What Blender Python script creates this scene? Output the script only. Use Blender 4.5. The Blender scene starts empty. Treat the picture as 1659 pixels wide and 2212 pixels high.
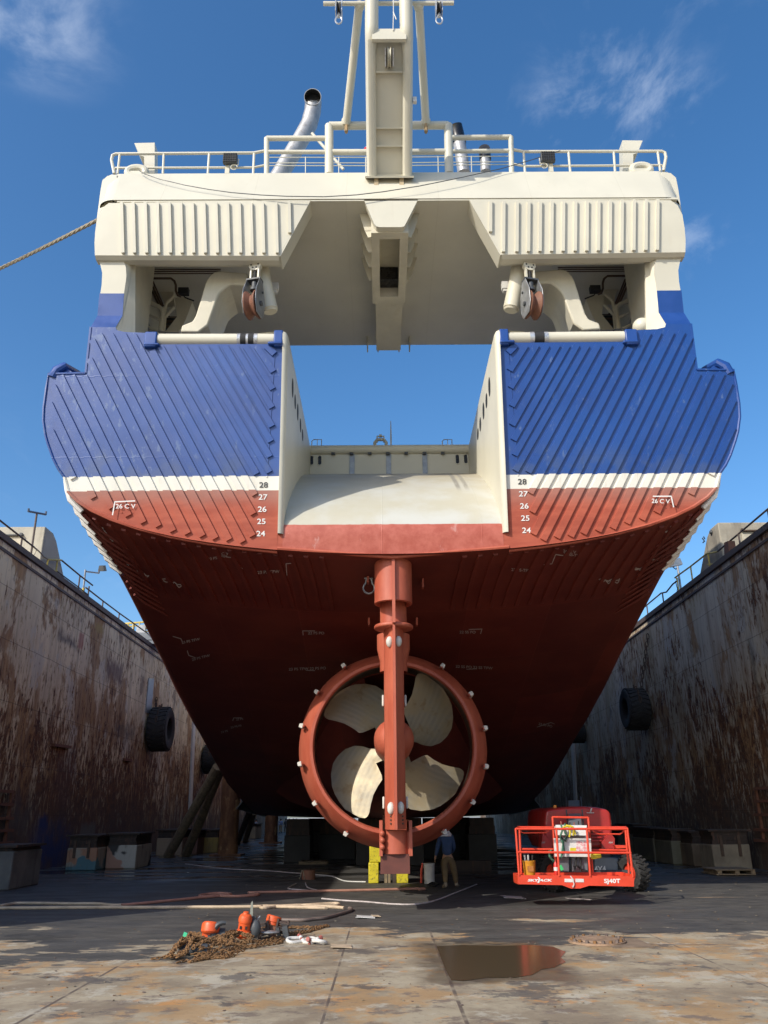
import bpy, math, random
from mathutils import Vector, Matrix, noise
from mathutils.bvhtree import BVHTree
R = math.radians
rnd = random.Random(7)
SC = bpy.context.scene
COL = SC.collection

# ------------------------------------------------------------------ camera
PITCH, YAW, ROLL, CAMH = R(20.48), -0.0027, R(-0.4), 1.95
cd = bpy.data.cameras.new('camera'); cam = bpy.data.objects.new('camera', cd); COL.objects.link(cam)
CM = Matrix.Rotation(YAW, 3, 'Z') @ Matrix.Rotation(math.pi / 2 + PITCH, 3, 'X') @ Matrix.Rotation(ROLL, 3, 'Z')
CO = Vector((0, 0, CAMH))
cam.matrix_world = Matrix.Translation(CO) @ CM.to_4x4()
cd.sensor_fit = 'VERTICAL'; cd.sensor_height = 36; cd.lens = 36 * 1760 / 2212
cd.clip_start = 0.1; cd.clip_end = 6000
SC.camera = cam
# ------------------------------------------------------------------ light
SUN_EL, SUN_AZ = R(33.5), R(224)            # azimuth clockwise from +Y
sl = bpy.data.lights.new('sun', 'SUN'); sl.energy = 2.7; sl.angle = R(0.5); sl.color = (1.0, 0.94, 0.84)
so = bpy.data.objects.new('sun', sl); COL.objects.link(so)
sdir = Vector((math.sin(SUN_AZ) * math.cos(SUN_EL), math.cos(SUN_AZ) * math.cos(SUN_EL), math.sin(SUN_EL)))
so.rotation_euler = sdir.to_track_quat('Z', 'Y').to_euler()
w = bpy.data.worlds.new('World'); SC.world = w; w.use_nodes = True
SC.view_settings.view_transform = 'Standard'; SC.view_settings.look = 'None'
SC.view_settings.exposure = 0.66; SC.view_settings.gamma = 1.0
def build_world():
    nt = w.node_tree; nt.nodes.clear(); L = nt.links.new
    out = nt.nodes.new('ShaderNodeOutputWorld'); bg = nt.nodes.new('ShaderNodeBackground')
    sky = nt.nodes.new('ShaderNodeTexSky'); sky.sky_type = 'NISHITA'; sky.sun_disc = False
    sky.sun_elevation = SUN_EL; sky.sun_rotation = SUN_AZ
    sky.air_density = 1.0; sky.dust_density = 1.6; sky.ozone_density = 2.6; sky.altitude = 0
    hs = nt.nodes.new('ShaderNodeHueSaturation'); hs.inputs['Saturation'].default_value = 1.27
    L(sky.outputs[0], hs.inputs['Color'])
    tc = nt.nodes.new('ShaderNodeTexCoord')
    sep = nt.nodes.new('ShaderNodeSeparateXYZ'); L(tc.outputs['Generated'], sep.inputs[0])
    # gnomonic projection of the sky direction: clouds lie on a flat layer
    mz = nt.nodes.new('ShaderNodeMath'); mz.operation = 'MAXIMUM'; mz.inputs[1].default_value = 0.06; L(sep.outputs['Z'], mz.inputs[0])
    dx = nt.nodes.new('ShaderNodeMath'); dx.operation = 'DIVIDE'; L(sep.outputs['X'], dx.inputs[0]); L(mz.outputs[0], dx.inputs[1])
    dy = nt.nodes.new('ShaderNodeMath'); dy.operation = 'DIVIDE'; L(sep.outputs['Y'], dy.inputs[0]); L(mz.outputs[0], dy.inputs[1])
    cb = nt.nodes.new('ShaderNodeCombineXYZ'); L(dx.outputs[0], cb.inputs[0]); L(dy.outputs[0], cb.inputs[1])
    def noise_n(scale, detail, rough, dist, off, vec=cb.outputs[0], stretch=(1, 1, 1), rot=0):
        mp = nt.nodes.new('ShaderNodeMapping'); mp.inputs['Location'].default_value = off; mp.inputs['Scale'].default_value = stretch
        mp.inputs['Rotation'].default_value = (0, 0, rot)
        L(vec, mp.inputs[0]); n = nt.nodes.new('ShaderNodeTexNoise'); L(mp.outputs[0], n.inputs['Vector'])
        n.inputs['Scale'].default_value = scale; n.inputs['Detail'].default_value = detail
        n.inputs['Roughness'].default_value = rough; n.inputs['Distortion'].default_value = dist
        return n.outputs['Fac']
    def ramp(src, a, b, hi=1.0):
        r = nt.nodes.new('ShaderNodeMapRange'); L(src, r.inputs[0]); r.interpolation_type = 'SMOOTHSTEP'
        r.inputs[1].default_value = a; r.inputs[2].default_value = b; r.inputs[4].default_value = hi; return r.outputs[0]
    def mul(a, b):
        m = nt.nodes.new('ShaderNodeMath'); m.operation = 'MULTIPLY'; L(a, m.inputs[0]); L(b, m.inputs[1]); return m.outputs[0]
    def add(a, b):
        m = nt.nodes.new('ShaderNodeMath'); m.operation = 'ADD'; m.use_clamp = True; L(a, m.inputs[0]); L(b, m.inputs[1]); return m.outputs[0]
    def spot(x, y, r0, r1):   # soft disc on the cloud layer
        v = nt.nodes.new('ShaderNodeVectorMath'); v.operation = 'DISTANCE'; L(cb.outputs[0], v.inputs[0]); v.inputs[1].default_value = (x, y, 0)
        return ramp(v.outputs['Value'], r1, r0)
    wisp = mul(ramp(noise_n(6.0, 9, 0.62, 0.5, (3.3, 1.2, 0), stretch=(1.0, 0.55, 1), rot=0.5), 0.50, 0.74, 0.60),
               ramp(noise_n(1.6, 3, 0.5, 0.2, (0.4, 5.1, 0)), 0.40, 0.60))
    side = spot(0.62, 0.95, 0.20, 0.66)
    wisp = mul(wisp, side)
    puff = mul(ramp(noise_n(4.2, 8, 0.58, 0.3, (7.7, 2.0, 0)), 0.33, 0.66, 0.9), spot(-0.56, 0.60, 0.02, 0.17))
    puff2 = mul(ramp(noise_n(6.0, 8, 0.58, 0.3, (1.7, 2.6, 0)), 0.42, 0.78, 0.4), spot(-0.47, 0.78, 0.02, 0.17))
    low = mul(ramp(noise_n(1.3, 7, 0.6, 0.4, (5.0, 9.0, 0), stretch=(1, 0.5, 1)), 0.46, 0.8, 0.4), spot(-1.6, 2.7, 0.3, 1.4))
    tot = add(add(wisp, puff), add(puff2, low))
    mx = nt.nodes.new('ShaderNodeMixRGB'); L(tot, mx.inputs[0]); L(hs.outputs[0], mx.inputs[1]); mx.inputs[2].default_value = (5.0, 5.5, 6.3, 1)
    L(mx.outputs[0], bg.inputs[0]); bg.inputs[1].default_value = 0.128
    L(bg.outputs[0], out.inputs[0])
build_world()

# ------------------------------------------------------------------ picture -> place helpers
def ray(px, py): return CM @ Vector(((px - 829.5) / 1760, -(py - 1106) / 1760, -1.0))
def UY(px, py, y): d = ray(px, py); return CO + d * (y / d.y)
def UZ(px, py, z=0.0): d = ray(px, py); return CO + d * ((z - CAMH) / d.z)
def UX(px, py, x): d = ray(px, py); return CO + d * (x / d.x)
def UP(px, py, n, o): d = ray(px, py); n = Vector(n); return CO + d * (n.dot(Vector(o) - CO) / n.dot(d))
XC = 0.26
def TP(px, py, off=0.0): return UP(px, py, (0, 1, .12), (0, 18.35 + off, 8))   # raked transom plane
def yT(z): return 18.35 - .12 * (z - 8)

# ------------------------------------------------------------------ mesh builder
class MB:
    def __init__(s): s.v = []; s.f = []; s.m = []; s.mi = 0
    def add(s, vs, fs):
        b = len(s.v); s.v += [Vector(p) for p in vs]; s.f += [tuple(b + i for i in f) for f in fs]; s.m += [s.mi] * len(fs); return s
    def box(s, c, d, rot=None, top=None):
        c = Vector(c); hx, hy, hz = d[0] / 2, d[1] / 2, d[2] / 2; tx, ty = top if top else (1, 1)
        P = [(-hx, -hy, -hz), (hx, -hy, -hz), (hx, hy, -hz), (-hx, hy, -hz), (-hx * tx, -hy * ty, hz), (hx * tx, -hy * ty, hz), (hx * tx, hy * ty, hz), (-hx * tx, hy * ty, hz)]
        P = [Vector(p) for p in P]
        if rot is not None: P = [rot @ p for p in P]
        return s.add([c + p for p in P], [(3, 2, 1, 0), (4, 5, 6, 7), (0, 1, 5, 4), (1, 2, 6, 5), (2, 3, 7, 6), (3, 0, 4, 7)])
    def bb(s, a, b):
        a = Vector(a); b = Vector(b); return s.box((a + b) / 2, [abs(q) for q in (b - a)])
    def prism(s, poly, ext):
        n = len(poly); P = [Vector(p) for p in poly]; ext = Vector(ext)
        nn = Vector((0, 0, 0))
        for i in range(n): nn += P[i].cross(P[(i + 1) % n])
        if nn.dot(ext) > 0: P = P[::-1]
        return s.add(P + [p + ext for p in P], [tuple(range(n)), tuple(range(2 * n - 1, n - 1, -1))] + [(i, i + n, (i + 1) % n + n, (i + 1) % n)[::1] for i in range(n)])
    def ring(s, c, u, v, r, n): return [Vector(c) + Vector(u) * (math.cos(2 * math.pi * i / n) * r) + Vector(v) * (math.sin(2 * math.pi * i / n) * r) for i in range(n)]
    def tube(s, pts, r, n=8, cap=True, closed=False):
        pts = [Vector(p) for p in pts]; k = len(pts); rs = r if isinstance(r, (list, tuple)) else [r] * k
        T = []
        for i in range(k):
            a = pts[(i - 1) % k] if (closed or i > 0) else pts[i]; b = pts[(i + 1) % k] if (closed or i < k - 1) else pts[i]
            d = b - a; T.append(d.normalized() if d.length > 1e-9 else Vector((0, 0, 1)))
        u = T[0].orthogonal().normalized(); V = []
        for i in range(k):
            u = (u - T[i] * u.dot(T[i])); u = u.normalized() if u.length > 1e-6 else T[i].orthogonal().normalized()
            V += s.ring(pts[i], u, T[i].cross(u), rs[i], n)
        F = []
        for i in range(k if closed else k - 1):
            j = (i + 1) % k
            for q in range(n): F.append((i * n + q, i * n + (q + 1) % n, j * n + (q + 1) % n, j * n + q))
        if cap and not closed: F.append(tuple(range(n - 1, -1, -1))); F.append(tuple((k - 1) * n + q for q in range(n)))
        return s.add(V, F)
    def cyl(s, a, b, r, r2=None, n=16): return s.tube([a, b], [r, r if r2 is None else r2], n)
    def lathe(s, c, axis, prof, n=32, close=False):
        # prof: list of (radius, distance along axis)
        ax = Vector(axis).normalized(); u = ax.orthogonal().normalized(); v = ax.cross(u); k = len(prof); V = []
        for r, h in prof: V += s.ring(Vector(c) + ax * h, u, v, r, n)
        F = []
        for i in range(k if close else k - 1):
            j = (i + 1) % k
            for q in range(n): F.append((i * n + q, i * n + (q + 1) % n, j * n + (q + 1) % n, j * n + q))
        return s.add(V, F)
    def ball(s, c, r, n=16, m=10, sc=(1, 1, 1)):
        V = [Vector((0, 0, 1))]; F = []
        for i in range(1, m):
            t = math.pi * i / m
            for q in range(n): V.append(Vector((math.sin(t) * math.cos(2 * math.pi * q / n), math.sin(t) * math.sin(2 * math.pi * q / n), math.cos(t))))
        V.append(Vector((0, 0, -1))); e = len(V) - 1
        for q in range(n): F.append((0, 1 + q, 1 + (q + 1) % n)); F.append((e, 1 + (m - 2) * n + (q + 1) % n, 1 + (m - 2) * n + q))
        for i in range(m - 2):
            for q in range(n): F.append((1 + i * n + q, 1 + (i + 1) * n + q, 1 + (i + 1) * n + (q + 1) % n, 1 + i * n + (q + 1) % n))
        return s.add([Vector(c) + Vector((p.x * r * sc[0], p.y * r * sc[1], p.z * r * sc[2])) for p in V], F)
    def grid(s, rows):
        n = len(rows[0]); V = [p for r in rows for p in r]; F = []
        for i in range(len(rows) - 1):
            for j in range(n - 1): F.append((i * n + j, i * n + j + 1, (i + 1) * n + j + 1, (i + 1) * n + j))
        return s.add(V, F)
    def mirror(s, xc=XC):
        o = MB(); o.v = [Vector((2 * xc - p.x, p.y, p.z)) for p in s.v]; o.f = [tuple(reversed(f)) for f in s.f]; o.m = list(s.m); return o
    def join(s, o): b = len(s.v); s.v += o.v; s.f += [tuple(b + i for i in f) for f in o.f]; s.m += o.m; return s
    def xf(s, M): s.v = [M @ p for p in s.v]; return s
    def mesh(s, name, mats, off=None, ang=35):
        me = bpy.data.meshes.new(name); off = Vector(off) if off is not None else Vector((0, 0, 0))
        me.from_pydata([p - off for p in s.v], [], s.f)
        for q in (mats if isinstance(mats, (list, tuple)) else [mats]): me.materials.append(q)
        if max(s.m, default=0) > 0: me.polygons.foreach_set('material_index', s.m)
        me.update(); me.shade_smooth(); me.set_sharp_from_angle(angle=R(ang)); return me

def tag(o, label=None, cat=None, group=None, kind=None):
    if label: o['label'] = label
    if cat: o['category'] = cat
    if group: o['group'] = group
    if kind: o['kind'] = kind
    return o
def link(name, data, parent=None, loc=None):
    o = bpy.data.objects.new(name, data); COL.objects.link(o)
    if parent: o.parent = parent
    if loc is not None: o.location = loc
    return o
def bevel(o, wd=0.02, seg=2, ang=40):
    m = o.modifiers.new('bevel', 'BEVEL'); m.width = wd; m.segments = seg; m.limit_method = 'ANGLE'; m.angle_limit = R(ang); return o
class Thing:                       # an Empty at the base of the thing; parts are given in world coordinates
    def __init__(s, name, label, cat, loc, group=None):
        s.loc = Vector(loc); s.e = link(name, None, None, s.loc); tag(s.e, label, cat, group); s.off = {s.e: s.loc}
    def part(s, name, mb, mat, parent=None, ang=35, label=None, local=False):
        o = link(name, mb.mesh(name, mat, None if local else s.loc, ang), parent or s.e)
        if label: o['label'] = label
        return o
def solo(name, mb, mat, label=None, cat=None, group=None, kind=None, ang=35, loc=None):
    loc = Vector(loc) if loc is not None else Vector((0, 0, 0))
    return tag(link(name, mb.mesh(name, mat, loc, ang), None, loc), label, cat, group, kind)
def copy_tree(o, parent=None):
    c = o.copy(); COL.objects.link(c)
    if parent: c.parent = parent
    for ch in o.children: copy_tree(ch, c)
    return c
def text_mb(txt, size, origin, u, v, depth=0.004, bold=0.0, align='CENTER', curve=1):
    cu = bpy.data.curves.new('t', 'FONT'); cu.body = txt; cu.size = size; cu.align_x = align; cu.align_y = 'CENTER'; cu.extrude = 0; cu.offset = bold; cu.resolution_u = 4
    ob = bpy.data.objects.new('t', cu); COL.objects.link(ob)
    dg = bpy.context.evaluated_depsgraph_get(); me = bpy.data.meshes.new_from_object(ob.evaluated_get(dg))
    mb = MB(); mb.add([p.co for p in me.vertices], [tuple(f.vertices) for f in me.polygons])
    bpy.data.objects.remove(ob); bpy.data.curves.remove(cu); bpy.data.meshes.remove(me)
    u = Vector(u).normalized(); v = Vector(v).normalized(); o = Vector(origin); nn = u.cross(v)
    mb.v = [o + u * p.x + v * p.y + nn * depth for p in mb.v]; return mb
def stroke2d(lines, wd):           # flat quads along 2D polylines -> verts, faces
    V, F = [], []
    for ln in lines:
        for (a, b) in zip(ln[:-1], ln[1:]):
            a = Vector((a[0], a[1])); b = Vector((b[0], b[1])); d = (b - a)
            if d.length < 1e-6: continue
            d.normalize(); n = Vector((-d.y, d.x)) * wd / 2; e = d * wd * .3; k = len(V)
            V += [a - e - n, b + e - n, b + e + n, a - e + n]; F.append((k, k + 1, k + 2, k + 3))
    return V, F

# ------------------------------------------------------------------ materials
class NT:
    def __init__(s, name):
        s.mat = bpy.data.materials.new(name); s.mat.use_nodes = True; s.t = s.mat.node_tree; s.t.nodes.clear()
        s.out = s.t.nodes.new('ShaderNodeOutputMaterial'); s.b = s.t.nodes.new('ShaderNodeBsdfPrincipled'); s.L(s.b.outputs[0], s.out.inputs[0])
        s.geo = s.t.nodes.new('ShaderNodeNewGeometry'); s.pos = s.geo.outputs['Position']
        s.tc = s.t.nodes.new('ShaderNodeTexCoord'); s.obj = s.tc.outputs['Object']
        s.sx = s.t.nodes.new('ShaderNodeSeparateXYZ'); s.L(s.pos, s.sx.inputs[0]); s.X, s.Y, s.Z = s.sx.outputs
    def L(s, a, b): s.t.links.new(a, b)
    def set(s, inp, v):
        if hasattr(v, 'is_linked') or hasattr(v, 'links'): s.L(v, inp)
        elif isinstance(v, (tuple, list)) and len(v) == 3 and inp.type == 'RGBA': inp.default_value = (*v, 1)
        else: inp.default_value = v
    def math(s, op, a, b=0.0, c=0.0, clamp=False):
        n = s.t.nodes.new('ShaderNodeMath'); n.operation = op; n.use_clamp = clamp
        for i, q in enumerate((a, b, c)): s.set(n.inputs[i], q)
        return n.outputs[0]
    def noise(s, sc=(1, 1, 1), scale=1.0, detail=6, rough=.55, dist=0.0, off=(0, 0, 0), vec=None, rot=(0, 0, 0)):
        mp = s.t.nodes.new('ShaderNodeMapping'); mp.inputs['Scale'].default_value = sc; mp.inputs['Location'].default_value = off; mp.inputs['Rotation'].default_value = rot
        s.L(vec or s.pos, mp.inputs[0]); n = s.t.nodes.new('ShaderNodeTexNoise'); s.L(mp.outputs[0], n.inputs['Vector'])
        n.inputs['Scale'].default_value = scale; n.inputs['Detail'].default_value = detail; n.inputs['Roughness'].default_value = rough; n.inputs['Distortion'].default_value = dist
        return n.outputs['Fac']
    def voro(s, sc=(1, 1, 1), scale=1.0, feat='F1', off=(0, 0, 0), rand=1.0):
        mp = s.t.nodes.new('ShaderNodeMapping'); mp.inputs['Scale'].default_value = sc; mp.inputs['Location'].default_value = off
        s.L(s.pos, mp.inputs[0]); n = s.t.nodes.new('ShaderNodeTexVoronoi'); s.L(mp.outputs[0], n.inputs['Vector']); n.feature = feat
        n.inputs['Scale'].default_value = scale; n.inputs['Randomness'].default_value = rand; return n.outputs['Distance']
    def ramp(s, v, a, b, lo=0.0, hi=1.0, smooth=True):
        r = s.t.nodes.new('ShaderNodeMapRange'); s.set(r.inputs[0], v); r.interpolation_type = 'SMOOTHSTEP' if smooth else 'LINEAR'; r.clamp = True
        r.inputs[1].default_value = a; r.inputs[2].default_value = b; r.inputs[3].default_value = lo; r.inputs[4].default_value = hi; return r.outputs[0]
    def mix(s, f, a, b, mode='MIX'):
        n = s.t.nodes.new('ShaderNodeMixRGB'); n.blend_type = mode; s.set(n.inputs[0], f); s.set(n.inputs[1], a); s.set(n.inputs[2], b); return n.outputs[0]
    def mul(s, a, b): return s.math('MULTIPLY', a, b)
    def color(s, c): s.set(s.b.inputs['Base Color'], c)
    def rough(s, v): s.set(s.b.inputs['Roughness'], v)
    def metal(s, v): s.set(s.b.inputs['Metallic'], v)
    def bump(s, h, strength=.3, dist=.02):
        n = s.t.nodes.new('ShaderNodeBump'); n.inputs['Strength'].default_value = strength; n.inputs['Distance'].default_value = dist; s.L(h, n.inputs['Height']); s.L(n.outputs[0], s.b.inputs['Normal'])
    def box_mask(s, a, b, ca, cb, ha, hb, soft=.15, wob=None):   # soft rectangle in two coordinates
        if wob is not None: a = s.math('ADD', a, s.math('MULTIPLY', s.math('SUBTRACT', wob, .5), soft * 4)); b = s.math('ADD', b, s.math('MULTIPLY', s.math('SUBTRACT', wob, .5), soft * 4))
        m1 = s.ramp(s.math('ABSOLUTE', s.math('SUBTRACT', a, ca)), ha - soft, ha + soft, 1, 0); m2 = s.ramp(s.math('ABSOLUTE', s.math('SUBTRACT', b, cb)), hb - soft, hb + soft, 1, 0)
        return s.mul(m1, m2)
def paint(name, col, rough=.45, var=.12, scale=1.5, dirt=None, dirt_amt=.3, metal=0.0, bump=.0, streak=False):
    m = NT(name); n = m.noise(scale=scale, detail=5, rough=.6); f = m.ramp(n, .3, .7, 1 - var, 1 + var * .5)
    c = m.mix(1.0, col, f, 'MULTIPLY')
    if dirt:
        d = m.noise(sc=(1, 1, .18) if streak else (1, 1, 1), scale=scale * 3.1, detail=8, rough=.65, off=(3, 1, 2)); c = m.mix(m.ramp(d, .5, .72, 0, dirt_amt), c, dirt)
    m.color(c); m.rough(m.ramp(n, .3, .7, rough - .06, rough + .1)); m.metal(metal)
    if bump: m.bump(m.noise(scale=scale * 12, detail=4), bump, .01)
    return m.mat
CREAM = (.60, .57, .46)
def mat_cream():
    m = NT('cream_paint'); n = m.noise(scale=.55, detail=4); f = m.ramp(n, .3, .7, .93, 1.03)
    c = m.mix(1.0, CREAM, f, 'MULTIPLY')
    st = m.noise(sc=(2.6, 2.6, .22), scale=2.0, detail=7, rough=.62, off=(4, 2, 1)); c = m.mix(m.ramp(st, .55, .8, 0, .22), c, (.46, .40, .28))
    sp = m.noise(scale=9, detail=3, off=(9, 2, 1)); c = m.mix(m.ramp(sp, .74, .80, 0, .35), c, (.30, .17, .08))
    fx = m.math('ABSOLUTE', m.math('SUBTRACT', m.math('FRACT', m.math('DIVIDE', m.math('ADD', m.X, .9), 2.45)), .5)); se = m.ramp(fx, .493, .4995)
    c = m.mix(m.mul(se, .14), c, (.34, .29, .2)); m.color(c); m.rough(.42); m.bump(m.math('ADD', m.noise(scale=1.3, detail=3), m.mul(se, .4)), .16, .03); return m.mat
M_CREAM = mat_cream()
def mat_hull(name='hull_paint', marks=True):
    m = NT(name)
    wob = m.noise(scale=.9, detail=3)
    blue = m.mix(m.ramp(m.noise(scale=.5, detail=4), .3, .7), (.003, .043, .22), (.005, .058, .265))
    blue = m.mix(m.ramp(m.noise(scale=7, detail=6, rough=.7, off=(5, 0, 2)), .60, .74, 0, .35), blue, (.06, .12, .30))
    white = m.mix(m.ramp(wob, .35, .65), (.70, .68, .60), (.76, .74, .66))
    red0 = m.mix(m.ramp(m.noise(sc=(.5, .5, 2.5), scale=1.6, detail=7, rough=.65, off=(1, 2, 3)), .35, .68), (.33, .070, .040), (.43, .105, .060))
    red0 = m.mix(m.ramp(m.noise(scale=5, detail=6, rough=.7, off=(8, 2, 3)), .58, .72, 0, .35), red0, (.25, .055, .035))
    fade = m.ramp(m.math('ADD', m.Z, m.mul(m.math('SUBTRACT', wob, .5), .5)), 8.75, 9.35, 0, .62)       # rubbed, paler paint below the white band
    red = m.mix(fade, red0, (.33, .20, .165))
    run = m.noise(sc=(3.2, 3.2, .22), scale=2.0, detail=8, rough=.66, off=(3, 8, 2))
    white = m.mix(m.ramp(run, .53, .72, 0, .45), white, (.48, .38, .27)); red0 = m.mix(m.ramp(run, .54, .74, 0, .4), red0, (.30, .06, .035))
    sc_ = m.noise(sc=(1.5, 1.5, .7), scale=3.4, detail=10, rough=.75, off=(13, 1, 4)); lf = m.ramp(m.X, -3.5, -7.0)
    blue = m.mix(m.ramp(m.math('ADD', sc_, m.mul(lf, .05)), .60, .66, 0, .5), blue, (.14, .20, .33)); blue = m.mix(m.ramp(run, .56, .72, 0, .35), blue, (.004, .030, .13))
    blue = m.mix(m.mul(m.ramp(m.Z, 10.6, 9.8), m.ramp(m.noise(scale=1.5, detail=6, off=(2, 6, 6)), .42, .6, 0, .5)), blue, (.055, .085, .17))
    zr = m.ramp(m.Z, 9.315, 9.325); zw = m.ramp(m.Z, 9.665, 9.675)
    c = m.mix(zw, m.mix(zr, red, white), blue)
    m.color(c)
    m.rough(m.mix(zw, (.66, .66, .66), m.mix(m.ramp(m.noise(scale=2.3, detail=6, rough=.65, off=(2, 7, 1)), .4, .66), (.38, .38, .38), (.46, .46, .46))))
    m.set(m.b.inputs['Specular IOR Level'], m.mix(zw, (.35, .35, .35), (.8, .8, .8)))
    seam = m.math('ADD', m.ramp(m.math('ABSOLUTE', m.math('SUBTRACT', m.Z, 12.25)), 0, .02, 1, 0), m.ramp(m.math('ABSOLUTE', m.math('SUBTRACT', m.Z, 10.15)), 0, .02, 1, 0))
    h = m.math('ADD', m.noise(scale=1.1, detail=4), m.mul(seam, .35)); m.bump(h, .22, .03)
    return m.mat
M_HULL = mat_hull()
def mat_bottom():  # hull red, darkened in the colour to carry the underside's shade
    m = NT('shade_darkened_bottom_red')
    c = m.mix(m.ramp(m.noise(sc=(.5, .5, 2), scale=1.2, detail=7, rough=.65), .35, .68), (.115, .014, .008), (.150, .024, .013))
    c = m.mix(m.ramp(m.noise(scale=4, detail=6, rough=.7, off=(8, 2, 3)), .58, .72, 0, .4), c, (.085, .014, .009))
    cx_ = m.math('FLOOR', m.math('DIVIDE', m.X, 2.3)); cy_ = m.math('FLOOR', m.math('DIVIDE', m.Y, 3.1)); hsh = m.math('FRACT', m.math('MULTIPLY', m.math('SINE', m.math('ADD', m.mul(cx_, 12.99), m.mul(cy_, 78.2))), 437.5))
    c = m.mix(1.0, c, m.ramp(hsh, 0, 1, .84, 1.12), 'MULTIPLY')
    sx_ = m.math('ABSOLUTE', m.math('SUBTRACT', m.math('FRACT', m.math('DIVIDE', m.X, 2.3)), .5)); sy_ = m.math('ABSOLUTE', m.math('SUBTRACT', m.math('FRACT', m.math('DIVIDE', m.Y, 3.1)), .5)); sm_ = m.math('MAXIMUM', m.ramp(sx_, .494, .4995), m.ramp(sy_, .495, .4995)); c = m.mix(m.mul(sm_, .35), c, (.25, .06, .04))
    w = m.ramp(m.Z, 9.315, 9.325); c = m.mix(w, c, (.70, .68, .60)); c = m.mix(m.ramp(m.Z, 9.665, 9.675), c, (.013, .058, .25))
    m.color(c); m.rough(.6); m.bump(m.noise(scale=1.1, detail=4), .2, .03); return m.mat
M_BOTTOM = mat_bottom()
def mat_red():
    m = NT('red_antifouling'); a = m.noise(sc=(1, 1, .35), scale=2.2, detail=7, rough=.65)
    c = m.mix(m.ramp(a, .35, .68), (.36, .074, .038), (.44, .110, .060)); c = m.mix(m.ramp(m.noise(scale=6, detail=7, rough=.7, off=(3, 3, 3)), .58, .72, 0, .4), c, (.27, .055, .03))
    m.color(c); m.rough(.55); m.bump(m.noise(scale=6, detail=4), .08, .01); return m.mat
M_RED = mat_red()
def mat_ramp():
    m = NT('slipway_paint'); a = m.noise(scale=.8, detail=6, rough=.6)
    c = m.mix(m.ramp(a, .35, .65), (.50, .50, .455), (.46, .435, .345))
    c = m.mix(m.mul(m.ramp(m.Y, 19.0, 23.0), m.ramp(m.noise(scale=1.0, detail=6, off=(4, 1, 0)), .3, .6, .35, .85)), c, (.34, .28, .17))  # tan dirt up the slope, deepened to carry the grazing shade
    # two dragged scrape bands
    xs = m.math('SUBTRACT', m.X, 2.03); sk = m.math('ADD', m.ramp(m.math('ABSOLUTE', m.math('SUBTRACT', xs, 0)), .03, .09, 1, 0), m.ramp(m.math('ABSOLUTE', m.math('SUBTRACT', xs, .22)), .03, .08, .8, 0))
    c = m.mix(m.mul(m.mul(sk, m.mul(m.ramp(m.Y, 19.6, 20.3), m.ramp(m.Y, 22, 23.4, 1, 0))), m.ramp(m.noise(sc=(6, .6, 1), scale=2, detail=5), .3, .5, .4, .9)), c, (.25, .23, .19))
    wl = m.math('ADD', m.Z, m.mul(m.math('SUBTRACT', m.noise(scale=3, detail=4), .5), .05))
    r = m.mix(m.ramp(m.noise(scale=2.4, detail=8, rough=.7), .36, .66), (.36, .075, .045), (.46, .125, .085))
    r = m.mix(m.ramp(m.noise(sc=(1, 1, .6), scale=3.3, detail=8, rough=.7, off=(6, 1, 1)), .60, .72, 0, .55), r, (.55, .33, .29))
    c = m.mix(m.ramp(wl, 8.485, 8.495, 1, 0), c, r); m.color(c); m.rough(.5)
    seam = m.math('ADD', m.ramp(m.math('ABSOLUTE', m.math('SUBTRACT', m.X, .0)), 0, .02, 1, 0), m.ramp(m.math('ABSOLUTE', m.math('SUBTRACT', m.X, 2.38)), 0, .02, 1, 0))
    m.bump(m.math('ADD', m.noise(scale=2, detail=4), m.mul(seam, .6)), .2, .03); return m.mat
M_RAMP = mat_ramp()
def mat_bronze():
    m = NT('bronze_blade'); a = m.noise(scale=1.7, detail=6, rough=.6)
    c = m.mix(m.ramp(a, .35, .68), (.30, .245, .15), (.25, .225, .175)); c = m.mix(m.ramp(m.noise(scale=2.6, detail=7, off=(2, 5, 1)), .54, .7, 0, .6), c, (.20, .125, .05))
    wv = m.t.nodes.new('ShaderNodeTexWave'); wv.wave_type = 'RINGS'; wv.rings_direction = 'SPHERICAL'; wv.inputs['Scale'].default_value = 4.2; wv.inputs['Distortion'].default_value = .5; wv.inputs['Detail'].default_value = 1
    mp = m.t.nodes.new('ShaderNodeMapping'); mp.inputs['Location'].default_value = (.9, 0, 1.9); m.L(m.obj, mp.inputs[0]); m.L(mp.outputs[0], wv.inputs['Vector'])
    c = m.mix(m.mul(m.ramp(wv.outputs['Fac'], .2, .9, 0, .09), m.ramp(a, .4, .6)), c, (.62, .55, .38))
    m.color(c); m.rough(m.ramp(a, .3, .7, .42, .58)); m.metal(.25); m.bump(wv.outputs['Fac'], .035, .02); return m.mat
M_BRONZE = mat_bronze()
M_ANODE = paint('zinc_anode', (.62, .60, .54), .6, .2, 6, (.35, .30, .22), .4)
M_STEEL = paint('galvanised_steel', (.33, .34, .35), .42, .25, 5, (.18, .15, .12), .4, metal=.6)
M_DGREY = paint('dark_grey_steel', (.06, .065, .07), .5, .2, 4)
M_BLACK = paint('black_rubber', (.016, .016, .017), .7, .3, 5, (.06, .055, .05), .4)
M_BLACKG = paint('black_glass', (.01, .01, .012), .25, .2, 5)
M_SHEAVE = paint('rusty_sheave', (.20, .085, .05), .7, .2, 7, (.10, .04, .025), .5)
M_STAIN = paint('brushed_stainless', (.40, .40, .40), .5, .2, 3, (.22, .18, .14), .5, metal=.45)
M_PIPE = paint('brown_conduit', (.09, .055, .035), .6, .3, 5)
M_BLUE = paint('blue_gloss', (.014, .060, .250), .38, .12, 2)
M_TAPE = paint('silver_tape', (.55, .56, .57), .3, .2, 9, metal=.5)
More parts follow.
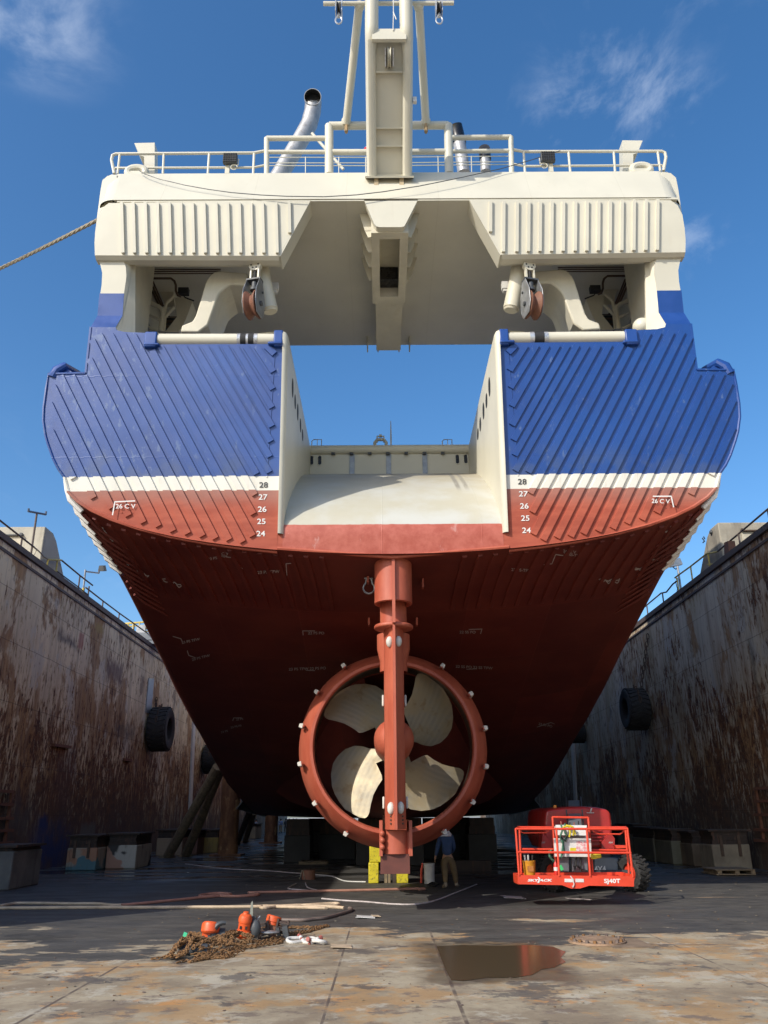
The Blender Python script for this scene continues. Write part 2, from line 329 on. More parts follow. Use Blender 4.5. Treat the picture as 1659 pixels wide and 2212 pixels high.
M_CREAMD = paint('inner_cream_paint', (.58, .54, .42), .5, .1, 1.2, (.42, .36, .24), .3, streak=True)
M_WHITE = paint('white_lettering', (.74, .73, .70), .55, .08, 8)
M_GREYL = paint('weathered_lettering', (.50, .44, .42), .6, .25, 6)
M_BLACKL = paint('dark_lettering', (.045, .045, .04), .6, .1, 8)
M_ROPE = paint('hemp_rope', (.30, .26, .19), .9, .3, 14)
M_WOOD = paint('weathered_timber', (.24, .18, .11), .85, .35, 5, (.09, .065, .045), .5, streak=True)
M_WOODD = paint('black_timber', (.055, .040, .032), .8, .4, 2.5, (.16, .075, .045), .75, streak=True)
M_YELLOW = paint('yellow_block_paint', (.62, .52, .02), .55, .12, 4, (.05, .045, .03), .9)
M_YRAIL = paint('yellow_rail_paint', (.60, .46, .10), .5, .15, 4, (.20, .11, .05), .5)
M_RAIL = paint('rusty_rail', (.10, .075, .065), .6, .3, 4, (.16, .07, .035), .6)
M_CHAIN = paint('rusty_chain', (.22, .115, .045), .85, .35, 18, (.10, .045, .02), .6)
M_ORANGE = paint('hoist_orange', (.72, .105, .025), .42, .1, 7, (.40, .05, .02), .4)
M_LIFT = paint('lift_red_orange', (.68, .060, .025), .38, .08, 3, (.40, .04, .02), .3)
M_HOOD = paint('lift_hood_red', (.42, .028, .025), .33, .15, 2.5, (.28, .07, .05), .5)
M_LGREY = paint('lift_grey', (.16, .18, .20), .42, .12, 3)
M_TYRE = paint('tyre_rubber', (.028, .027, .026), .8, .3, 4, (.09, .08, .07), .55)
M_PANEL = paint('light_panel', (.62, .61, .58), .5, .1, 6)
M_GALV = paint('pale_shackle', (.60, .58, .54), .5, .15, 14)
M_PIN = paint('shackle_pin_red', (.34, .10, .08), .6, .2, 14)
M_HOSE1 = paint('salmon_hose', (.40, .20, .14), .6, .2, 4)
M_HOSE2 = paint('cream_hose', (.52, .40, .27), .6, .2, 4)
M_HOSE3 = paint('dark_hose', (.16, .12, .10), .6, .2, 4)
M_CONC = None
def mat_conc(name, a, b, st, seed):
    m = NT(name); n = m.noise(scale=.8, detail=7, rough=.62, off=(seed, 0, 0)); c = m.mix(m.ramp(n, .32, .68), a, b)
    s2 = m.noise(sc=(1.6, 1.6, .16), scale=1.6, detail=7, rough=.65, off=(0, seed, 0)); c = m.mix(m.ramp(s2, .5, .74, 0, .75), c, st)
    m.color(c); m.rough(.85); m.bump(m.noise(scale=9, detail=6), .25, .03); return m.mat
M_TOWERL = mat_conc('pale_concrete', (.46, .43, .35), (.38, .355, .29), (.26, .23, .18), 2)
M_TOWERR = mat_conc('stained_concrete', (.40, .36, .28), (.28, .245, .19), (.10, .09, .075), 5)
M_BLOCK = mat_conc('block_concrete', (.30, .255, .18), (.17, .14, .10), (.07, .055, .045), 9)

def mat_wall(name, right):
    m = NT(name); Y, Z = m.Y, m.Z
    big = m.noise(sc=(.5, .16, .22), scale=1.0, detail=4, rough=.5, off=(0, 4.0 if right else 1.3, 2))
    p1 = (.66, .60, .47) if right else (.85, .72, .47); p2 = (.50, .43, .29) if right else (.66, .54, .35)
    base = m.mix(m.ramp(m.noise(sc=(1, .35, .2), scale=1.1, detail=5, off=(1, 2, 3)), .35, .66), p1, p2)
    # plate to plate differences
    # weather streaks
    s1 = m.noise(sc=(1, 1.3, .085), scale=2.4, detail=9, rough=.68, off=(2, 7, 1))
    base = m.mix(m.ramp(s1, .47, .68, 0, .55), base, (.26, .19, .115) if not right else (.17, .13, .09))
    low = m.ramp(m.math('ADD', Z, m.mul(m.math('SUBTRACT', big, .5), 7.0)), 3.0, 9.5, 1, 0)       # rust gets heavier towards the floor
    field = m.math('ADD', m.mul(low, .34 if not right else .20), m.ramp(big, .36, .62, 0, .22 if not right else .36))
    # flaking: paint chips with bare rust, elongated downwards
    s2 = m.noise(sc=(1, 2.1, .62), scale=2.6, detail=11, rough=.70, dist=.25, off=(5, 1, 9))
    th = m.math('SUBTRACT', .655 if not right else .67, m.mul(field, .36))
    fl = m.ramp(m.math('SUBTRACT', s2, th), -.008, .012)
    halo = m.ramp(m.math('SUBTRACT', s2, th), -.10, .02)
    rust = m.mix(m.ramp(m.noise(scale=4.5, detail=8, rough=.7, off=(1, 9, 3)), .36, .62), (.060, .024, .012), (.21, .085, .028))
    s4 = m.noise(sc=(1, 1.0, .40), scale=1.35, detail=10, rough=.70, dist=.3, off=(15, 3, 2))
    fl2 = m.ramp(m.math('SUBTRACT', s4, m.math('SUBTRACT', .66, m.mul(field, .30))), -.01, .02); fl = m.math('MAXIMUM', fl, m.mul(fl2, m.ramp(m.noise(scale=5, detail=6, off=(4, 4, 4)), .34, .42)))
    base = m.mix(m.mul(halo, .75), base, (.36, .205, .075) if not right else (.28, .155, .065))
    # soft rust washes
    wsh = m.noise(sc=(1, .75, .13), scale=1.25, detail=7, rough=.62, off=(8, 3, 4))
    base = m.mix(m.mul(m.ramp(wsh, .46, .70), m.math('ADD', m.mul(low, .70), .34)), base, (.31, .15, .048))
    lp = m.noise(sc=(1, 1, .62), scale=.42, detail=12, rough=.66, dist=.2, off=(31, 2, 6)); lpm = m.ramp(m.math('ADD', lp, m.mul(low, .07 if not right else .03)), .535, .585)
    base = m.mix(m.mul(lpm, .80), base, m.mix(m.ramp(m.noise(sc=(1, 1.6, .3), scale=2.2, detail=9, rough=.7, off=(2, 2, 22)), .40, .62), (.40, .205, .065), (.20, .095, .040)))
    lq = m.noise(sc=(1, 1, .8), scale=.36, detail=11, rough=.66, off=(11, 22, 6)); base = m.mix(m.ramp(lq, .57, .61, 0, .6), base, (.62, .58, .47) if not right else (.52, .51, .46))
    lr = m.noise(sc=(1, 1, .7), scale=.5, detail=11, rough=.66, off=(5, 42, 3)); base = m.mix(m.ramp(lr, .60, .64, 0, .65), base, (.15, .10, .08))
    c = m.mix(fl, base, rust)
    # deep pits
    s3 = m.noise(sc=(1, 4.2, 1.1), scale=2.0, detail=6, rough=.6, off=(3, 5, 2)); c = m.mix(m.ramp(m.math('SUBTRACT', s3, m.math('SUBTRACT', .71, m.mul(field, .10))), 0, .02, 0, .85), c, (.035, .018, .013))
    # foot of the wall, darker towards the floor
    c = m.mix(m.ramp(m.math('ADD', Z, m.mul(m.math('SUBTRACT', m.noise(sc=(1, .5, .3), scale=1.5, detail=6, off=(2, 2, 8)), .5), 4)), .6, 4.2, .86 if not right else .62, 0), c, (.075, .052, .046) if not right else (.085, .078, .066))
    wob = m.noise(scale=1.6, detail=7, rough=.65, off=(1, 1, 5))
    def patch(px0, py0, px1, py1, col, amt, soft):
        x = 14.2 if right else -14.2; a = UX(px0, py0, x); b = UX(px1, py1, x)
        return m.mix(m.mul(m.box_mask(Y, Z, (a.y + b.y) / 2, (a.z + b.z) / 2, abs(a.y - b.y) / 2, abs(a.z - b.z) / 2, soft, wob), amt), c, col)
    if not right:
        c = patch(70, 1800, 140, 1870, (.012, .035, .16), .85, .75)
        c = patch(85, 1760, 100, 1800, (.012, .035, .16), .85, .25)
        c = patch(128, 1620, 150, 1740, (.12, .055, .045), .55, .5)
        c = patch(175, 1780, 200, 1850, (.14, .135, .125), .8, .2)
        c = patch(0, 1740, 60, 1800, (.10, .095, .09), .6, .5)
        c = patch(126, 1362, 165, 1402, (.16, .135, .115), .85, .25)
        c = patch(208, 1345, 222, 1372, (.42, .30, .10), .8, .15)
        c = patch(172, 1366, 178, 1405, (.40, .12, .09), .7, .1)
        c = patch(232, 1420, 262, 1480, (.17, .11, .095), .8, .3)
        c = patch(250, 1560, 290, 1600, (.085, .075, .07), .7, .5)
    else:
        c = patch(1620, 1380, 1645, 1560, (.035, .025, .022), .85, .3)
        c = patch(1590, 1250, 1600, 1330, (.20, .09, .06), .6, .3)
        c = patch(1500, 1775, 1522, 1900, (.04, .045, .055), .75, .3)
        c = patch(1552, 1830, 1570, 1890, (.22, .19, .13), .6, .25)
    seamz = None
    for zz in (2.1, 3.9, 6.1, 8.3, 10.2):
        q = m.ramp(m.math('ABSOLUTE', m.math('SUBTRACT', m.math('ADD', Z, m.mul(m.math('SUBTRACT', m.noise(scale=.7, detail=2), .5), .08)), zz)), .004, .022, 1, 0); seamz = q if seamz is None else m.math('ADD', seamz, q)
    fy = m.math('FRACT', m.math('DIVIDE', m.math('ADD', Y, 1.7), 6.4)); seamy = m.ramp(m.math('ABSOLUTE', m.math('SUBTRACT', fy, .5)), .0006, .0035, 1, 0)
    seam = m.math('ADD', seamz, m.mul(seamy, .7), clamp=True)
    c = m.mix(m.mul(seam, .55), c, (.08, .045, .03))
    m.color(c); m.rough(.78)
    h = m.math('ADD', m.mul(fl, -.5), m.math('ADD', m.mul(m.noise(sc=(1, .5, .5), scale=.9, detail=3), 1.4), m.mul(seam, .5))); m.bump(h, .45, .03)
    return m.mat
M_WALLL = mat_wall('rusty_dock_plate', False); M_WALLR = mat_wall('bluish_dock_plate', True)

def mat_floor():
    m = NT('dock_floor_plate'); X, Y = m.X, m.Y
    # rusty worn steel
    a = m.noise(scale=.8, detail=11, rough=.68)
    b = m.noise(sc=(.7, 1, 1), scale=2.2, detail=11, rough=.72, off=(4, 2, 0))
    c = m.mix(m.ramp(a, .38, .62), (.235, .185, .125), (.385, .325, .225))
    c = m.mix(m.ramp(m.noise(scale=.55, detail=11, rough=.68, off=(7, 3, 0)), .515, .57, 0, .62), c, (.40, .235, .095))
    c = m.mix(m.ramp(m.noise(scale=1.1, detail=11, rough=.70, off=(1, 5, 0)), .545, .60, 0, .60), c, (.47, .435, .35))
    c = m.mix(m.ramp(m.noise(scale=1.7, detail=11, rough=.72, off=(2, 8, 0)), .57, .63, 0, .7), c, (.50, .24, .075))
    c = m.mix(m.ramp(b, .55, .60, 0, .85), c, (.17, .13, .10))
    c = m.mix(m.ramp(m.noise(scale=.9, detail=11, rough=.70, off=(21, 5, 0)), .57, .61, 0, .8), c, (.09, .08, .072))
    c = m.mix(m.ramp(m.noise(scale=9, detail=8, rough=.75), .57, .64, 0, .6), c, (.13, .095, .07))
    c = m.mix(m.ramp(m.noise(scale=7, detail=8, rough=.75, off=(9, 9, 1)), .60, .66, 0, .6), c, (.45, .40, .33))
    # dark blast grit lies further in
    g = m.noise(sc=(.42, 1, 1), scale=.62, detail=12, rough=.68, off=(3, 9, 0))
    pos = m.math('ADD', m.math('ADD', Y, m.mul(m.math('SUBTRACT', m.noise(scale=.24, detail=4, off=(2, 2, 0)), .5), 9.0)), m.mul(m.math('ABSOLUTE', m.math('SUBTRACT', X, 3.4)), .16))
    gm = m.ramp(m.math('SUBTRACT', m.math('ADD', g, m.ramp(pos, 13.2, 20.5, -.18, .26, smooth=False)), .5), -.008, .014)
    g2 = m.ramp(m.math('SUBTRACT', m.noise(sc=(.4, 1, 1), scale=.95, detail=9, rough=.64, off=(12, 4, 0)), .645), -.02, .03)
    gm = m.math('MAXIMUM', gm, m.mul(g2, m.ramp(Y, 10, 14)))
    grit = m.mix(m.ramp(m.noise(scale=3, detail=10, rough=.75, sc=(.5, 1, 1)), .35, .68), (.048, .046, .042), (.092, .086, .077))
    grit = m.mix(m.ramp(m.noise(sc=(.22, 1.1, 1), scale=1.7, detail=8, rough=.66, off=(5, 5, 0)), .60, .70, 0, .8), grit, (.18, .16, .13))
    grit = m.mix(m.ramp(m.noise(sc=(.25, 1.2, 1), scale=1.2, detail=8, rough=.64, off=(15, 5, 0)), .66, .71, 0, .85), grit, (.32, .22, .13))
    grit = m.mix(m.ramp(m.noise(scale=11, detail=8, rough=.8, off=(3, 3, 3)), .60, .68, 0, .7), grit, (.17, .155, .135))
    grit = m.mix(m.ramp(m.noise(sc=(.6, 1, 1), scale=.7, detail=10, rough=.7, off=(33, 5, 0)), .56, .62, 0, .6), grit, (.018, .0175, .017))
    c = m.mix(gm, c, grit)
    damp = m.box_mask(X, Y, 1.5, 13.3, 1.0, 1.75, .22, m.noise(scale=2.2, detail=5, off=(5, 5, 0))); c = m.mix(m.mul(damp, .6), c, (.075, .058, .042))
    # plate seams and kerf lines
    def ln(v, at, wd): return m.ramp(m.math('ABSOLUTE', m.math('SUBTRACT', v, at)), wd * .4, wd, 1, 0)
    s = m.math('ADD', ln(X, -.64, .022), ln(X, .82, .03))
    s = m.math('ADD', s, m.mul(ln(Y, 14.62, .025), m.ramp(X, .8, .83)))
    s = m.math('ADD', s, m.mul(ln(Y, 12.9, .02), m.ramp(X, -.7, -.64, 1, 0)))
    s = m.math('ADD', s, m.mul(ln(Y, 17.2, .02), 1.0)); s = m.math('ADD', s, m.mul(ln(X, -3.75, .03), 1.0)); s = m.math('ADD', s, ln(X, 4.6, .02), clamp=True)
    s = m.mul(m.mul(s, m.math('SUBTRACT', 1, m.mul(gm, .75))), m.ramp(m.noise(scale=2.3, detail=6), .38, .55, .2, .9))
    c = m.mix(s, c, (.10, .075, .06))
    m.color(c)
    wet = m.mul(m.ramp(m.noise(sc=(.35, 1, 1), scale=.55, detail=6, rough=.55, off=(9, 1, 0)), .47, .56), m.ramp(Y, 27, 32))
    sheen = m.ramp(m.noise(sc=(.5, 1, 1), scale=1.2, detail=7, off=(6, 6, 0)), .4, .65, .62, .88)
    m.rough(m.mix(m.math('MAXIMUM', wet, m.mul(damp, .6)), sheen, (.06, .06, .06)))
    m.bump(m.math('ADD', m.noise(sc=(.6, 1, 1), scale=5, detail=9, rough=.7), m.math('ADD', m.mul(s, .4), m.mul(wet, -.0))), .35, .025)
    return m.mat
M_FLOOR = mat_floor()

# ------------------------------------------------------------------ setting
g = MB(); g.add([(-900, -400, -.5), (900, -400, -.5), (900, 2500, -.5), (-900, 2500, -.5)], [(0, 1, 2, 3)])
solo('ground', g, mat_conc('quay_concrete', (.42, .40, .35), (.36, .34, .30), (.28, .26, .22), 3), kind='structure')
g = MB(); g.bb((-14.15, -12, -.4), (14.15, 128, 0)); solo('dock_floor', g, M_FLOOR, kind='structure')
pud = [(943, 2044), (1000, 2041), (1080, 2043), (1150, 2041), (1195, 2045), (1222, 2056), (1212, 2068), (1222, 2078), (1196, 2090), (1170, 2094), (1150, 2106), (1110, 2112), (1050, 2112), (1000, 2119), (975, 2117), (962, 2094)]
mp = NT('puddle_water'); mp.color((.085, .062, .036)); mp.rough(.16); mp.b.inputs['Specular IOR Level'].default_value = .12
mp.bump(mp.noise(scale=3, detail=2), .03, .01)
g = MB(); pp = [UZ(x, y, .005) for x, y in pud]; g.add(pp, [tuple(range(len(pp)))[::-1]]); solo('puddle', g, mp.mat, kind='structure')

def wall(side):
    x0 = 14.2 * side; t = Thing('dock_wall', 'tall dock side wall of pale plate heavily streaked with brown rust, left of the ship' if side < 0 else 'tall dock side wall of bluish grey rust patched plate, right of the ship', 'dock wall', (x0, 70, 0), 'side walls of the floating dock')
    b = MB(); ya = 10.5 if side < 0 else 6
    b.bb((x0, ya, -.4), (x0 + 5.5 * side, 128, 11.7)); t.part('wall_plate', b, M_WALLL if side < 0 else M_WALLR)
    b = MB(); b.bb((x0 - .10 * side, ya, 11.72), (x0 + .5 * side, 128, 11.95)); b.bb((x0 - .05 * side, ya, 11.35), (x0 - .003 * side, 128, 11.45)); t.part('top_coaming', b, M_RAIL)
    return t
WL = wall(-1); WR = wall(1)

# ------------------------------------------------------------------ ship
SHIP = Thing('ship', 'large blue and red ship in dry dock with notched ribbed stern and cream gantry', 'ship', (XC, 22, 0))
SPX = [(139.5, 1031.6, 18.15), (160, 1072, 18.6), (186, 1122, 19.2), (215, 1169.5, 20), (237.6, 1202, 20.7), (265, 1252, 21.8), (292.6, 1307, 23), (310, 1342, 24), (347.6, 1417, 26.5), (377.7, 1482, 29), (412.7, 1547, 32), (427.7, 1571, 33.5), (457.8, 1625.7, 37), (487.8, 1682, 41), (515, 1716, 45), (533, 1740, 49), (545, 1755, 54)]
SIL = [(q[2], XC - UY(*q).x, UY(*q).z) for q in SPX] + [(110, 8.43, 2.23)]
ZK = [(18.15, 7.73), (19.2, 7.62), (20, 7.48), (21.8, 7.12), (23, 6.86), (24, 6.6), (26.5, 5.9), (29, 5.1), (32, 4.1), (37, 2.9), (41, 2.2), (45, 1.92), (54, 1.85), (110, 1.85)]
def interp(T, y, k=1):
    if y <= T[0][0]: return T[0][k]
    for a, b in zip(T[:-1], T[1:]):
        if y <= b[0]: return a[k] + (b[k] - a[k]) * (y - a[0]) / (b[0] - a[0])
    return T[-1][k]
def hullpt(u, y):                   # u in -1..1 across the bottom of the section at y
    bs, zs, zk = interp(SIL, y, 1), interp(SIL, y, 2), interp(ZK, y)
    return Vector((XC + u * bs, y, zk + (zs - zk) * (1 - math.sqrt(max(0, 1 - u * u)))))
US = [math.sin(math.pi / 2 * (i / 24)) for i in range(-24, 25)]
US = [-1 + 2 * i / 8 * 0 for i in range(0)] + US
ST = [18.25, 18.6, 19.2, 20, 20.7, 21.8, 23, 24, 25.2, 26.5, 27.8, 29, 30.5, 32, 33.5, 35, 37, 39, 41, 43, 45, 49, 54, 62, 75, 90, 104, 110]
def side_top(y): return 12.3 if y < 24.5 else 12.3
rows = []
for y in ST:
    bs, zs = interp(SIL, y, 1), interp(SIL, y, 2)
    e = max(0.0, min(1.0, (y - 104) / 6)) * .0
    r = [Vector((XC - 8.5, y, 12.3)), Vector((XC - 8.57, y, 11.1)), Vector((XC - (bs + 8.57) / 2, y, (zs + 11.1) / 2 - .15))]
    r += [hullpt(u, y) for u in US] + [Vector((2 * XC - p.x, p.y, p.z)) for p in r[::-1]]
    rows.append(r)
b = MB(); b.grid(rows); HULLB = MB(); HULLB.grid(rows)
b.add(rows[-1], [tuple(range(len(rows[-1])))])
for s in (-1, 1):                                    # decks over the hull
    b.bb((XC + s * 2.75, 18.3, 12.2), (XC + s * 8.45, 24.5, 12.3))
b.bb((XC - 8.45, 24.7, 12.2), (XC + 8.45, 110, 12.3))
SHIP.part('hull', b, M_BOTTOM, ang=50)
HBVH = BVHTree.FromPolygons([tuple(p) for p in HULLB.v], HULLB.f)

# transom panels, left side traced, right side mirrored
inner_x = 600.0
out = [(606, 743), (592, 743), (592, 716), (605, 716)]
LP = [(606.5, 716), (592, 716), (592, 743), (322, 744), (318, 719), (268.8, 717), (252, 713), (250, 706.7), (195.8, 706.7), (185, 806), (104.8, 807.6), (100.1, 839.4), (94.5, 880.7), (93.5, 909), (98.2, 940.8), (103.9, 960.4), (115.1, 991.3), (125.4, 1012), (139.5, 1031.6)]
P3 = [TP(*q) for q in LP]
lip = [Vector((XC - 7.92 * u, 0, 0)) for u in (.985, .955, .91, .85, .77, .67, .56, .45, .36)] + [Vector((XC - 2.74, 0, 0))]
for p in lip:
    z = 7.70 + 1.97 * (1 - math.sqrt(max(0, 1 - ((p.x - XC) / 7.93) ** 2))); p.z = z; p.y = yT(z)
P3[0] = Vector((XC - 2.74, yT(13.45), 13.45))
poly = P3 + lip
TN = Vector((0, 1, .12)).normalized()
TB = MB(); TB.prism(poly, TN * .10)
Z5 = lambda x, y: ((100 + x / 1.8433) / 1.446, (1000 + y / 1.8433) / 1.446)
RIBS = [((110, 640), (240, 915)), ((105, 480), (360, 1025)), ((122, 378), (465, 1085)), ((165, 325), (555, 1130)), ((235, 325), (645, 1165)), ((302, 325), (730, 1190)), ((330, 225), (815, 1215)), ((345, 115), (900, 1230)), ((388, 85), (980, 1247)), ((455, 85), (1060, 1257)), ((523, 85), (1135, 1265)), ((583, 85), (1215, 1277)),
        ((693, 175), (1270, 1245)), ((745, 155), (1278, 1120)), ((812, 155), (1285, 1005)), ((876, 155), (1292, 885)),
        ((942, 155), (1365, 880)), ((1000, 155), (1370, 790)), ((1055, 155), (1373, 700)), ((1110, 155), (1380, 613)), ((1172, 155), (1384, 505)), ((1232, 155), (1388, 402)), ((1297, 155), (1393, 297)), ((1352, 155), (1398, 200))]
def rib_box(mb, a, bb_, wd, ht, nrm):
    d = (bb_ - a).normalized(); s = d.cross(nrm).normalized() * wd / 2; t = nrm * ht; s2 = s * .94
    mb.add([a - s, a + s, bb_ + s, bb_ - s, a - s2 + t, a + s2 + t, bb_ + s2 + t, bb_ - s2 + t], [(0, 1, 2, 3), (7, 6, 5, 4), (4, 5, 1, 0), (5, 6, 2, 1), (6, 7, 3, 2), (7, 4, 0, 3)])
for a, c in RIBS:
    rib_box(TB, TP(*Z5(a[0] + rnd.uniform(-3, 3), a[1] + rnd.uniform(-3, 3))), TP(*Z5(c[0] + rnd.uniform(-3, 3), c[1] + rnd.uniform(-3, 3))), rnd.uniform(.155, .172), rnd.uniform(.042, .055), -TN)
# weld bead along the inner seam and edge lips
sm = [TP(*Z5(1398, 165)), TP(*Z5(1352, 905))]; rib_box(TB, sm[0], sm[1], .03, .015, -TN)
edge = P3[8:10]; rib_box(TB, edge[0], edge[1], .05, .02, -TN)
TB.tube([p - TN * .0 for p in P3[9:]], .035, 6)
TB.tube([p + Vector((0, 0, .0)) for p in [P3[-1]] + lip], .045, 6)
# sloped shoulder and upright side piece above it
up = [(268, 633.8), (264.6, 681.7), (260.4, 688), (250, 706.7), (195.8, 706.7), (210.4, 681.7), (214.6, 633.8)]
SB = MB()
low = [TP(250, 706.7), TP(195.8, 706.7)]; hi = [TP(264.6, 682, .16), TP(210.4, 682, .16)]
SB.add([low[0], low[1], hi[1], hi[0]], [(0, 1, 2, 3)])
SB.prism([TP(264.6, 682, .16), TP(210.4, 682, .16), TP(214.6, 633.8, .16), TP(268, 633.8, .16)], TN * .1)
for mbx in (TB, TB.mirror()): SHIP.part('transom_panel', mbx, M_HULL, ang=25)
for mbx in (SB, SB.mirror()): SHIP.part('shoulder_plate', mbx, M_BLUE, ang=25)
# bulwark caps at the outer steps
CB = MB(); c0 = TP(112, 806); c1 = TP(150, 806)
CB.tube([c0 + Vector((0, .06, -.1)), c0 + Vector((.08, .06, .12)), c0 + Vector((.22, .10, .24)), c0 + Vector((.42, .5, .25)), c0 + Vector((.5, 6, .25))], .12, 10)
CB.prism([c0 + Vector((.0, .12, -.05)), c0 + Vector((.62, .12, -.05)), c0 + Vector((.3, .12, .22)), c0 + Vector((.12, .12, .2))], (0, 5, 0))
for mbx in (CB, CB.mirror()): SHIP.part('bulwark_cap', mbx, M_BLUE)
# fender ribs under the counter, run forward from the lip
for s in (-1, 1):
    RB = MB()
    for i in range(18):
        u = s * (1.72 + .37 * i) / 7.93
        if abs(u) > .985: u = s * .985
        ye = 21.6 - .9 * (abs(u) > .8) * (abs(u) - .8) / .2
        ys = [18.47 + k * (ye - 18.47) / 7 for k in range(8)]
        wdt = .06 if abs(u) < .9 else .05
        prev = None; V = []; F = []
        for k, y in enumerate(ys):
            p = hullpt(u, y); q = hullpt(min(.999, max(-.999, u + .01)), y); tx = (q - p).normalized(); tx = tx if tx.x > 0 else -tx
            n = Vector((0, 1, 0)).cross(tx); n = n if n.z < 0 else -n; n.normalize()
            h = .05 * (1 if k < 7 else .1)
            V += [p - tx * wdt, p - tx * wdt * .8 + n * h, p + tx * wdt * .8 + n * h, p + tx * wdt]
            if k:
                o = (k - 1) * 4; F += [(o, o + 1, o + 5, o + 4), (o + 1, o + 2, o + 6, o + 5), (o + 2, o + 3, o + 7, o + 6)]
        F.append((0, 3, 2, 1)); RB.add(V, F)
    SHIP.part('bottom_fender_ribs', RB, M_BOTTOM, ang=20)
# side fender ribs that show in profile along the flare
SR = MB(); ST2 = MB()
for i in range(11):
    y0 = 18.35 + .34 * i; u = .998
    p = hullpt(-u, y0); top = Vector((XC - 8.0 + .02 * i, y0 - .05, p.z + .55))
    pts = [p + Vector((-.25, .0, .44)), p + Vector((-.06, .02, .12)), hullpt(-.985, y0 + .12) + Vector((-.03, 0, -.06)), hullpt(-.93, y0 + .45) + Vector((0, 0, -.05)), hullpt(-.86, y0 + 1.0) + Vector((0, 0, -.02))]
    SR.tube([hullpt(-.955, y0 + .16) + Vector((0, 0, -.05)), pts[3], pts[4]], [.06, .055, .02], 6)
    if i < 8: ST2.tube([p + Vector((-.09, -.05, .24)), p + Vector((-.01, -.05, .0)), hullpt(-.985, y0 + .02) + Vector((-.03, -.05, -.04)), hullpt(-.955, y0 + .10) + Vector((0, -.04, -.06))], [.06, .085, .085, .065], 6)
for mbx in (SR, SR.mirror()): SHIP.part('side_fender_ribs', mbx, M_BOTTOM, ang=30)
for mbx in (ST2, ST2.mirror()): SHIP.part('white_rib_tips', mbx, M_WHITE, ang=30)

# notch in the stern: side walls, slipway, bulwark and roller
NW = MB(); nx = XC - 2.6; ox = XC - 2.74
prof = [(-.14 + .14 * (1 - math.cos(t)) * 1.0, .14 * (1 - math.sin(t))) for t in ()]
corner = [(ox, .02)] + [(nx - .13 + .13 * math.sin(a), .13 - .13 * math.cos(a) - .10) for a in [math.pi / 2 * k / 5 for k in range(6)]]
rows = []
for z in (8.24, 9, 10, 11, 12, 13, 13.32, 13.42, 13.46):
    inset = {13.42: .04, 13.46: .11}.get(z, 0)
    rows.append([Vector((x - (inset if k > 1 else 0), yT(z) + dy + inset * (k > 0), z)) for k, (x, dy) in enumerate(corner)] + [Vector((nx - inset, 24.5, z)), Vector((nx - .3, 24.5, z))])
NW.grid([[p for p in r] for r in rows])
NW.add([Vector((nx - .1, yT(13.46), 13.46)), Vector((nx - .1, 24.5, 13.46)), Vector((nx - .8, 24.5, 13.46)), Vector((nx - .8, yT(13.46) + .1, 13.46))], [(0, 1, 2, 3)])
FT_ = MB(); FT_.prism([Vector((ox, yT(7.90), 7.90)), Vector((ox, yT(8.26) + .01, 8.26)), Vector((nx + .0, yT(8.26) + .01, 8.26)), Vector((nx + .02, yT(7.90), 7.90))], (0, .2, 0))
for mbx in (FT_, FT_.mirror()): SHIP.part('wall_foot', mbx, M_HULL)
HOLS = []
for px, py, hh in ((632, 838, .55), (637.5, 868, .42), (643, 890, .5), (649, 919, .42), (653.5, 940, .35)):
    p = UX(px, py, nx); V = []
    for k in range(14):
        a = 2 * math.pi * k / 14; V.append(p + Vector((.004, .20 * math.cos(a), hh / 2 * math.sin(a))))
    HOL = MB(); HOL.add(V, [tuple(range(14))]); HOLS.append(HOL)
for mbx in (NW, NW.mirror()):
    SHIP.part('notch_wall', mbx, M_CREAM, ang=40)
for HOL in HOLS:
    for mbx in (HOL, HOL.mirror()): SHIP.part('wall_opening', mbx, M_BLACK)
RPF = [(18.40, 7.70), (18.33, 8.15), (18.31, 8.40), (18.38, 8.60), (18.62, 8.92), (19.1, 9.38), (19.8, 9.95), (20.7, 10.55), (21.8, 11.2), (22.9, 11.75), (23.8, 12.1), (24.55, 12.3)]
rows = []
for k, (y, z) in enumerate(RPF):
    r = []
    for i in range(-12, 13):
        x = XC + 2.62 * i / 12; f = abs(i / 12); zz = z
        if k == 0: zz = 7.69 + .22 * f; yy = yT(zz)
        elif k <= 2: yy = y
        else: yy = y
        r.append(Vector((x, yy, zz)))
    rows.append(r)
b = MB(); b.grid(rows); SHIP.part('slipway', b, M_RAMP, ang=60)
b = MB(); b.tube([Vector((XC + 7.9 * 0 + x, yT(7.72) - .0, 7.69 + .22 * abs(x) / 2.62)) for x in []] or [Vector((XC - 2.74, yT(7.9), 7.9)), Vector((XC, yT(7.69), 7.68)), Vector((XC + 2.74, yT(7.9), 7.9))], .05, 8); SHIP.part('lip_bar', b, M_RED)
# bulwark at the head of the slipway
b = MB(); b.bb((XC - 2.62, 24.5, 12.25), (XC + 2.62, 24.62, 13.16)); BW = SHIP.part('bulwark', b, M_CREAM)
for sx in (760.6, 839.6, 918):
    p = UY(sx, 1007, 24.5); b = MB(); b.bb((p.x - .08, 24.46, 12.3), (p.x + .08, 24.5, 13.12)); SHIP.part('stiffener', b, M_STEEL, BW)
for sx, sy in ((673, 994.5), (690.5, 994.5), (988, 992), (1006, 991.5)):
    p = UY(sx, sy, 24.49); b = MB(); V = []
    for k in range(16):
        a = 2 * math.pi * k / 16; V.append(Vector((p.x + .075 * math.cos(a), 24.494, p.z + (.10 if math.sin(a) > 0 else -.10) + .075 * math.sin(a))))
    b.add(V, [tuple(range(16))]); SHIP.part('fairlead_slot', b, M_BLACKG, BW)
    b = MB(); b.tube([v + Vector((0, -.008, 0)) for v in V], .018, 6, closed=True); SHIP.part('slot_rim', b, M_CREAM, BW)
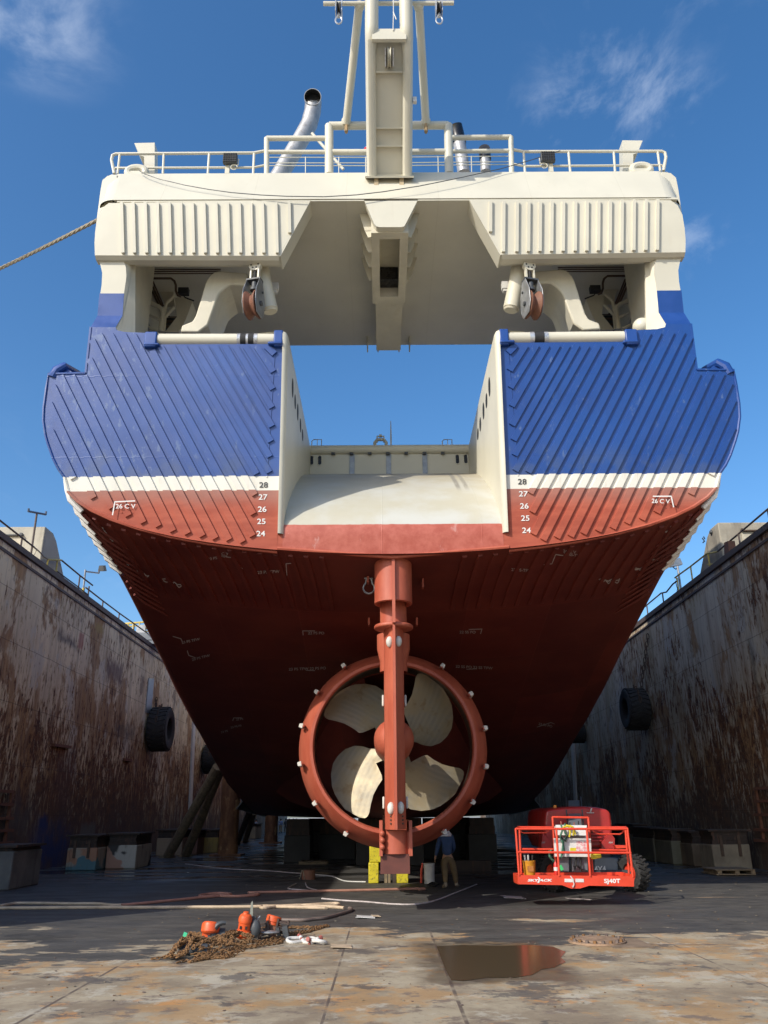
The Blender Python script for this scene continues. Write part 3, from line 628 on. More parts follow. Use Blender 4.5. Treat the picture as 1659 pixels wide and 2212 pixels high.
b = MB(); b.cyl((XC - 2.62, 24.48, 13.29), (XC + 2.62, 24.48, 13.29), .155, n=20)
for x in (-1.29, 1.5): b.cyl((XC + x - .01, 24.48, 13.29), (XC + x + .01, 24.48, 13.29), .16, n=20)
RO = SHIP.part('notch_roller', b, M_CREAM)
for k in range(7):
    b = MB(); x = XC - 1.85 + k * .60; b.bb((x - .06, 24.36, 13.08), (x + .06, 24.44, 13.15)); SHIP.part('roller_bracket', b, M_DGREY, RO)
# deck fittings just beyond
for sx in (800.5, 848):
    p = UY(sx, 956, 26); b = MB(); b.lathe((p.x - .12, 26, 13.55), (1, 0, 0), [(.05, 0), (.27, 0), (.18, .1), (.18, .14), (.27, .24), (.05, .24)], 20)
    wh = SHIP.part('deck_sheave', b, M_STAIN); b = MB(); b.prism([(p.x - .28, 26.05, 13.2), (p.x + .28, 26.05, 13.2), (p.x + .2, 26.05, 13.75), (p.x - .2, 26.05, 13.75)], (0, .12, 0)); SHIP.part('sheave_bracket', b, M_DGREY, wh)
p = UY(822, 953, 26); b = MB(); b.tube([p + Vector((-.2, 0, -.5)), p + Vector((-.2, 0, -.05)), p + Vector((-.12, 0, .06)), p + Vector((.12, 0, .06)), p + Vector((.2, 0, -.05)), p + Vector((.2, 0, -.5))], .06, 8)
b.tube([p + Vector((-.12, .1, .0)), p + Vector((-.12, .1, .24)), p + Vector((.12, .1, .24)), p + Vector((.12, .1, .0))], .03, 6); b.box(p + Vector((0, .1, .25)), (.10, .1, .08)); SHIP.part('hawse_frame', b, M_CREAM)
p = UY(844.5, 950, 26.5); b = MB(); b.tube([p + Vector((0, 0, -.3)), p + Vector((0, 0, .1)), p + Vector((0, 0, .75))], [.03, .03, .012], 6); SHIP.part('whip_antenna', b, M_CREAM)
for sx in (684, 966):
    p = UY(sx, 960, 26); b = MB()
    b.tube([p + Vector((-.17, 0, -.5)), p + Vector((-.17, 0, .13)), p + Vector((-.1, 0, .19)), p + Vector((.17, 0, .19)), p + Vector((.17, 0, -.5))], .018, 6); b.tube([p + Vector((.02, 0, -.4)), p + Vector((.02, 0, .19))], .012, 6); SHIP.part('ladder_hoop', b, M_CREAM)

# rollers set in the top of the transom
def bar(side):
    f = (lambda mb: mb) if side < 0 else (lambda mb: mb.mirror())
    a = TP(338, 729.5, -.02); c = TP(592, 729.5, -.02); b = MB(); b.cyl(a + Vector((-.1, .12, 0)), c + Vector((.1, .12, 0)), .165, n=20)
    ro = SHIP.part('transom_roller', f(b), M_CREAM)
    for x0, x1, mm in (((512, 519, M_TAPE), (519, 531, M_BLACK), (531, 536, M_TAPE), (536, 548, M_BLACK), (548, 556, M_TAPE)) if side < 0 else ((505, 514, M_TAPE), (514, 535, M_BLACK), (535, 545, M_TAPE))):
        q = TP(x0, 729.5, -.02); r = TP(x1, 729.5, -.02); b = MB(); b.cyl(q + Vector((0, .12, 0)), r + Vector((0, .12, 0)), .172 if mm is M_TAPE else .176, n=20); SHIP.part('tape_band', f(b), mm, ro)
    b = MB()
    q0, q1 = TP(592, 715, -.05), TP(611, 750, -.05); b.bb((q0.x, q0.y - .03, q1.z), (q1.x, q0.y + .32, q0.z + .02)); b.bb((TP(580, 745, 0).x, q1.y - .12, TP(580, 750).z), (q1.x, q1.y + .1, TP(580, 744).z))
    bevel(SHIP.part('roller_housing', f(b), M_BLUE, ro), .03)
    b = MB(); q0, q1 = TP(314, 717, -.05), TP(338, 752, -.05); b.bb((q0.x, q0.y - .03, q1.z), (q1.x, q0.y + .32, q0.z)); b.bb((q0.x, q1.y - .1, TP(320, 752).z), (TP(346, 752).x, q1.y + .08, TP(320, 746).z)); bevel(SHIP.part('roller_housing', f(b), M_BLUE, ro), .03)
bar(-1); bar(1)

# ---- gantry over the stern
GB = MB()
def GP(px, py, off=0.0): return TP(px, py, off)
SK = [(235, 438.6), (220, 450), (210, 470), (205.6, 500), (204, 525), (205, 551.5), (602.8, 552.5), (667.8, 433)]
skp = [GP(*q) for q in SK]
SKB = MB(); SKB.prism(skp, TN * .55)
for x in (264, 289, 315, 341, 366.5, 391.5, 416.5, 441.5, 467.5, 492.5, 517.5, 542.5, 567.5, 596.5):
    rib_box(SKB, GP(x + 3, 548.5), GP(x, 440), .085, .07, -TN)
rib_box(SKB, GP(626.5, 505), GP(625, 438), .085, .07, -TN)
# narrow chamfer under the skirt
q = [GP(205, 551.5), GP(602.8, 552.5)]; SKB.add([q[0], q[1], q[1] + Vector((0, .10, -.07)), q[0] + Vector((0, .10, -.07)), q[1] + Vector((0, .30, -.07)), q[0] + Vector((0, .30, -.07))], [(0, 1, 2, 3), (3, 2, 4, 5)])
# return plate along the slanted inner edge
SKB.prism([GP(602.8, 553), GP(667.8, 433), GP(667.8, 433) + Vector((.04, 0, 0)), GP(602.8, 553) + Vector((.04, 0, 0))], (0, .55, 0))
# upper band, sloping back
yb, zb, yt, zt = yT(17.2), 17.22, 17.9, 18.70
def band(x): return None
xs = [-7.86, -7.84, -7.76, -7.62]
top = []; bot = []
pend = [(-7.62, zb), (-2.02, zb)]
hw = 7.45
fpoly = [Vector((XC - 7.30, yb, zb)), Vector((XC + 7.30, yb, zb)), Vector((XC + hw, yt, zt)), Vector((XC - hw, yt, zt))]
GB.prism(fpoly, (0, .2, .08))
# rounded vertical corners
for s in (-1, 1):
    r1 = []; r0 = []
    for k in range(7):
        a = math.pi / 2 * k / 6; dx = .30 * math.sin(a); dy = .35 * (1 - math.cos(a))
        r0.append(Vector((XC + s * (7.30 + dx * 1.5), yb + dy, zb))); r1.append(Vector((XC + s * (hw + dx * 1.1), yt + dy, zt)))
    r0.append(Vector((XC + s * 7.75, 24.3, zb))); r1.append(Vector((XC + s * 7.78, 24.3, zt)))
    GB.grid([r0, r1]); r2 = [p + Vector((0, .0, -1.72)) for p in r0]
# small pendant plate in the middle
pl = [(786, 431), (808, 483), (813, 489), (820, 490.5), (866, 490.5), (873, 489), (877, 482), (903, 431)]
pp = [UY(x, y, 17.27) for x, y in pl]; GB.prism(pp, (0, .18, 0))
# deck box with flat underside
GB.bb((XC - 7.2, 17.27, 17.17), (XC + 7.6, 24.3, 17.226))
GB.bb((XC - 7.7, 17.95, 18.5), (XC + 7.7, 24.3, 18.68))
GB.bb((XC - 7.6, 24.2, 17.2), (XC + 7.6, 24.3, 18.6))
for s in (-1, 1): GB.bb((XC + s * 7.45, 17.7, 15.6), (XC + s * 7.60, 24.3, 17.2))
GA = SHIP.part('gantry', GB, M_CREAM, ang=30)
for s in (-1, 1):
    b = MB(); b.prism([UY(x, y, 17.8) for x, y in ((252, 377), (232, 380), (221, 390), (217, 412), (212.5, 447), (208.5, 478), (206.5, 505), (205.5, 551), (252, 551))], (0, 6.5, 0))
    sd = SHIP.part('gantry_side', b if s < 0 else b.mirror(), M_CREAM, GA, ang=60)
    b = MB(); b.grid([[UY(254, 378, 17.86), UY(250, 405, 17.62), UY(243, 438, 17.36), GP(224, 446), GP(210, 470), GP(205.6, 500), GP(204, 525), GP(205, 551)], [UY(240, 377, 17.95), UY(233, 405, 17.75), UY(226, 436, 17.5), UY(214, 452, 17.55), UY(208, 480, 17.6), UY(206, 505, 17.7), UY(205, 527, 17.75), UY(205.5, 551, 17.75)], [UY(222, 388, 18.2), UY(217, 412, 18.2), UY(212.5, 447, 18.2), UY(210, 465, 18.2), UY(207.5, 490, 18.2), UY(206.3, 510, 18.2), UY(205.5, 530, 18.2), UY(205.5, 551, 18.2)]])
    SHIP.part('gantry_corner', b if s < 0 else b.mirror(), M_CREAM, GA, ang=70)
for mbx in (SKB, SKB.mirror()): SHIP.part('ribbed_skirt', mbx, M_CREAM, GA, ang=22)
# centre girder with slot, stepped brackets and tail
b = MB(); gx0, gx1 = XC - .50, XC + .48; z0 = 16.28; y0, y1 = 17.45, 20.6
b.bb((gx0, y0, z0), (gx0 + .22, y1, 17.17)); b.bb((gx1 - .22, y0, z0), (gx1, y1, 17.17)); b.bb((gx0 + .22, y0, z0), (gx1 - .22, y0 + .25, 17.17)); b.bb((gx0 + .22, y1 - .35, z0), (gx1 - .22, y1, 17.17))
b.bb((gx0 + .22, y0 + .2, 17.0), (gx1 - .22, y1, 17.16)); b.bb((gx0 + .09, y1, z0 + .12), (gx1 - .09, 23.4, 17.17))
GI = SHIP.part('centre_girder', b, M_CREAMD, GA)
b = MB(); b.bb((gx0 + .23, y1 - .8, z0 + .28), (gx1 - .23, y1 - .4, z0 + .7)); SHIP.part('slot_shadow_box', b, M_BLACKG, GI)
for k in range(4):
    yy = 17.75 + .62 * k
    for s in (-1, 1):
        xa = gx0 if s < 0 else gx1
        b = MB(); b.prism([(xa, yy, z0 + .12), (xa + s * .08, yy, z0 + .10), (xa + s * .17, yy, z0 + .32), (xa + s * .32, yy, 17.17), (xa, yy, 17.17)], (0, .04, 0)); SHIP.part('girder_bracket', b, M_CREAMD, GI)
for x in (-.72, -.36, .36, .72):
    b = MB(); b.bb((XC + x - .02, 23.75, 16.92), (XC + x + .02, 24.36, 17.17)); SHIP.part('underside_fin', b, M_CREAMD, GA)

# columns that carry the gantry
CBX = MB()
cp = [(206.2, 551), (216.7, 571), (220.8, 590), (219.6, 615), (216.7, 633.8), (268, 633.8), (273, 598), (272, 577.5), (262.5, 551)]
CBX.prism([TP(x, y, .16) for x, y in cp], TN * .12)
IN = MB(); IN.bb((XC - 7.5, 18.0, 13.2), (XC - 6.82, 19.7, 17.2)); IN.prism([TP(268, 633.8, .16), TP(264.6, 682, .16), TP(260, 689, .12), TP(250, 707, .0), TP(252, 713, .0), TP(262, 717, .0), TP(300, 717, .0), TP(300, 551, .3), TP(262.5, 551, .3), TP(272, 577.5, .2), TP(273, 598, .2)][::1], (0, .12, 0)) if False else None
fl = [(268, 633.8, .17), (264.6, 682, .17), (259.5, 690, .14), (250, 706, .03), (250.5, 711, .02), (254, 715, .02), (262, 717.3, .02), (292, 718, .3), (292, 551, .5), (262.5, 551, .17), (272, 577.5, .17), (273, 598, .17)]
IN.prism([TP(*q) for q in fl], (0, .08, 0))
IN.tube([TP(279, 553, .45), TP(272, 716, .45)], .06, 8)
for mbx, mby in ((CBX, IN), (CBX.mirror(), IN.mirror())):
    SHIP.part('gantry_column', mbx, M_CREAM, GA); SHIP.part('inner_bulkhead', mby, M_CREAMD, GA)
# curved arms that hang the pulley blocks
Z3 = lambda x, y: ((250 + x / 1.659) / 1.446, (600 + y / 1.659) / 1.446)
arm = [(520, 722), (527, 690), (582, 668), (598, 640), (626, 552), (650, 470), (662, 445), (680, 424), (700, 411), (722, 407), (870, 420), (868, 482), (800, 478), (776, 480), (745, 502), (724, 522), (712, 545), (690, 610), (662, 688), (612, 726)]
AB = MB(); AB.prism([UY(*Z3(*q), 18.3) for q in arm], (0, 1.35, 0))
AB.mi = 0
TU = MB(); TU.tube([UY(563, 578, 18.2), UY(572, 622, 18.2), UY(583, 670, 18.25)], .215, 14); TU.tube([UY(583, 667, 18.25), UY(584.5, 674, 18.26)], [.215, .17], 14)
for mbx, mby in ((AB, TU), (AB.mirror(), TU.mirror())):
    a = bevel(SHIP.part('davit_arm', mbx, M_CREAMD, GA, ang=30), .04); SHIP.part('arm_tube', mby, M_CREAMD, a, ang=50)

# clutter under the gantry: cable trays, rails, boxes, floodlights
def clutter(side):
    f = (lambda mb: mb) if side < 0 else (lambda mb: mb.mirror())
    C = lambda x, y, yy: UY((400 + x / 5.53) / 1.446, (800 + y / 5.53) / 1.446, yy)
    for pts, r in (([C(330, 260, 19.9), C(400, 235, 19.9), C(1600, 230, 19.9)], .02), ([C(350, 290, 19.9), C(420, 268, 19.9), C(1600, 262, 19.9)], .02), ([C(390, 340, 19.9), C(430, 303, 19.9), C(1500, 300, 19.9)], .018), ([C(430, 385, 20), C(740, 385, 20), C(800, 430, 20), C(825, 500, 20), C(825, 600, 20), C(860, 680, 20), C(910, 700, 20)], .035),
                   ([C(325, 255, 19.8), C(305, 430, 19.8), C(265, 760, 19.8), C(205, 1300, 19.8)], .045), ([C(345, 440, 20.3), C(545, 880, 20.3)], .03), ([C(390, 440, 20.3), C(585, 880, 20.3)], .03), ([C(430, 440, 20.3), C(610, 860, 20.3)], .025)):
        b = MB(); b.tube(pts, r, 6); SHIP.part('cable_pipe', f(b), M_PIPE, GA)
    for pts, r in (([C(300, 780, 20.2), C(520, 870, 20.2), C(590, 920, 20.2), C(600, 1000, 20.2), C(560, 1310, 20.2)], .07), ([C(260, 970, 20.2), C(580, 1120, 20.2)], .045), ([C(240, 1180, 20.2), C(500, 1300, 20.2)], .045), ([C(650, 850, 20.4), C(670, 800, 20.4), C(790, 690, 20.4)], .05), ([C(645, 850, 20.4), C(610, 1310, 20.4)], .06), ([C(650, 1050, 20.4), C(800, 880, 20.4)], .045)):
        b = MB(); b.tube(pts, r, 8); SHIP.part('stair_rail', f(b), M_CREAMD, GA)
    b = MB(); b.prism([C(490, 470, 21.2), C(770, 470, 21.2), C(810, 880, 21.2), C(650, 880, 21.2)], (0, .5, 0)); b.prism([C(805, 720, 20.6), C(1010, 700, 20.6), C(1110, 790, 20.6), C(1000, 1095, 20.6), C(840, 1050, 20.6)], (0, .6, 0)); b.prism([C(840, 1050, 20.6), C(1000, 1095, 20.6), C(880, 1310, 20.6), C(640, 1310, 20.6)], (0, .6, 0)); SHIP.part('vent_box', f(b), M_CREAMD, GA)
    b = MB(); q0, q1 = C(215, 880, 22.6), C(860, 1300, 22.6); b.bb((q0.x, 22.6, q1.z), (q1.x, 22.9, q0.z)); SHIP.part('machinery_recess', f(b), M_DGREY, GA)
    for k in range(5):
        b = MB(); z = q1.z + .1 + .2 * k; b.cyl((q0.x, 22.45, z), (q1.x, 22.5, z), .04, n=6); SHIP.part('cable_pipe', f(b), M_PIPE, GA)
    b = MB(); c = C(962, 615, 20.1); b.box(c, (.30, .16, .20)); fl_ = SHIP.part('flood_light', f(b), M_BLACK, GA); b = MB(); b.tube([c + Vector((0, 0, -.12)), c + Vector((.05, 0, -.2)), c + Vector((.3, .1, -.25))], .02, 6); SHIP.part('lamp_cable', f(b), M_BLACK, fl_)
    # work light on the outboard face of the tube
    c = UY(593, 621, 18.7); b = MB(); b.box(c, (.22, .16, .22)); b.box(c + Vector((0, 0, -.14)), (.16, .12, .10)); SHIP.part('deck_light', f(b), M_PANEL, GA)
    # end ball of the column foot (seen on the right in the photo)
clutter(-1); clutter(1)
b = MB(); b.ball(UY(1386, 706, 18.2), .235, 16, 10); SHIP.part('dome_buffer', b, M_CREAM, GA)

# ---- upper deck: railings, pipe gates, boxes, fairleads, lights
def rail(side):
    f = (lambda mb: mb) if side < 0 else (lambda mb: mb.mirror())
    D = lambda x, y, yy=18.05: UY(x, y, yy)
    b = MB(); b.tube([D(247, 375), D(241, 346), D(243, 336), D(250, 332.5), D(548, 330.5), D(572, 326)], .045, 8); R_ = SHIP.part('upper_railing', f(b), M_CREAM)
    for pts, r in (([D(247, 368), D(250, 363), D(548, 362), D(572, 357)], .035), ([D(259, 333), D(254, 376)], .035), ([D(354, 332), D(352, 376)], .035), ([D(452, 332), D(449, 376)], .035), ([D(549, 331), D(547, 376)], .035)):
        b = MB(); b.tube(pts, r, 8); SHIP.part('rail_bar', f(b), M_CREAM, R_)
    for pts, r in (([D(576, 378), D(576, 299), D(576, 299)], .075), ([D(576, 299), D(705, 299)], .075), ([D(576, 328.5), D(705, 328.5)], .06), ([D(711, 378), D(711, 272)], .125), ([D(711, 272), D(842, 271)], .115), ([D(711, 329), D(842, 329)], .085)):
        b = MB(); pts = [p for i, p in enumerate(pts) if i == 0 or (p - pts[i - 1]).length > 1e-4]; b.tube(pts, r, 12); SHIP.part('pipe_gate', f(b), M_CREAM, R_)
    for y_ in (340, 352, 358): b = MB(); b.tube([D(580, y_, 19.2), D(840, y_, 19.2)], .016, 6); SHIP.part('thin_rail', f(b), M_CREAM, R_)
    for x_ in (660, 732, 790): b = MB(); b.tube([D(x_, 339, 19.2), D(x_, 374, 19.2)], .016, 6); SHIP.part('thin_rail', f(b), M_CREAM, R_)
    # bent plate box
    b = MB(); b.prism([D(290, 309, 18.4), D(334, 308, 18.4), D(334, 374, 18.4), D(312, 374, 18.4), D(311, 338, 18.4), D(302, 336, 18.4)], (0, .35, 0)); SHIP.part('bent_plate_post', f(b), M_CREAM)
    # fairlead ring
    c = UY(293, 366.5, 17.95); V = [c + Vector((.25 * math.cos(a), .10, .155 * math.sin(a))) for a in [2 * math.pi * k / 24 for k in range(24)]]
    b = MB(); b.tube(V, .105, 10, closed=True); fr = SHIP.part('fairlead', f(b), M_CREAM); b = MB(); b.prism([c + Vector((-.36, .1, -.27)), c + Vector((.36, .1, -.27)), c + Vector((.30, .1, .0)), c + Vector((-.30, .1, .0))], (0, -.06, -.0)); SHIP.part('fairlead_pad', f(b), M_CREAM, fr)
    # floodlight
    c = UY(497.5, 344, 17.9); b = MB(); b.box(c, (.40, .14, .33)); L_ = bevel(SHIP.part('flood_light', f(b), M_DGREY), .03)
    b = MB()
    for i in range(6):
        for j in range(5): b.box(c + Vector((-.16 + .064 * i, -.075, -.125 + .0625 * j)), (.045, .02, .045))
    SHIP.part('led_grid', f(b), M_BLACK, L_); b = MB(); b.tube([c + Vector((.22, .05, .05)), c + Vector((.22, .05, -.15)), c + Vector((0, .05, -.2))], .02, 6); b.box(c + Vector((-.08, .1, -.3)), (.12, .1, .28)); b.tube([c + Vector((.12 + .09 * math.cos(t), 0, -.28 + .09 * math.sin(t))) for t in [k * .5 for k in range(12)]], .012, 6); SHIP.part('lamp_yoke', f(b), M_CREAM, L_)
rail(-1); rail(1)
b = MB(); b.bb((XC - 3.1, 20.5, 18.7), (XC + 3.6, 23.5, 19.02)); b.bb((XC - 1.9, 20.8, 19.02), (XC - 1.2, 22, 19.15)); SHIP.part('deck_house', b, M_DGREY)

# ---- boom and mast
dirb = Vector((0, 15.4 - 17.5, 20.62 - 18.21)).normalized(); nb = Vector((0, -dirb.z, dirb.y)); nb = nb if nb.z < 0 else -nb   # nb: down and aft
B0 = Vector((XC, 17.5, 18.21)) - dirb * .05; LB = 3.3
def boompt(x, t, d): return B0 + Vector((x, 0, 0)) + dirb * t - nb * d
b = MB()
for s in (-1, 1):
    sec = []
    for k in range(8):
        a = math.pi * k / 7; sec.append((s * (.47 - .15 * math.cos(a) * -1 * 0) , 0))
    ring = [(.62, .75), (.62, .16), (.60, .07), (.55, .015), (.48, 0), (.41, .02), (.36, .08), (.35, .2), (.35, .75)]
    r0 = [boompt(s * x, 0, d) for x, d in ring]; r1 = [boompt(s * x, LB, d) for x, d in ring]
    b.grid([r0, r1]); b.add(r1, [tuple(range(len(r1)))]); b.add(r0, [tuple(range(len(r0)))])
P = [boompt(-.36, 0, .24), boompt(.36, 0, .24), boompt(.36, LB, .24), boompt(-.36, LB, .24)]; b.add(P, [(0, 1, 2, 3)])
P = [boompt(-.62, 0, .75), boompt(.62, 0, .75), boompt(.62, LB, .75), boompt(-.62, LB, .75)]; b.add(P, [(0, 1, 2, 3)])
BOOM = SHIP.part('stern_boom', b, M_CREAM, ang=30)
for t in (.05, .78, 1.22, 2.55):
    b = MB(); q = [boompt(-.37, t, .12), boompt(.37, t, .12), boompt(.37, t, .26), boompt(-.37, t, .26)]; b.prism(q, dirb * .04); SHIP.part('cross_web', b, M_CREAM, BOOM)
b = MB(); q = [boompt(-.66, 0, -.05), boompt(.66, 0, -.05), boompt(.66, 0, .8), boompt(-.66, 0, .8)]; b.prism(q, dirb * .05); SHIP.part('foot_plate', b, M_CREAM, BOOM)
for x in (-.36, .33):
    b = MB(); c = boompt(x, 0, .1); b.box(c + Vector((0, .02, -.16)), (.12, .1, .34)); SHIP.part('hinge_lug', b, paint('grubby_lug', (.42, .33, .2), .6, .3, 8), BOOM)
e = UY(842, 80, 15.38); b = MB(); b.bb((XC - .44, 15.32, e.z - .14), (XC + .44, 15.42, e.z + .22)); SHIP.part('head_plate', b, M_CREAM, BOOM)
for s in (-1, 1):
    b = MB(); b.tube([boompt(s * .475, LB - .25, .16), boompt(s * .465, LB - .02, .18), Vector((XC + s * .45, 15.36, 21.0)), Vector((XC + s * .44, 15.3, 24.5))], [.13, .16, .175, .18], 18); SHIP.part('mast_leg', b, M_CREAM, BOOM)
    b = MB(); b.tube([UY(748 if s < 0 else 920, 268 if s < 0 else 266, 17.95), UY(776 if s < 0 else 905, 12, 15.8)], .115, 14); b.ball(UY(748 if s < 0 else 920, 262, 17.95), .14); b.ball(UY(776.5 if s < 0 else 904, 14, 15.8), .14); ST_ = SHIP.part('boom_strut', b, M_CREAM, BOOM)
    c = UY(748 if s < 0 else 920, 276, 17.93); b = MB(); b.box(c, (.06, .12, .32)); b.box(c + Vector((0, 0, -.05)), (.10, .06, .2)); SHIP.part('strut_clevis', b, paint('rusty_clevis', (.35, .24, .12), .7, .3, 9), ST_)
b = MB(); q = UY(842, 1, 15.6); b.cyl((XC - 1.75, 15.7, q.z + .02), (XC + 1.75, 15.7, q.z + .02), .06, n=10); SHIP.part('cross_beam', b, M_CREAM, BOOM)
b = MB(); b.tube([UY(849.5, -30, 15.2), UY(850, 26, 15.2), UY(849, 66, 15.3)], .012, 6); b.tube([UY(849.5, 26, 15.2), UY(852, 32, 15.2), UY(856, 42, 15.2)], .014, 6); SHIP.part('hoist_line', b, M_PANEL, BOOM)
c = boompt(.0, 2.9, .1); b = MB(); b.lathe(c + Vector((-.045, 0, 0)), (1, 0, 0), [(.03, 0), (.26, 0), (.2, .045), (.26, .09), (.03, .09)], 20); sh = SHIP.part('boom_sheave', b, M_CREAM, BOOM)
for s in (-1, 1): b = MB(); b.box(c + Vector((s * .10, 0, 0)), (.03, .42, .62), Matrix.Rotation(R(-41), 3, 'X')); SHIP.part('sheave_cheek', b, M_TAPE, sh)
b = MB(); c = UY(896, 315 - 98, 16.4); b.box(c, (.1, .1, .16)); SHIP.part('boom_box', b, M_PANEL, BOOM)

b = MB(); b.bb((XC - 7.6, 34, 12.2), (XC + 7.6, 42, 17.4)); b.bb((XC - 7.2, 42, 12.2), (XC + 7.2, 56, 20.6)); b.bb((XC - 7.4, 56, 12.2), (XC + 7.4, 84, 26)); SHIP.part('superstructure', b, M_CREAM)  # unseen; steps sized to keep sun off the right dock wall
for s in (-1, 1):  # unseen side houses and plates, added to block sun on the right wall
    b = MB(); b.bb((XC + s * 5.9, 24.6, 12.3), (XC + s * 7.6, 34, 19.4)); SHIP.part('side_sun_blocker', b, M_CREAM)
    b = MB(); b.bb((XC + s * 7.5, 19.7, 12.3), (XC + s * 7.6, 24.6, 17.17)); SHIP.part('side_sun_blocker', b, M_CREAMD)
for s in (-1, 1):
    b = MB(); b.bb((XC + s * 8.3, 25.5, 12.2), (XC + s * 8.5, 60, 15.2)); SHIP.part('side_bulwark', b, M_BLUE)
# ---- exhausts
b = MB(); pts = [UY(588, 405, 25), UY(628, 338, 25), UY(652, 298, 25), UY(668, 268, 25), UY(675.5, 240, 25), UY(676.5, 222, 24.9), UY(676, 212, 24.75)]
b.tube(pts, .335, 18, cap=False); EX = SHIP.part('exhaust_pipe', b, M_STAIN, ang=50)
n = (pts[-1] - pts[-2]).normalized()
b = MB(); aim = Vector((.02, -.93, -.30)).normalized(); b.lathe(pts[-1] - n * .1, aim, [(.335, -.18), (.345, .30), (.325, .30), (.31, -.1), (0.0, -.1)], 20); SHIP.part('pipe_mouth', b, [M_STAIN], EX, ang=60)
b = MB(); b.lathe(pts[-1] - n * .1, aim, [(.322, .28), (.29, -.05), (.0, -.05)], 20); SHIP.part('dark_bore', b, M_BLACK, EX)  # black lining just inside the pipe mouth
b = MB(); b.tube([UY(674, 288, 24.6), UY(742, 366, 24.6)], .06, 8); SHIP.part('pipe_stay', b, M_CREAM, EX)
b = MB(); b.tube([UY(1002, 375, 24), UY(996, 330, 24), UY(990, 300, 24)], .24, 16); E2 = SHIP.part('exhaust_pipe', b, M_STAIN)
b = MB(); b.tube([UY(992, 310, 24), UY(987, 288, 24), UY(983, 272, 23.9)], .27, 16); SHIP.part('sooty_cowl', b, M_BLACKG, E2)
b = MB(); b.tube([UY(1049, 372, 24), UY(1048, 345, 24)], .19, 14); E3 = SHIP.part('exhaust_pipe', b, M_STAIN); b = MB(); b.tube([UY(1048.5, 345, 24), UY(1047, 330, 24), UY(1046, 322, 23.8)], .22, 14); SHIP.part('sooty_cowl', b, M_BLACKG, E3)

# ---- rudder trunk, rudder, nozzle, propeller
TC = Vector((XC, 18.93, 0))
b = MB(); b.lathe((TC.x, TC.y, 0), (0, 0, 1), [(.45, 8.3), (.45, 6.68), (.40, 6.66), (.37, 6.75)], 32); b.lathe((TC.x, 19.28, 0), (0, 0, 1), [(.32, 7.2), (.32, 6.14)], 24)
TRK = SHIP.part('rudder_trunk', b, M_RED, ang=50)
b = MB(); b.bb((XC - .035, 18.40, 6.12), (XC + .035, 18.6, 7.74)); SHIP.part('trunk_fin', b, M_RED, TRK)
b = MB(); b.lathe((TC.x, TC.y + .05, 0), (0, 0, 1), [(.0, 6.17), (.44, 6.17), (.46, 6.15), (.46, 6.10), (.44, 6.08), (.0, 6.06)], 32); b.lathe((XC, 19.75, 0), (0, 0, 1), [(.40, 6.1), (.40, 5.75), (.33, 5.45), (.33, 5.2)], 24); SHIP.part('stock_flange', b, M_RED, TRK, ang=50)
# rudder: wedge tail, full middle, rounded nose
SEC = [(-.028, 18.50), (.028, 18.50), (.032, 18.66), (.10, 18.74), (.225, 19.05), (.235, 19.4), (.235, 20.3), (.17, 20.75), (0, 20.95), (-.17, 20.75), (-.235, 20.3), (-.235, 19.4), (-.225, 19.05), (-.10, 18.74), (-.032, 18.66)]
b = MB(); b.prism([Vector((XC + x, y, 6.1)) for x, y in SEC], (0, 0, -4.42)); RUD = SHIP.part('rudder', b, M_RED, ang=20)
b = MB(); b.lathe((XC, 20.25, 3.70), (0, 1, 0), [(0, -.42), (.17, -.40), (.31, -.30), (.42, -.12), (.47, .1), (.49, .3), (.49, 1.5)], 28); SHIP.part('hub_bulb', b, M_RED, RUD, ang=50)
def rblock(mb, c, d, ax=None): mb.box(c, d, ax)
for px, py, sx in ((849.5 - 9.5, 1386, -1), (849.5 + 7, 1385, 1), (840, 1746, -1), (856.5, 1745, 1)):
    xx = XC + sx * .085; p = UY(XC, py, 18.7); z = UY(849, py, 18.7).z
    b = MB(); b.ball((XC + sx * .105, 18.72, z), .5, 12, 8, (.16, .16, .26)); SHIP.part('anode', b, M_ANODE, RUD)
for py in (1514, 1734):
    for sx in (-1, 1): b = MB(); z = UY(849, py, 19.4).z; b.box((XC + sx * .262, 19.4, z), (.05, .16, .26)); bevel(SHIP.part('anode', b, M_ANODE, RUD), .02)
# foot bearing of the rudder
b = MB(); z1, z0_ = 1.78, 1.18
b.bb((XC - .36, 19.15, z0_ - .04), (XC - .29, 22, z1 + .08)); b.bb((XC + .29, 19.15, z0_ - .04), (XC + .36, 22, z1 + .08)); b.lathe((XC, 19.45, 0), (0, 0, 1), [(0, z0_), (.30, z0_), (.30, z1 - .12), (0, z1 - .12)], 28); b.bb((XC - .33, 19.3, z0_), (XC + .33, 22.3, z1 - .15))
b.bb((XC - .18, 18.95, z1 - .10), (XC + .18, 19.3, z1 - .06)); b.cyl((XC + .02, 18.8, z1 - .06), (XC + .02, 18.8, z1 + .30), .085, n=12)
FT = SHIP.part('rudder_foot', b, M_RED, RUD)
for k in range(3): b = MB(); b.ball((XC - .295, 19.14, z0_ + .14 + .14 * k), .06, 10, 8); SHIP.part('bolt_head', b, M_RED, FT)
for s in (-1, 1):
    for k in range(4): b = MB(); b.ball((XC + .02 + s * .13, 18.73, z1 + .02 + .075 * k), .022, 6, 5); SHIP.part('bolt_head', b, M_PIPE, FT)
b = MB(); b.bb((XC - .34, 19.25, .78), (XC + .30, 20.6, z0_ - .005)); SHIP.part('foot_block', b, paint('dark_red_block', (.12, .035, .025), .6, .2, 4), FT)
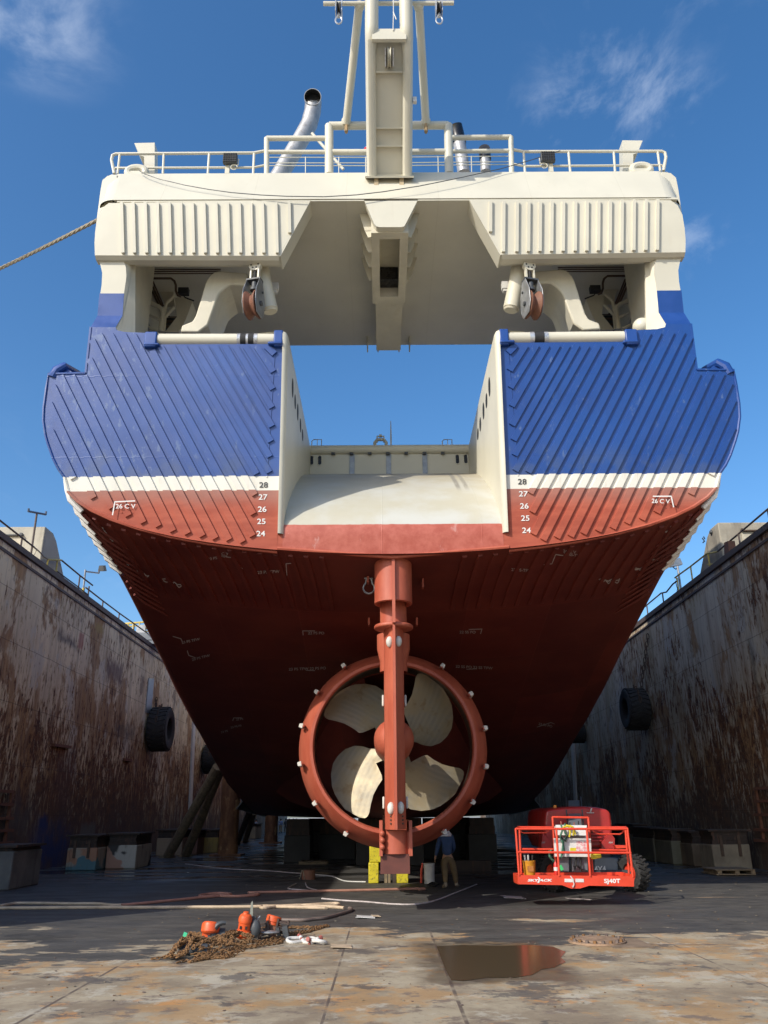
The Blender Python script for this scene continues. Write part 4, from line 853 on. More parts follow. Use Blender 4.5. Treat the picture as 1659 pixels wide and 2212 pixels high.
# nozzle
NC = Vector((XC + .0, 0, 3.69))
b = MB(); b.lathe((NC.x, 22.0, NC.z), (0, 1, 0), [(2.50, .75), (2.45, .50), (2.36, .26), (2.215, .01), (2.17, -.045), (2.10, -.045), (2.06, .03), (2.07, .18), (2.13, .7), (2.13, 1.4), (2.22, 2.2), (2.34, 2.6), (2.46, 2.66), (2.53, 2.5), (2.56, 1.9), (2.55, .95), (2.50, .75)], 96)
NOZ = SHIP.part('propeller_nozzle', b, M_RED, ang=40)
b = MB(); b.lathe((NC.x, 22.0, NC.z), (0, 1, 0), [(2.054, .045), (2.062, .18), (2.12, .7), (2.12, 1.3), (2.125, 1.35)], 96); SHIP.part('liner_ring', b, paint('dark_liner', (.07, .055, .04), .4, .3, 3, metal=.4), NOZ)  # inner nozzle wall toned dark behind the rim
AN = [(450, 288), (1210, 297), (258, 490), (1412, 515), (158, 738), (1503, 763), (152, 1007), (1502, 1034), (252, 1280), (1410, 1285), (475, 1497), (1197, 1497)]
for i, (ax, ay) in enumerate(AN):
    a = math.atan2(-(ay - 880), ax - 826); c = Vector((NC.x + 2.48 * math.cos(a), 22.22, NC.z + 2.48 * math.sin(a)))
    Rm = Matrix.Rotation(-a + math.pi / 2, 3, 'Y'); b = MB(); b.box((0, 0, 0), (.135, .32, .105), None, (.72, .9)); b.xf(Matrix.Translation(c) @ Rm.to_4x4() @ Matrix.Rotation(R(rnd.uniform(-4, 4)), 4, 'Z')); an = bevel(SHIP.part('anode', b, M_ANODE, NOZ), .015)
    c2 = Vector((NC.x + 2.41 * math.cos(a), 22.14, NC.z + 2.41 * math.sin(a))); b = MB(); b.box((0, 0, 0), (.05, .3, .03)); b.xf(Matrix.Translation(c2) @ Rm.to_4x4()); SHIP.part('anode_strap', b, M_RED, an)
# propeller: one blade shape turned four times
BL = [(975, 800), (952, 740), (925, 680), (912, 640), (950, 590), (985, 530), (1005, 460), (1015, 400), (1032, 373), (1055, 368), (1110, 385), (1180, 430), (1240, 500), (1275, 580), (1287, 660), (1275, 740), (1240, 800), (1190, 845), (1120, 872), (1050, 868), (1000, 853), (978, 830)]
K = .00364
PB = []
cpx, cpy = 826, 880
bpts = [((x - cpx) * K, -(y - cpy) * K) for x, y in BL]
mid = math.radians(48)
def blade_mesh():
    # radial grid inside the traced outline: 18 rings, each clipped to the outline
    import bisect
    V = []; F = []; n = len(bpts); NR, NA = 22, 14
    def inside_span(r):
        A = []
        for i in range(n):
            (x0, y0), (x1, y1) = bpts[i], bpts[(i + 1) % n]; s0, s1 = math.hypot(x0, y0), math.hypot(x1, y1)
            for k in range(12):
                t0, t1 = k / 12, (k + 1) / 12; ra = math.hypot(x0 + (x1 - x0) * t0, y0 + (y1 - y0) * t0); rb = math.hypot(x0 + (x1 - x0) * t1, y0 + (y1 - y0) * t1)
                if (ra - r) * (rb - r) <= 0 and ra != rb:
                    t = t0 + (t1 - t0) * (r - ra) / (rb - ra); A.append(math.atan2(y0 + (y1 - y0) * t, x0 + (x1 - x0) * t))
        return (min(A), max(A)) if len(A) >= 2 else None
    rmax = max(math.hypot(*p) for p in bpts); rows = []
    for i in range(NR + 1):
        r = .36 + (rmax - .003 - .36) * (1 - (1 - i / NR) ** 1.35); sp = inside_span(r)
        if sp is None: sp = (math.radians(20), math.radians(70)) if i == 0 else None
        if sp is None: continue
        rows.append([(r, (sp[0] + sp[1]) / 2 + (sp[1] - sp[0]) * 1.07 * (j / NA - .5), j / NA) for j in range(NA + 1)])
    fr, bk = [], []
    for row in rows:
        f_, b_ = [], []
        for r, a, q in row:
            pitch = math.atan2(.36, max(.3, r)) ; y = 22.95 + (mid - a) * r * .62 * (1 - .25 * r / rmax) + .05 * math.sin(q * math.pi)
            th = .05 * (1 - .75 * r / rmax) * math.sin(math.pi * min(1, max(0, q * .96 + .02))) ** .5 + .004
            f_.append(Vector((r * math.cos(a), y - th, r * math.sin(a)))); b_.append(Vector((r * math.cos(a), y + th, r * math.sin(a))))
        fr.append(f_); bk.append(b_)
    m = MB(); m.grid([r[::-1] for r in fr]); m.grid(bk)
    for k in range(len(fr) - 1):
        for e_ in (0, -1): m.add([fr[k][e_], fr[k + 1][e_], bk[k + 1][e_], bk[k][e_]], [(0, 1, 2, 3)])
    m.add(fr[-1] + bk[-1][::-1], [tuple(range(2 * len(fr[-1])))])
    return m
PROP = Thing('propeller', '', 'x', (NC.x, 0, NC.z)); PE = PROP.e; PE.parent = SHIP.e; PE.location = Vector((NC.x, 0, NC.z + .085)) - SHIP.loc
for k in ('label', 'category'):
    if k in PE: del PE[k]
bm0 = blade_mesh(); first = None
for k in range(4):
    if first is None:
        o = link('blade', bm0.mesh('blade', M_BRONZE, None, 50), PE); first = o
    else:
        o = first.copy(); COL.objects.link(o); o.parent = PE
    o.rotation_euler = (0, R(90 * k), 0)
b = MB(); b.lathe((0, 22.45, 0), (0, 1, 0), [(.0, -.3), (.36, -.28), (.46, -.05), (.50, .3), (.50, 1.0), (.42, 1.3)], 32); link('hub', b.mesh('hub', M_STEEL, None, 50), PE)
for k in range(5):
    a = R(205 + 11 * k); b = MB(); b.cyl((.475 * math.cos(a), 22.28, .475 * math.sin(a)), (.475 * math.cos(a), 22.42, .475 * math.sin(a)), .035, n=8); link('hub_bolt', b.mesh('hub_bolt', M_PANEL, None), PE)
a0 = R(58)
for k in range(4):
    a = a0 - R(90) * k + R(-10); b = MB(); b.cyl((1.42 * math.cos(a), 22.83, 1.42 * math.sin(a)), (1.42 * math.cos(a), 22.90, 1.42 * math.sin(a)), .05, n=14)
# skeg and shaft boss ahead of the propeller
rows = []
for y, wd, zt_, zb_ in ((24.7, .45, 4.3, 3.1), (25.6, .9, 6.2, 2.3), (27.5, 1.7, 5.9, 1.95), (31, 2.8, 4.8, 1.87), (38, 5.0, 3, 1.86)):
    r = []
    for k in range(17):
        a = math.pi * k / 16; r.append(Vector((XC - wd * math.cos(a) * (1 if True else 0), y, (zt_ + zb_) / 2 - (zt_ - zb_) / 2 * math.sin(a)))) if False else r.append(Vector((XC - wd * (1 - 2 * k / 16), y, zt_ - (zt_ - zb_) * (math.sin(a) ** .6))))
    rows.append(r)
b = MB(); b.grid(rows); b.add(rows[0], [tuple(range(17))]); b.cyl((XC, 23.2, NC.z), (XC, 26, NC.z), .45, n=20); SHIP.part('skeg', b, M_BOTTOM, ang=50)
# bilge keels
for s in (-1, 1):
    b = MB(); b.prism([Vector((XC + s * 7.75, 46, 2.75)), Vector((XC + s * 8.05, 46, 2.35)), Vector((XC + s * 8.4, 60, 1.95)), Vector((XC + s * 8.2, 60, 2.3))], (s * .05, 0, .05)); SHIP.part('bilge_keel', b, M_DGREY)
# lugs under the counter
for px, py in ((1009 / 1.0 * 0 + 909, 1252), (796, 1335), (896, 1335)):
    pass

# ---- draft marks and painted frame marks
def mark_on(px, py, txt, size_px, mat, aspect=1.0, rot=0.0, name='draft_mark', off=.006, bvh=None, flip=False, bold=.02):
    m = text_mb(txt, 1.0, (0, 0, 0), (1, 0, 0), (0, 1, 0), 0, bold); V = []
    for p in m.v:
        x, y = p.x * size_px * aspect * (-1 if flip else 1), p.y * size_px; c, s = math.cos(rot), math.sin(rot); V.append((px + x * c + y * s, py - (y * c - x * s)))
    return place2d(V, m.f, mat, name, off, bvh)
def place2d(V, F, mat, name, off, bvh):
    W = []
    for (x, y) in V:
        if bvh is None: W.append(TP(x, y, -off))
        else:
            d = ray(x, y).normalized(); h = bvh.ray_cast(CO, d)
            if h[0] is None: return None
            n = h[1] if h[1].dot(d) < 0 else -h[1]; W.append(h[0] + n * off)
    m = MB(); m.add(W, F); return SHIP.part(name, m, mat)
for k, t in enumerate(('28', '27', '26', '25', '24')):
    mm = M_BLACKL if k == 0 else M_WHITE
    mark_on(569.3 - 1.5 * k, 1048 + 26.3 * k, t, 16.5, mm, 1.18, name='draft_mark', off=.012, bold=.014); mark_on(1128 + 2.3 * k, 1041 + 26.3 * k, t, 16.5, mm, 1.18, name='draft_mark', off=.012, bold=.014)
def strokes(lines, wd, mat=M_WHITE, bvh=None, name='frame_mark', off=.012):
    V, F = stroke2d(lines, wd); place2d([tuple(v) for v in V], F, mat, name, off, bvh)
strokes([[(291, 1082), (248, 1084), (243, 1112)]], 2.6, off=.09)
strokes([[(1411, 1072), (1450, 1072), (1455, 1095)]], 2.6, off=.09)
mark_on(271, 1094, '26 C V', 13.5, M_WHITE, 1.1, name='frame_mark', off=.095, bold=.012); mark_on(1427, 1083, '26 C V', 13.0, M_WHITE, 1.05, R(2), name='frame_mark', off=.095, bold=.012)
HB = HBVH
for (px, py, t, s, rt, ft) in ((480, 1196, '26 C V', 8.5, -6, 0), (470, 1204, '23 PS TFW', 8, -9, 0), (580, 1235, '23 PS TFW', 9, -3, 0), (1230, 1191, '26 C V', 8.5, 6, 0), (1236, 1198, '23-SS-TFV', 7.5, 6, 0), (1125, 1231, '23-SS-TFV', 8.5, 4, 0), (683, 1367, '22 PS PO', 8, 0, 0), (1010, 1365, '22 SS PO', 8, 0, 0), (664, 1444, '23 PS TFW 22 PS PO', 8, -2, 0), (1024, 1441, '22 SS PO 23 SS TFW', 8, 3, 0), (412, 1384, '23 PS TFW', 7.5, -12, 0), (434, 1420, '20 PS TFW', 7.5, -14, 0), (518, 1553, '22 PS', 6, -5, 0), (510, 1569, '23 PS PS', 6, -12, 0), (485, 1580, '23 PS', 6, -14, 0), (1178, 1566, '22 SS PO', 7, 12, 0)):
    mark_on(px, py, t, s, M_GREYL, 1.15, R(rt), 'frame_mark', .012, HB, bold=.012)
strokes([[(490, 1202), (509, 1205), (513, 1225), (524, 1227)]], 1.6, M_GREYL, HB); strokes([[(637, 1215), (618, 1217), (620, 1242)]], 1.6, M_GREYL, HB)
strokes([[(1222, 1200), (1200, 1197), (1192, 1217), (1175, 1219)]], 1.6, M_GREYL, HB); strokes([[(655, 1371), (654, 1362), (680, 1362)]], 1.6, M_GREYL, HB); strokes([[(1013, 1359), (1041, 1358), (1038, 1368)]], 1.6, M_GREYL, HB)
strokes([[(374, 1374), (391, 1379), (396, 1389)], [(405, 1405), (408, 1415), (422, 1420)]], 1.6, M_GREYL, HB); strokes([[(661, 1447), (680, 1448)], [(1008, 1445), (1030, 1444)]], 1.4, M_GREYL, HB); strokes([[(503, 1556), (505, 1550), (522, 1550)], [(1160, 1570), (1190, 1560), (1197, 1563)]], 1.4, M_GREYL, HB)
# painted chain-link squiggles
def squig(px, py, L_, rot):
    ls = [[(-1, -.12), (-.7, -.2), (-.4, .05), (-.6, .12), (-.9, .02)], [(-.4, .0), (-.1, .15), (.2, .0), (.5, .2), (.9, .15)], [(-.3, .12), (-.15, .38), (.0, .35), (.1, .15)], [(.45, .25), (.7, .45), (.85, .35), (1, .05)]]
    c, s = math.cos(rot), math.sin(rot); strokes([[(px + (x * c - y * s) * L_, py + (x * s + y * c) * L_) for x, y in l] for l in ls], 2.0, M_GREYL, HB, 'paint_mark')
squig(373, 1256, 22, .15); squig(309, 1237, 14, .35); squig(272, 1214, 9, .6); squig(1316, 1251, 22, -.12); squig(1383, 1226, 13, -.3); squig(1418, 1206, 9, -.5); squig(226, 1145, 8, .8); squig(241, 1162, 7, .7); squig(1454, 1133, 8, -.8); squig(1443, 1145, 7, -.7)
# small lugs and a handle plate on the bottom plating
for px, py, hh in ((913, 1252, .22), (797, 1336, .2), (900, 1336, .2), (795, 1247, .16)):
    d = ray(px, py).normalized(); h = HBVH.ray_cast(CO, d)
    if h[0] is not None: b = MB(); b.box(h[0] + Vector((0, 0, -hh / 2)), (.05, .22, hh)); SHIP.part('lifting_lug', b, M_RED)

# ------------------------------------------------------------------ hanging pulley blocks
def pulley(px, label, flip):
    f = -1 if flip else 1
    top = UY(px, 565, 17.75); c = UY(px, 652, 17.75); t = Thing('pulley_block', label, 'pulley block', (c.x, c.y, c.z), 'pulley blocks hung in the stern openings')
    Ry = Matrix.Rotation(R(-13 * f), 4, 'Z') @ Matrix.Scale(.88, 4)
    def P(name, mb, mat, par=None, ang=35): mb.xf(Matrix.Translation(c) @ Ry); return t.part(name, mb, mat, par, ang)
    b = MB(); b.lathe((-.165, 0, -.12), (1, 0, 0), [(.05, 0), (.42, .0), (.42, .03), (.29, .15), (.29, .18), (.42, .30), (.42, .33), (.05, .33)], 32); P('sheave', b, M_SHEAVE)
    for s in (-1, 1):
        b = MB(); b.prism([(s * .19, -.12, .72), (s * .19, .12, .72), (s * .19, .34, .25), (s * .19, .36, -.2), (s * .19, .2, -.5), (s * .19, -.2, -.5), (s * .19, -.36, -.2), (s * .19, -.34, .25)], (s * .025, 0, 0)); ck = bevel(P('cheek_plate', b, M_STEEL), .01)
        b = MB(); b.cyl((s * .2, 0, -.1), (s * .27, 0, -.1), .07, n=12); b.cyl((s * .2, .1, .35), (s * .25, .1, .35), .035, n=8); P('axle_nut', b, M_DGREY, ck)
    b = MB(); b.box((0, 0, .73), (.44, .26, .05)); b.cyl((0, 0, .45), (0, 0, .66), .085, n=14); b.cyl((0, 0, .38), (0, 0, .46), .12, n=14); P('swivel', b, M_DGREY)
    b = MB()
    for s in (-1, 1): b.box((s * .12, 0, .95), (.045, .12, .45))
    b.cyl((0, -.07, 1.26), (0, .07, 1.26), .19, n=20); b.box((0, 0, 1.16), (.30, .12, .12)); P('hanger', b, M_CREAM)
    b = MB(); b.cyl((0, 0, .76), (0, 0, 1.1), .05, n=10)
    for k in range(6): b.cyl((.11 * math.cos(k * 1.047), -.085, 1.26 + .11 * math.sin(k * 1.047)), (.11 * math.cos(k * 1.047), -.06, 1.26 + .11 * math.sin(k * 1.047)), .024, n=6)
    P('hanger_pin', b, M_BLACK)
    return t
pulley(547.5, 'grey pulley block with brown grooved wheel hanging in the left stern opening', False)
pulley(1149, 'grey pulley block with brown grooved wheel hanging in the right stern opening', True)
def small_block(px, label):
    c = UY(px, 20, 15.5); t = Thing('snatch_block', label, 'pulley block', c, 'small blocks hung from the mast head')
    b = MB()
    for s in (-1, 1): b.prism([(c.x + s * .07, c.y - .12, c.z + .45), (c.x + s * .07, c.y + .12, c.z + .45), (c.x + s * .07, c.y + .15, c.z - .2), (c.x + s * .07, c.y - .15, c.z - .2)], (s * .02, 0, 0))
    t.part('cheek_plate', b, M_TAPE)
    b = MB(); b.lathe((c.x - .045, c.y, c.z - .02), (1, 0, 0), [(.02, 0), (.2, 0), (.15, .045), (.2, .09), (.02, .09)], 16); t.part('sheave', b, M_BLACK)
    b = MB(); V = [Vector((c.x + .085 * math.cos(a), c.y, c.z - .40 + .13 * math.sin(a))) for a in [2 * math.pi * k / 16 for k in range(16)]]; b.tube(V, .022, 8, closed=True); b.cyl((c.x, c.y, c.z - .27), (c.x, c.y, c.z - .12), .05, n=10); t.part('eye', b, M_TAPE)
small_block(732, 'small steel block hanging at the top edge left of the mast'); small_block(948, 'small steel block hanging at the top edge right of the mast')

# shackle hung from the counter
d = ray(797, 1245).normalized(); h = HBVH.ray_cast(CO, d)[0]
b = MB(); V = [h + Vector((.13 * math.cos(a), 0, -.32 + .14 * math.sin(a))) for a in [R(-230 + 280 * k / 14) for k in range(15)]]; V = [h + Vector((.06, 0, -.06))] + V[::-1][0:0] + [h + Vector((.14 * math.sin(a), 0, -.30 - .14 * math.cos(a) )) for a in [R(140 - 280 * k / 14) for k in range(15)]] + [h + Vector((-.06, 0, -.06))]
b.tube(V, .024, 8); b.cyl(h + Vector((-.12, 0, -.05)), h + Vector((.10, 0, -.05)), .022, n=8); solo('bow_shackle', b, M_STEEL, 'grey bow shackle hanging under the shaded red counter left of the rudder trunk', 'shackle', loc=h)

# flag behind the foot of the boom
p = UY(789, 322, 20); b = MB(); t = Thing('flag', 'folded red and white striped flag peeping out left of the boom foot', 'flag', p)
fm = NT('striped_flag'); st = fm.math('FRACT', fm.math('MULTIPLY', fm.math('ADD', fm.Z, fm.math('MULTIPLY', fm.X, .55)), 6.0)); fm.color(fm.mix(fm.ramp(st, .49, .51), (.55, .03, .05), (.7, .68, .66))); fm.rough(.8)
rows = []
for i in range(7): rows.append([p + Vector((-.08 + .5 * j / 8, .05 * math.sin(j * 1.3 + i * .4), -.25 + .45 * i / 6 * (.5 + .5 * j / 8) + .05 * math.sin(j))) for j in range(9)])
b.grid(rows); t.part('cloth', b, fm.mat, ang=80); b = MB(); b.cyl(p + Vector((.42, .05, -.9)), p + Vector((.42, .05, .25)), .015, n=6); t.part('staff', b, M_CREAM)

# mooring rope and slack cable
def rope_pts(a, c, sag, n=24): return [a.lerp(c, k / n) + Vector((0, 0, -sag * 4 * (k / n) * (1 - k / n))) for k in range(n + 1)]
a = UY(210, 476, 18.6); c = UY(-420, 760, 30)
b = MB(); pts = rope_pts(a, c, .25, 60)
for s in range(3):
    V = []; n = 300
    for k in range(n + 1):
        u = k / n; q = a.lerp(c, u) + Vector((0, 0, -.25 * 4 * u * (1 - u))); an = u * 190 + s * 2.094; V.append(q + Vector((0, math.cos(an), math.sin(an))) * .026)
    b.tube(V, .034, 5)
solo('mooring_rope', b, M_ROPE, 'thick twisted hemp rope running from the ship out to the left', 'rope', loc=a, ang=60)
V = [UY(x, y, yy) for x, y, yy in ((300, 368, 17.75), (313, 376, 17.65), (345, 387, 17.5), (400, 400, 17.35), (450, 409, 17.28), (500, 416, 17.2), (560, 421, 17.15), (620, 424, 17.12), (700, 425, 17.1), (770, 421, 17.1), (829, 414, 17.12), (905, 402, 17.2), (980, 387, 17.35), (1030, 376, 17.5), (1080, 365, 17.7), (1150, 345, 17.85), (1210, 325.5, 17.95))]
b = MB(); b.tube(V, .013, 6); solo('slack_cable', b, M_DGREY, 'thin dark cable drooping across the cream gantry front', 'cable', loc=V[0])

# ------------------------------------------------------------------ things on the dock walls
def zpt(side, zx, zy, x):   # left / right crops of the photograph
    return UX(zx * .2501, 1071.9 + zy * .2501, x) if side < 0 else UX(1279.4 + zx * .2288, 1071.9 + zy * .2288, x)
ZT = 11.95
def railing(side, label, tops, mids, posts, mat, cat='railing'):
    x = 14.45 * side; P = lambda q: zpt(side, q[0], q[1], x)
    a = P(tops[0][0]); t = Thing('wall_railing', label, cat, (x, a.y, ZT), 'railings along the dock walls')
    for pl in tops: b = MB(); b.tube([P(q) for q in pl], .038, 8); t.part('top_rail', b, mat)
    for pl in mids: b = MB(); b.tube([P(q) for q in pl], .03, 8); t.part('mid_rail', b, mat)
    for q in posts:
        p = P(q); b = MB(); b.cyl((p.x, p.y, ZT - .02), (p.x, p.y, p.z), .038, n=8); t.part('post', b, mat)
    return t
railing(-1, 'rusty railing nearest on the left dock wall, passing the concrete tower', [[(-300, -20), (0, 210), (300, 445)]], [], [(190, 365)], M_RAIL)
railing(-1, 'short yellow railing end beside the far edge of the left concrete tower', [[(415, 545), (460, 550), (530, 552)]], [[(415, 640), (495, 645)]], [(415, 545), (497, 552)], M_YRAIL)
railing(-1, 'dark pipe railing sloping down towards the lamp on the left dock wall', [[(530, 552), (690, 685), (800, 770)]], [[(495, 650), (670, 780), (765, 855)]], [(690, 690), (770, 778)], M_RAIL)
railing(-1, 'pale rusted railing beyond the lamp on the left dock wall', [[(740, 788), (890, 905), (1030, 1010), (1185, 1120), (1330, 1225)]], [], [(890, 905), (1030, 1012), (1160, 1105)], M_RAIL)
railing(1, 'dark railing at the right edge passing the stained concrete tower', [[(1900, -75), (1659, 120), (1310, 415), (1185, 520)]], [], [(1655, 122), (1380, 358), ], M_RAIL)
railing(1, 'bent yellowish railing below the stained concrete tower', [[(1185, 520), (1150, 530), (1085, 540), (925, 665), (820, 740), (780, 770)]], [[(1085, 645), (1180, 640)]], [(1092, 540), (928, 665), (800, 770)], M_YRAIL)
railing(1, 'dark sagging railing past the lamp on the right dock wall', [[(800, 800), (760, 830), (700, 905), (650, 915), (440, 1090), (300, 1200)]], [], [(662, 912), (515, 1035)], M_RAIL)
# sagging rope between the left rails
V = [zpt(-1, *q, -14.42) for q in ((290, 440), (330, 470), (345, 485), (380, 525), (415, 545))]; b = MB(); b.tube(V, .03, 6); V = [zpt(-1, *q, -14.42) for q in ((320, 450), (300, 500), (275, 525))]; b.tube(V, .015, 6)
solo('rail_rope', b, M_ROPE, 'short rope tied between two railings in front of the left concrete tower', 'rope', loc=V[0])

def tower(side, label, mat):
    x0 = 14.62 * side; t = Thing('concrete_tower', label, 'concrete tower', (x0, 33.5, ZT), 'concrete towers on the dock walls')
    zt = 13.85; b = MB()
    S = [(33.4, 11.9), (33.4, zt), (34.3, zt), (34.75, zt - .22), (36.6, 11.9)]
    b.prism([(x0, y, z) for y, z in S], (4.6 * side, 0, 0)); bevel(t.part('body', b, mat), .05)
    f = zpt(side, 20, 310, 0.001 + x0) if side < 0 else None
    b = MB(); b.box((x0 + 1.55 * side, 33.32, zt - .42), (1.3, .16, .05), Matrix.Rotation(R(6), 3, 'X')); b.box((x0 + 1.0 * side, 33.36, zt - .36), (.1, .1, .1)); t.part('drip_hood', b, M_DGREY if side < 0 else M_PIPE)
    b = MB(); b.bb((x0 + .95 * side, 33.36, 11.9), (x0 + 2.1 * side, 33.395, zt - .48)); t.part('door_panel', b, paint('tower_door', (.52, .47, .36), .7, .15, 3, (.3, .26, .2), .4))
    if side > 0:
        b = MB(); p = zpt(1, 1125, 340, x0 - .02); b.ball(p, .10, 8, 6); p = zpt(1, 1060, 425, x0 - .05); b.tube([p + Vector((0, .2, 0)), p, p + Vector((-.1, -.05, .12)), p + Vector((-.03, -.05, .2)), p + Vector((.03, 0, .1))], .03, 6); t.part('lifting_eye', b, M_DGREY)
    return t
tower(-1, 'clean pale concrete tower on the left dock wall with sloping back', M_TOWERL); tower(1, 'grimy stained concrete tower on the right dock wall with sloping back', M_TOWERR)
p = zpt(1, 1300, 500, 14.4); b = MB(); b.box((p.x, p.y, 12.15), (.35, .5, .75), Matrix.Rotation(R(8), 3, 'X'), (.8, .8)); solo('rusty_bollard_stub', b, M_SHEAVE, 'rust brown stump at the foot of the stained right tower', 'bollard', loc=p)

# lamp posts
t = Thing('lamp_post', 'thin lamp post with angled floodlight on a side arm, left dock wall', 'lamp post', (-14.6, 38.5, ZT), 'floodlight posts on the dock walls')
P = lambda a, c: zpt(-1, a, c, -14.6)
base = P(712, 870); b = MB(); b.cyl((base.x, base.y, ZT), (base.x, base.y, base.z + .45), .07, n=8); t.part('base_pipe', b, M_YRAIL)
b = MB(); b.tube([base + Vector((0, 0, .3)), P(738, 635)], .045, 8); t.part('pole', b, M_STEEL)
b = MB(); b.tube([P(740, 650), P(855, 664), P(855, 640)], .04, 8); t.part('arm', b, M_STEEL)
c = P(884, 623); b = MB(); b.box(c, (.30, .50, .30), Matrix.Rotation(R(18), 3, 'X'), (.7, .75)); t.part('lamp_head', b, M_DGREY)
t = Thing('lamp_post', 'lamp post with square grey floodlight seen from behind, right dock wall', 'lamp post', (14.6, 38.7, ZT), 'floodlight posts on the dock walls')
P = lambda a, c: zpt(1, a, c, 14.6)
base = P(838, 890); b = MB(); b.tube([Vector((base.x, base.y, ZT)), P(805, 660)], .055, 8); t.part('pole', b, M_STEEL)
c = P(782, 628); b = MB(); b.box(c, (.62, .22, .34), Matrix.Rotation(R(-12), 3, 'Y'), (.9, .9)); t.part('lamp_head', b, M_STEEL); b = MB(); b.tube([P(760, 668), P(790, 690), P(808, 668)], .025, 6); t.part('yoke', b, M_DGREY)
b = MB(); b.tube([P(800, 900), P(812, 830), P(790, 770)], .02, 6); b.tube([P(820, 905), P(800, 860), P(785, 800)], .02, 6); t.part('cable', b, M_BLACK)
t = Thing('t_post', 'rusty T shaped post standing in front of the left concrete tower', 'post', (-14.6, 32.3, ZT))
P = lambda a, c: zpt(-1, a, c, -14.6)
q0, q1 = P(265, 520), P(318, 150); b = MB(); b.cyl((q0.x, q0.y, ZT), q1, .045, n=8); t.part('upright', b, M_RAIL)
b = MB(); e0, e1 = P(245, 130), P(395, 158); b.tube([e0 + Vector((0, 0, .12)), e0, e1, e1 + Vector((0, 0, .14))], .045, 8); t.part('crossbar', b, paint('blue_grey_bar', (.08, .11, .17), .5, .2, 5))

# far yellow gangway and cabin at the end of the left wall
t = Thing('gangway', 'pale yellow railed gangway far along the left dock wall', 'gangway', (-14.8, 50, ZT))
yy = 50.0
def YP(zx, zy): return UY(zx * .2501, 1071.9 + zy * .2501, yy)
for pl, r in (([(1050, 1125), (1062, 1102), (1270, 1085)], .06), ([(1110, 1105), (1112, 1170)], .05), ([(1150, 1100), (1150, 1190)], .05), ([(1205, 1095), (1205, 1210)], .05), ([(1060, 1130), (1280, 1112)], .04), ([(1180, 1150), (1300, 1140)], .04), ([(1150, 1175), (1310, 1165)], .04), ([(1230, 1210), (1250, 1150)], .05), ([(1245, 1215), (1240, 1245), (1330, 1235)], .05)):
    b = MB(); b.tube([YP(*q) for q in pl], r, 6); t.part('yellow_rail', b, M_YRAIL)
c = YP(1222, 1150); b = MB(); b.box(c, (.55, .3, .5)); t.part('flood_light', b, M_STEEL)
c = YP(1290, 1225); b = MB(); b.box(c, (1.5, 1.2, .45)); b.box(c + Vector((.2, 0, -.38)), (1.8, 1.3, .2)); t.part('cabin_roof', b, M_LGREY)
t = Thing('white_railing', 'small white railing at the far left wall edge beside the hull', 'railing', (-14.4, 60, ZT))
for pl in ([(1255, 1265), (1380, 1335)], [(1290, 1275), (1400, 1350)], [(1320, 1280), (1320, 1325)], [(1355, 1300), (1355, 1345)]):
    b = MB(); b.tube([UX(q[0] * .2501, 1071.9 + q[1] * .2501, -14.4) for q in pl], .06, 6); t.part('rail_bar', b, M_PANEL)

# fender tyres on chains
def tyre(side, px, py, hpx, label, chain_top):
    x = 14.2 * side; c = UX(px, py, x - .75 * side); r = hpx / 1760 * c.y * .975 / 2 * 1.03; t = Thing('fender_tyre', label, 'tyre fender', (x, c.y, c.z), 'big tyre fenders on the dock walls'); wd = 1.15
    b = MB(); x0 = x - side * .1
    prof = [(r * .52, 0), (r * .9, 0), (r * .985, wd * .12), (r, wd * .3), (r, wd * .7), (r * .985, wd * .88), (r * .9, wd), (r * .58, wd), (r * .50, wd * .94), (r * .50, wd * .5), (r * .5, .05)]
    b.lathe((x0, c.y, c.z), (-side, 0, 0), prof, 48, close=True); ty = t.part('tyre', b, M_TYRE, ang=50)
    b = MB(); n = 26
    for k in range(n):
        for h in range(2):
            a = 2 * math.pi * (k + .5 * h) / n; Rm = Matrix.Rotation(a, 3, 'X'); cc = Vector((x0 - side * (wd * (.27 + .46 * h)), c.y, c.z)) + Rm @ Vector((0, r + .0, 0))
            b.box(cc, (wd * .42, .07, r * .135), Rm @ Matrix.Rotation(R(18 if h else -18), 3, 'Y'))
    t.part('tread', b, M_TYRE)
    # chain of links from the wall
    b = MB(); A = Vector((x - side * .25, c.y, c.z + r * .95)); B = chain_top; L_ = (B - A).length; nn = max(2, int(L_ / .22))
    for k in range(nn):
        q = A.lerp(B, (k + .5) / nn); ell = []
        for j in range(10):
            a = 2 * math.pi * j / 10; v = Vector((.06 * math.cos(a), 0, .15 * math.sin(a))) if k % 2 else Vector((0, .06 * math.cos(a), .15 * math.sin(a))); ell.append(q + v)
        b.tube(ell, .028, 5, closed=True)
    for k in range(4):
        q = Vector((x0 - side * (wd * .45), c.y - r * (1.0), c.z + r * (.55 - .17 * k))) if False else Vector((x0 - side * wd * (.5), c.y, c.z)) + Matrix.Rotation(R(100 + 20 * k), 3, 'X') @ Vector((0, r + .06, 0)); ell = []
        for j in range(10):
            a = 2 * math.pi * j / 10; ell.append(q + Vector(((.06 if k % 2 else .02) * math.cos(a), 0, .17 * math.sin(a))))
        b.tube(ell, .03, 5, closed=True)
    t.part('chain', b, M_PIPE)
    return t
tyre(-1, 350, 1575, 88, 'huge worn tyre fender hanging beside the grey panel on the left wall', UX(338, 1508, -14.12))
tyre(-1, 459, 1640, 56, 'tyre fender half hidden behind the hull on the left wall', UX(450, 1592, -14.12))
tyre(1, 1369, 1532, 84, 'huge worn tyre fender on a long chain on the right wall', UX(1400, 1370, 14.12))
tyre(1, 1242, 1583, 40, 'tyre fender half hidden behind the hull on the right wall', UX(1240, 1555, 14.12))
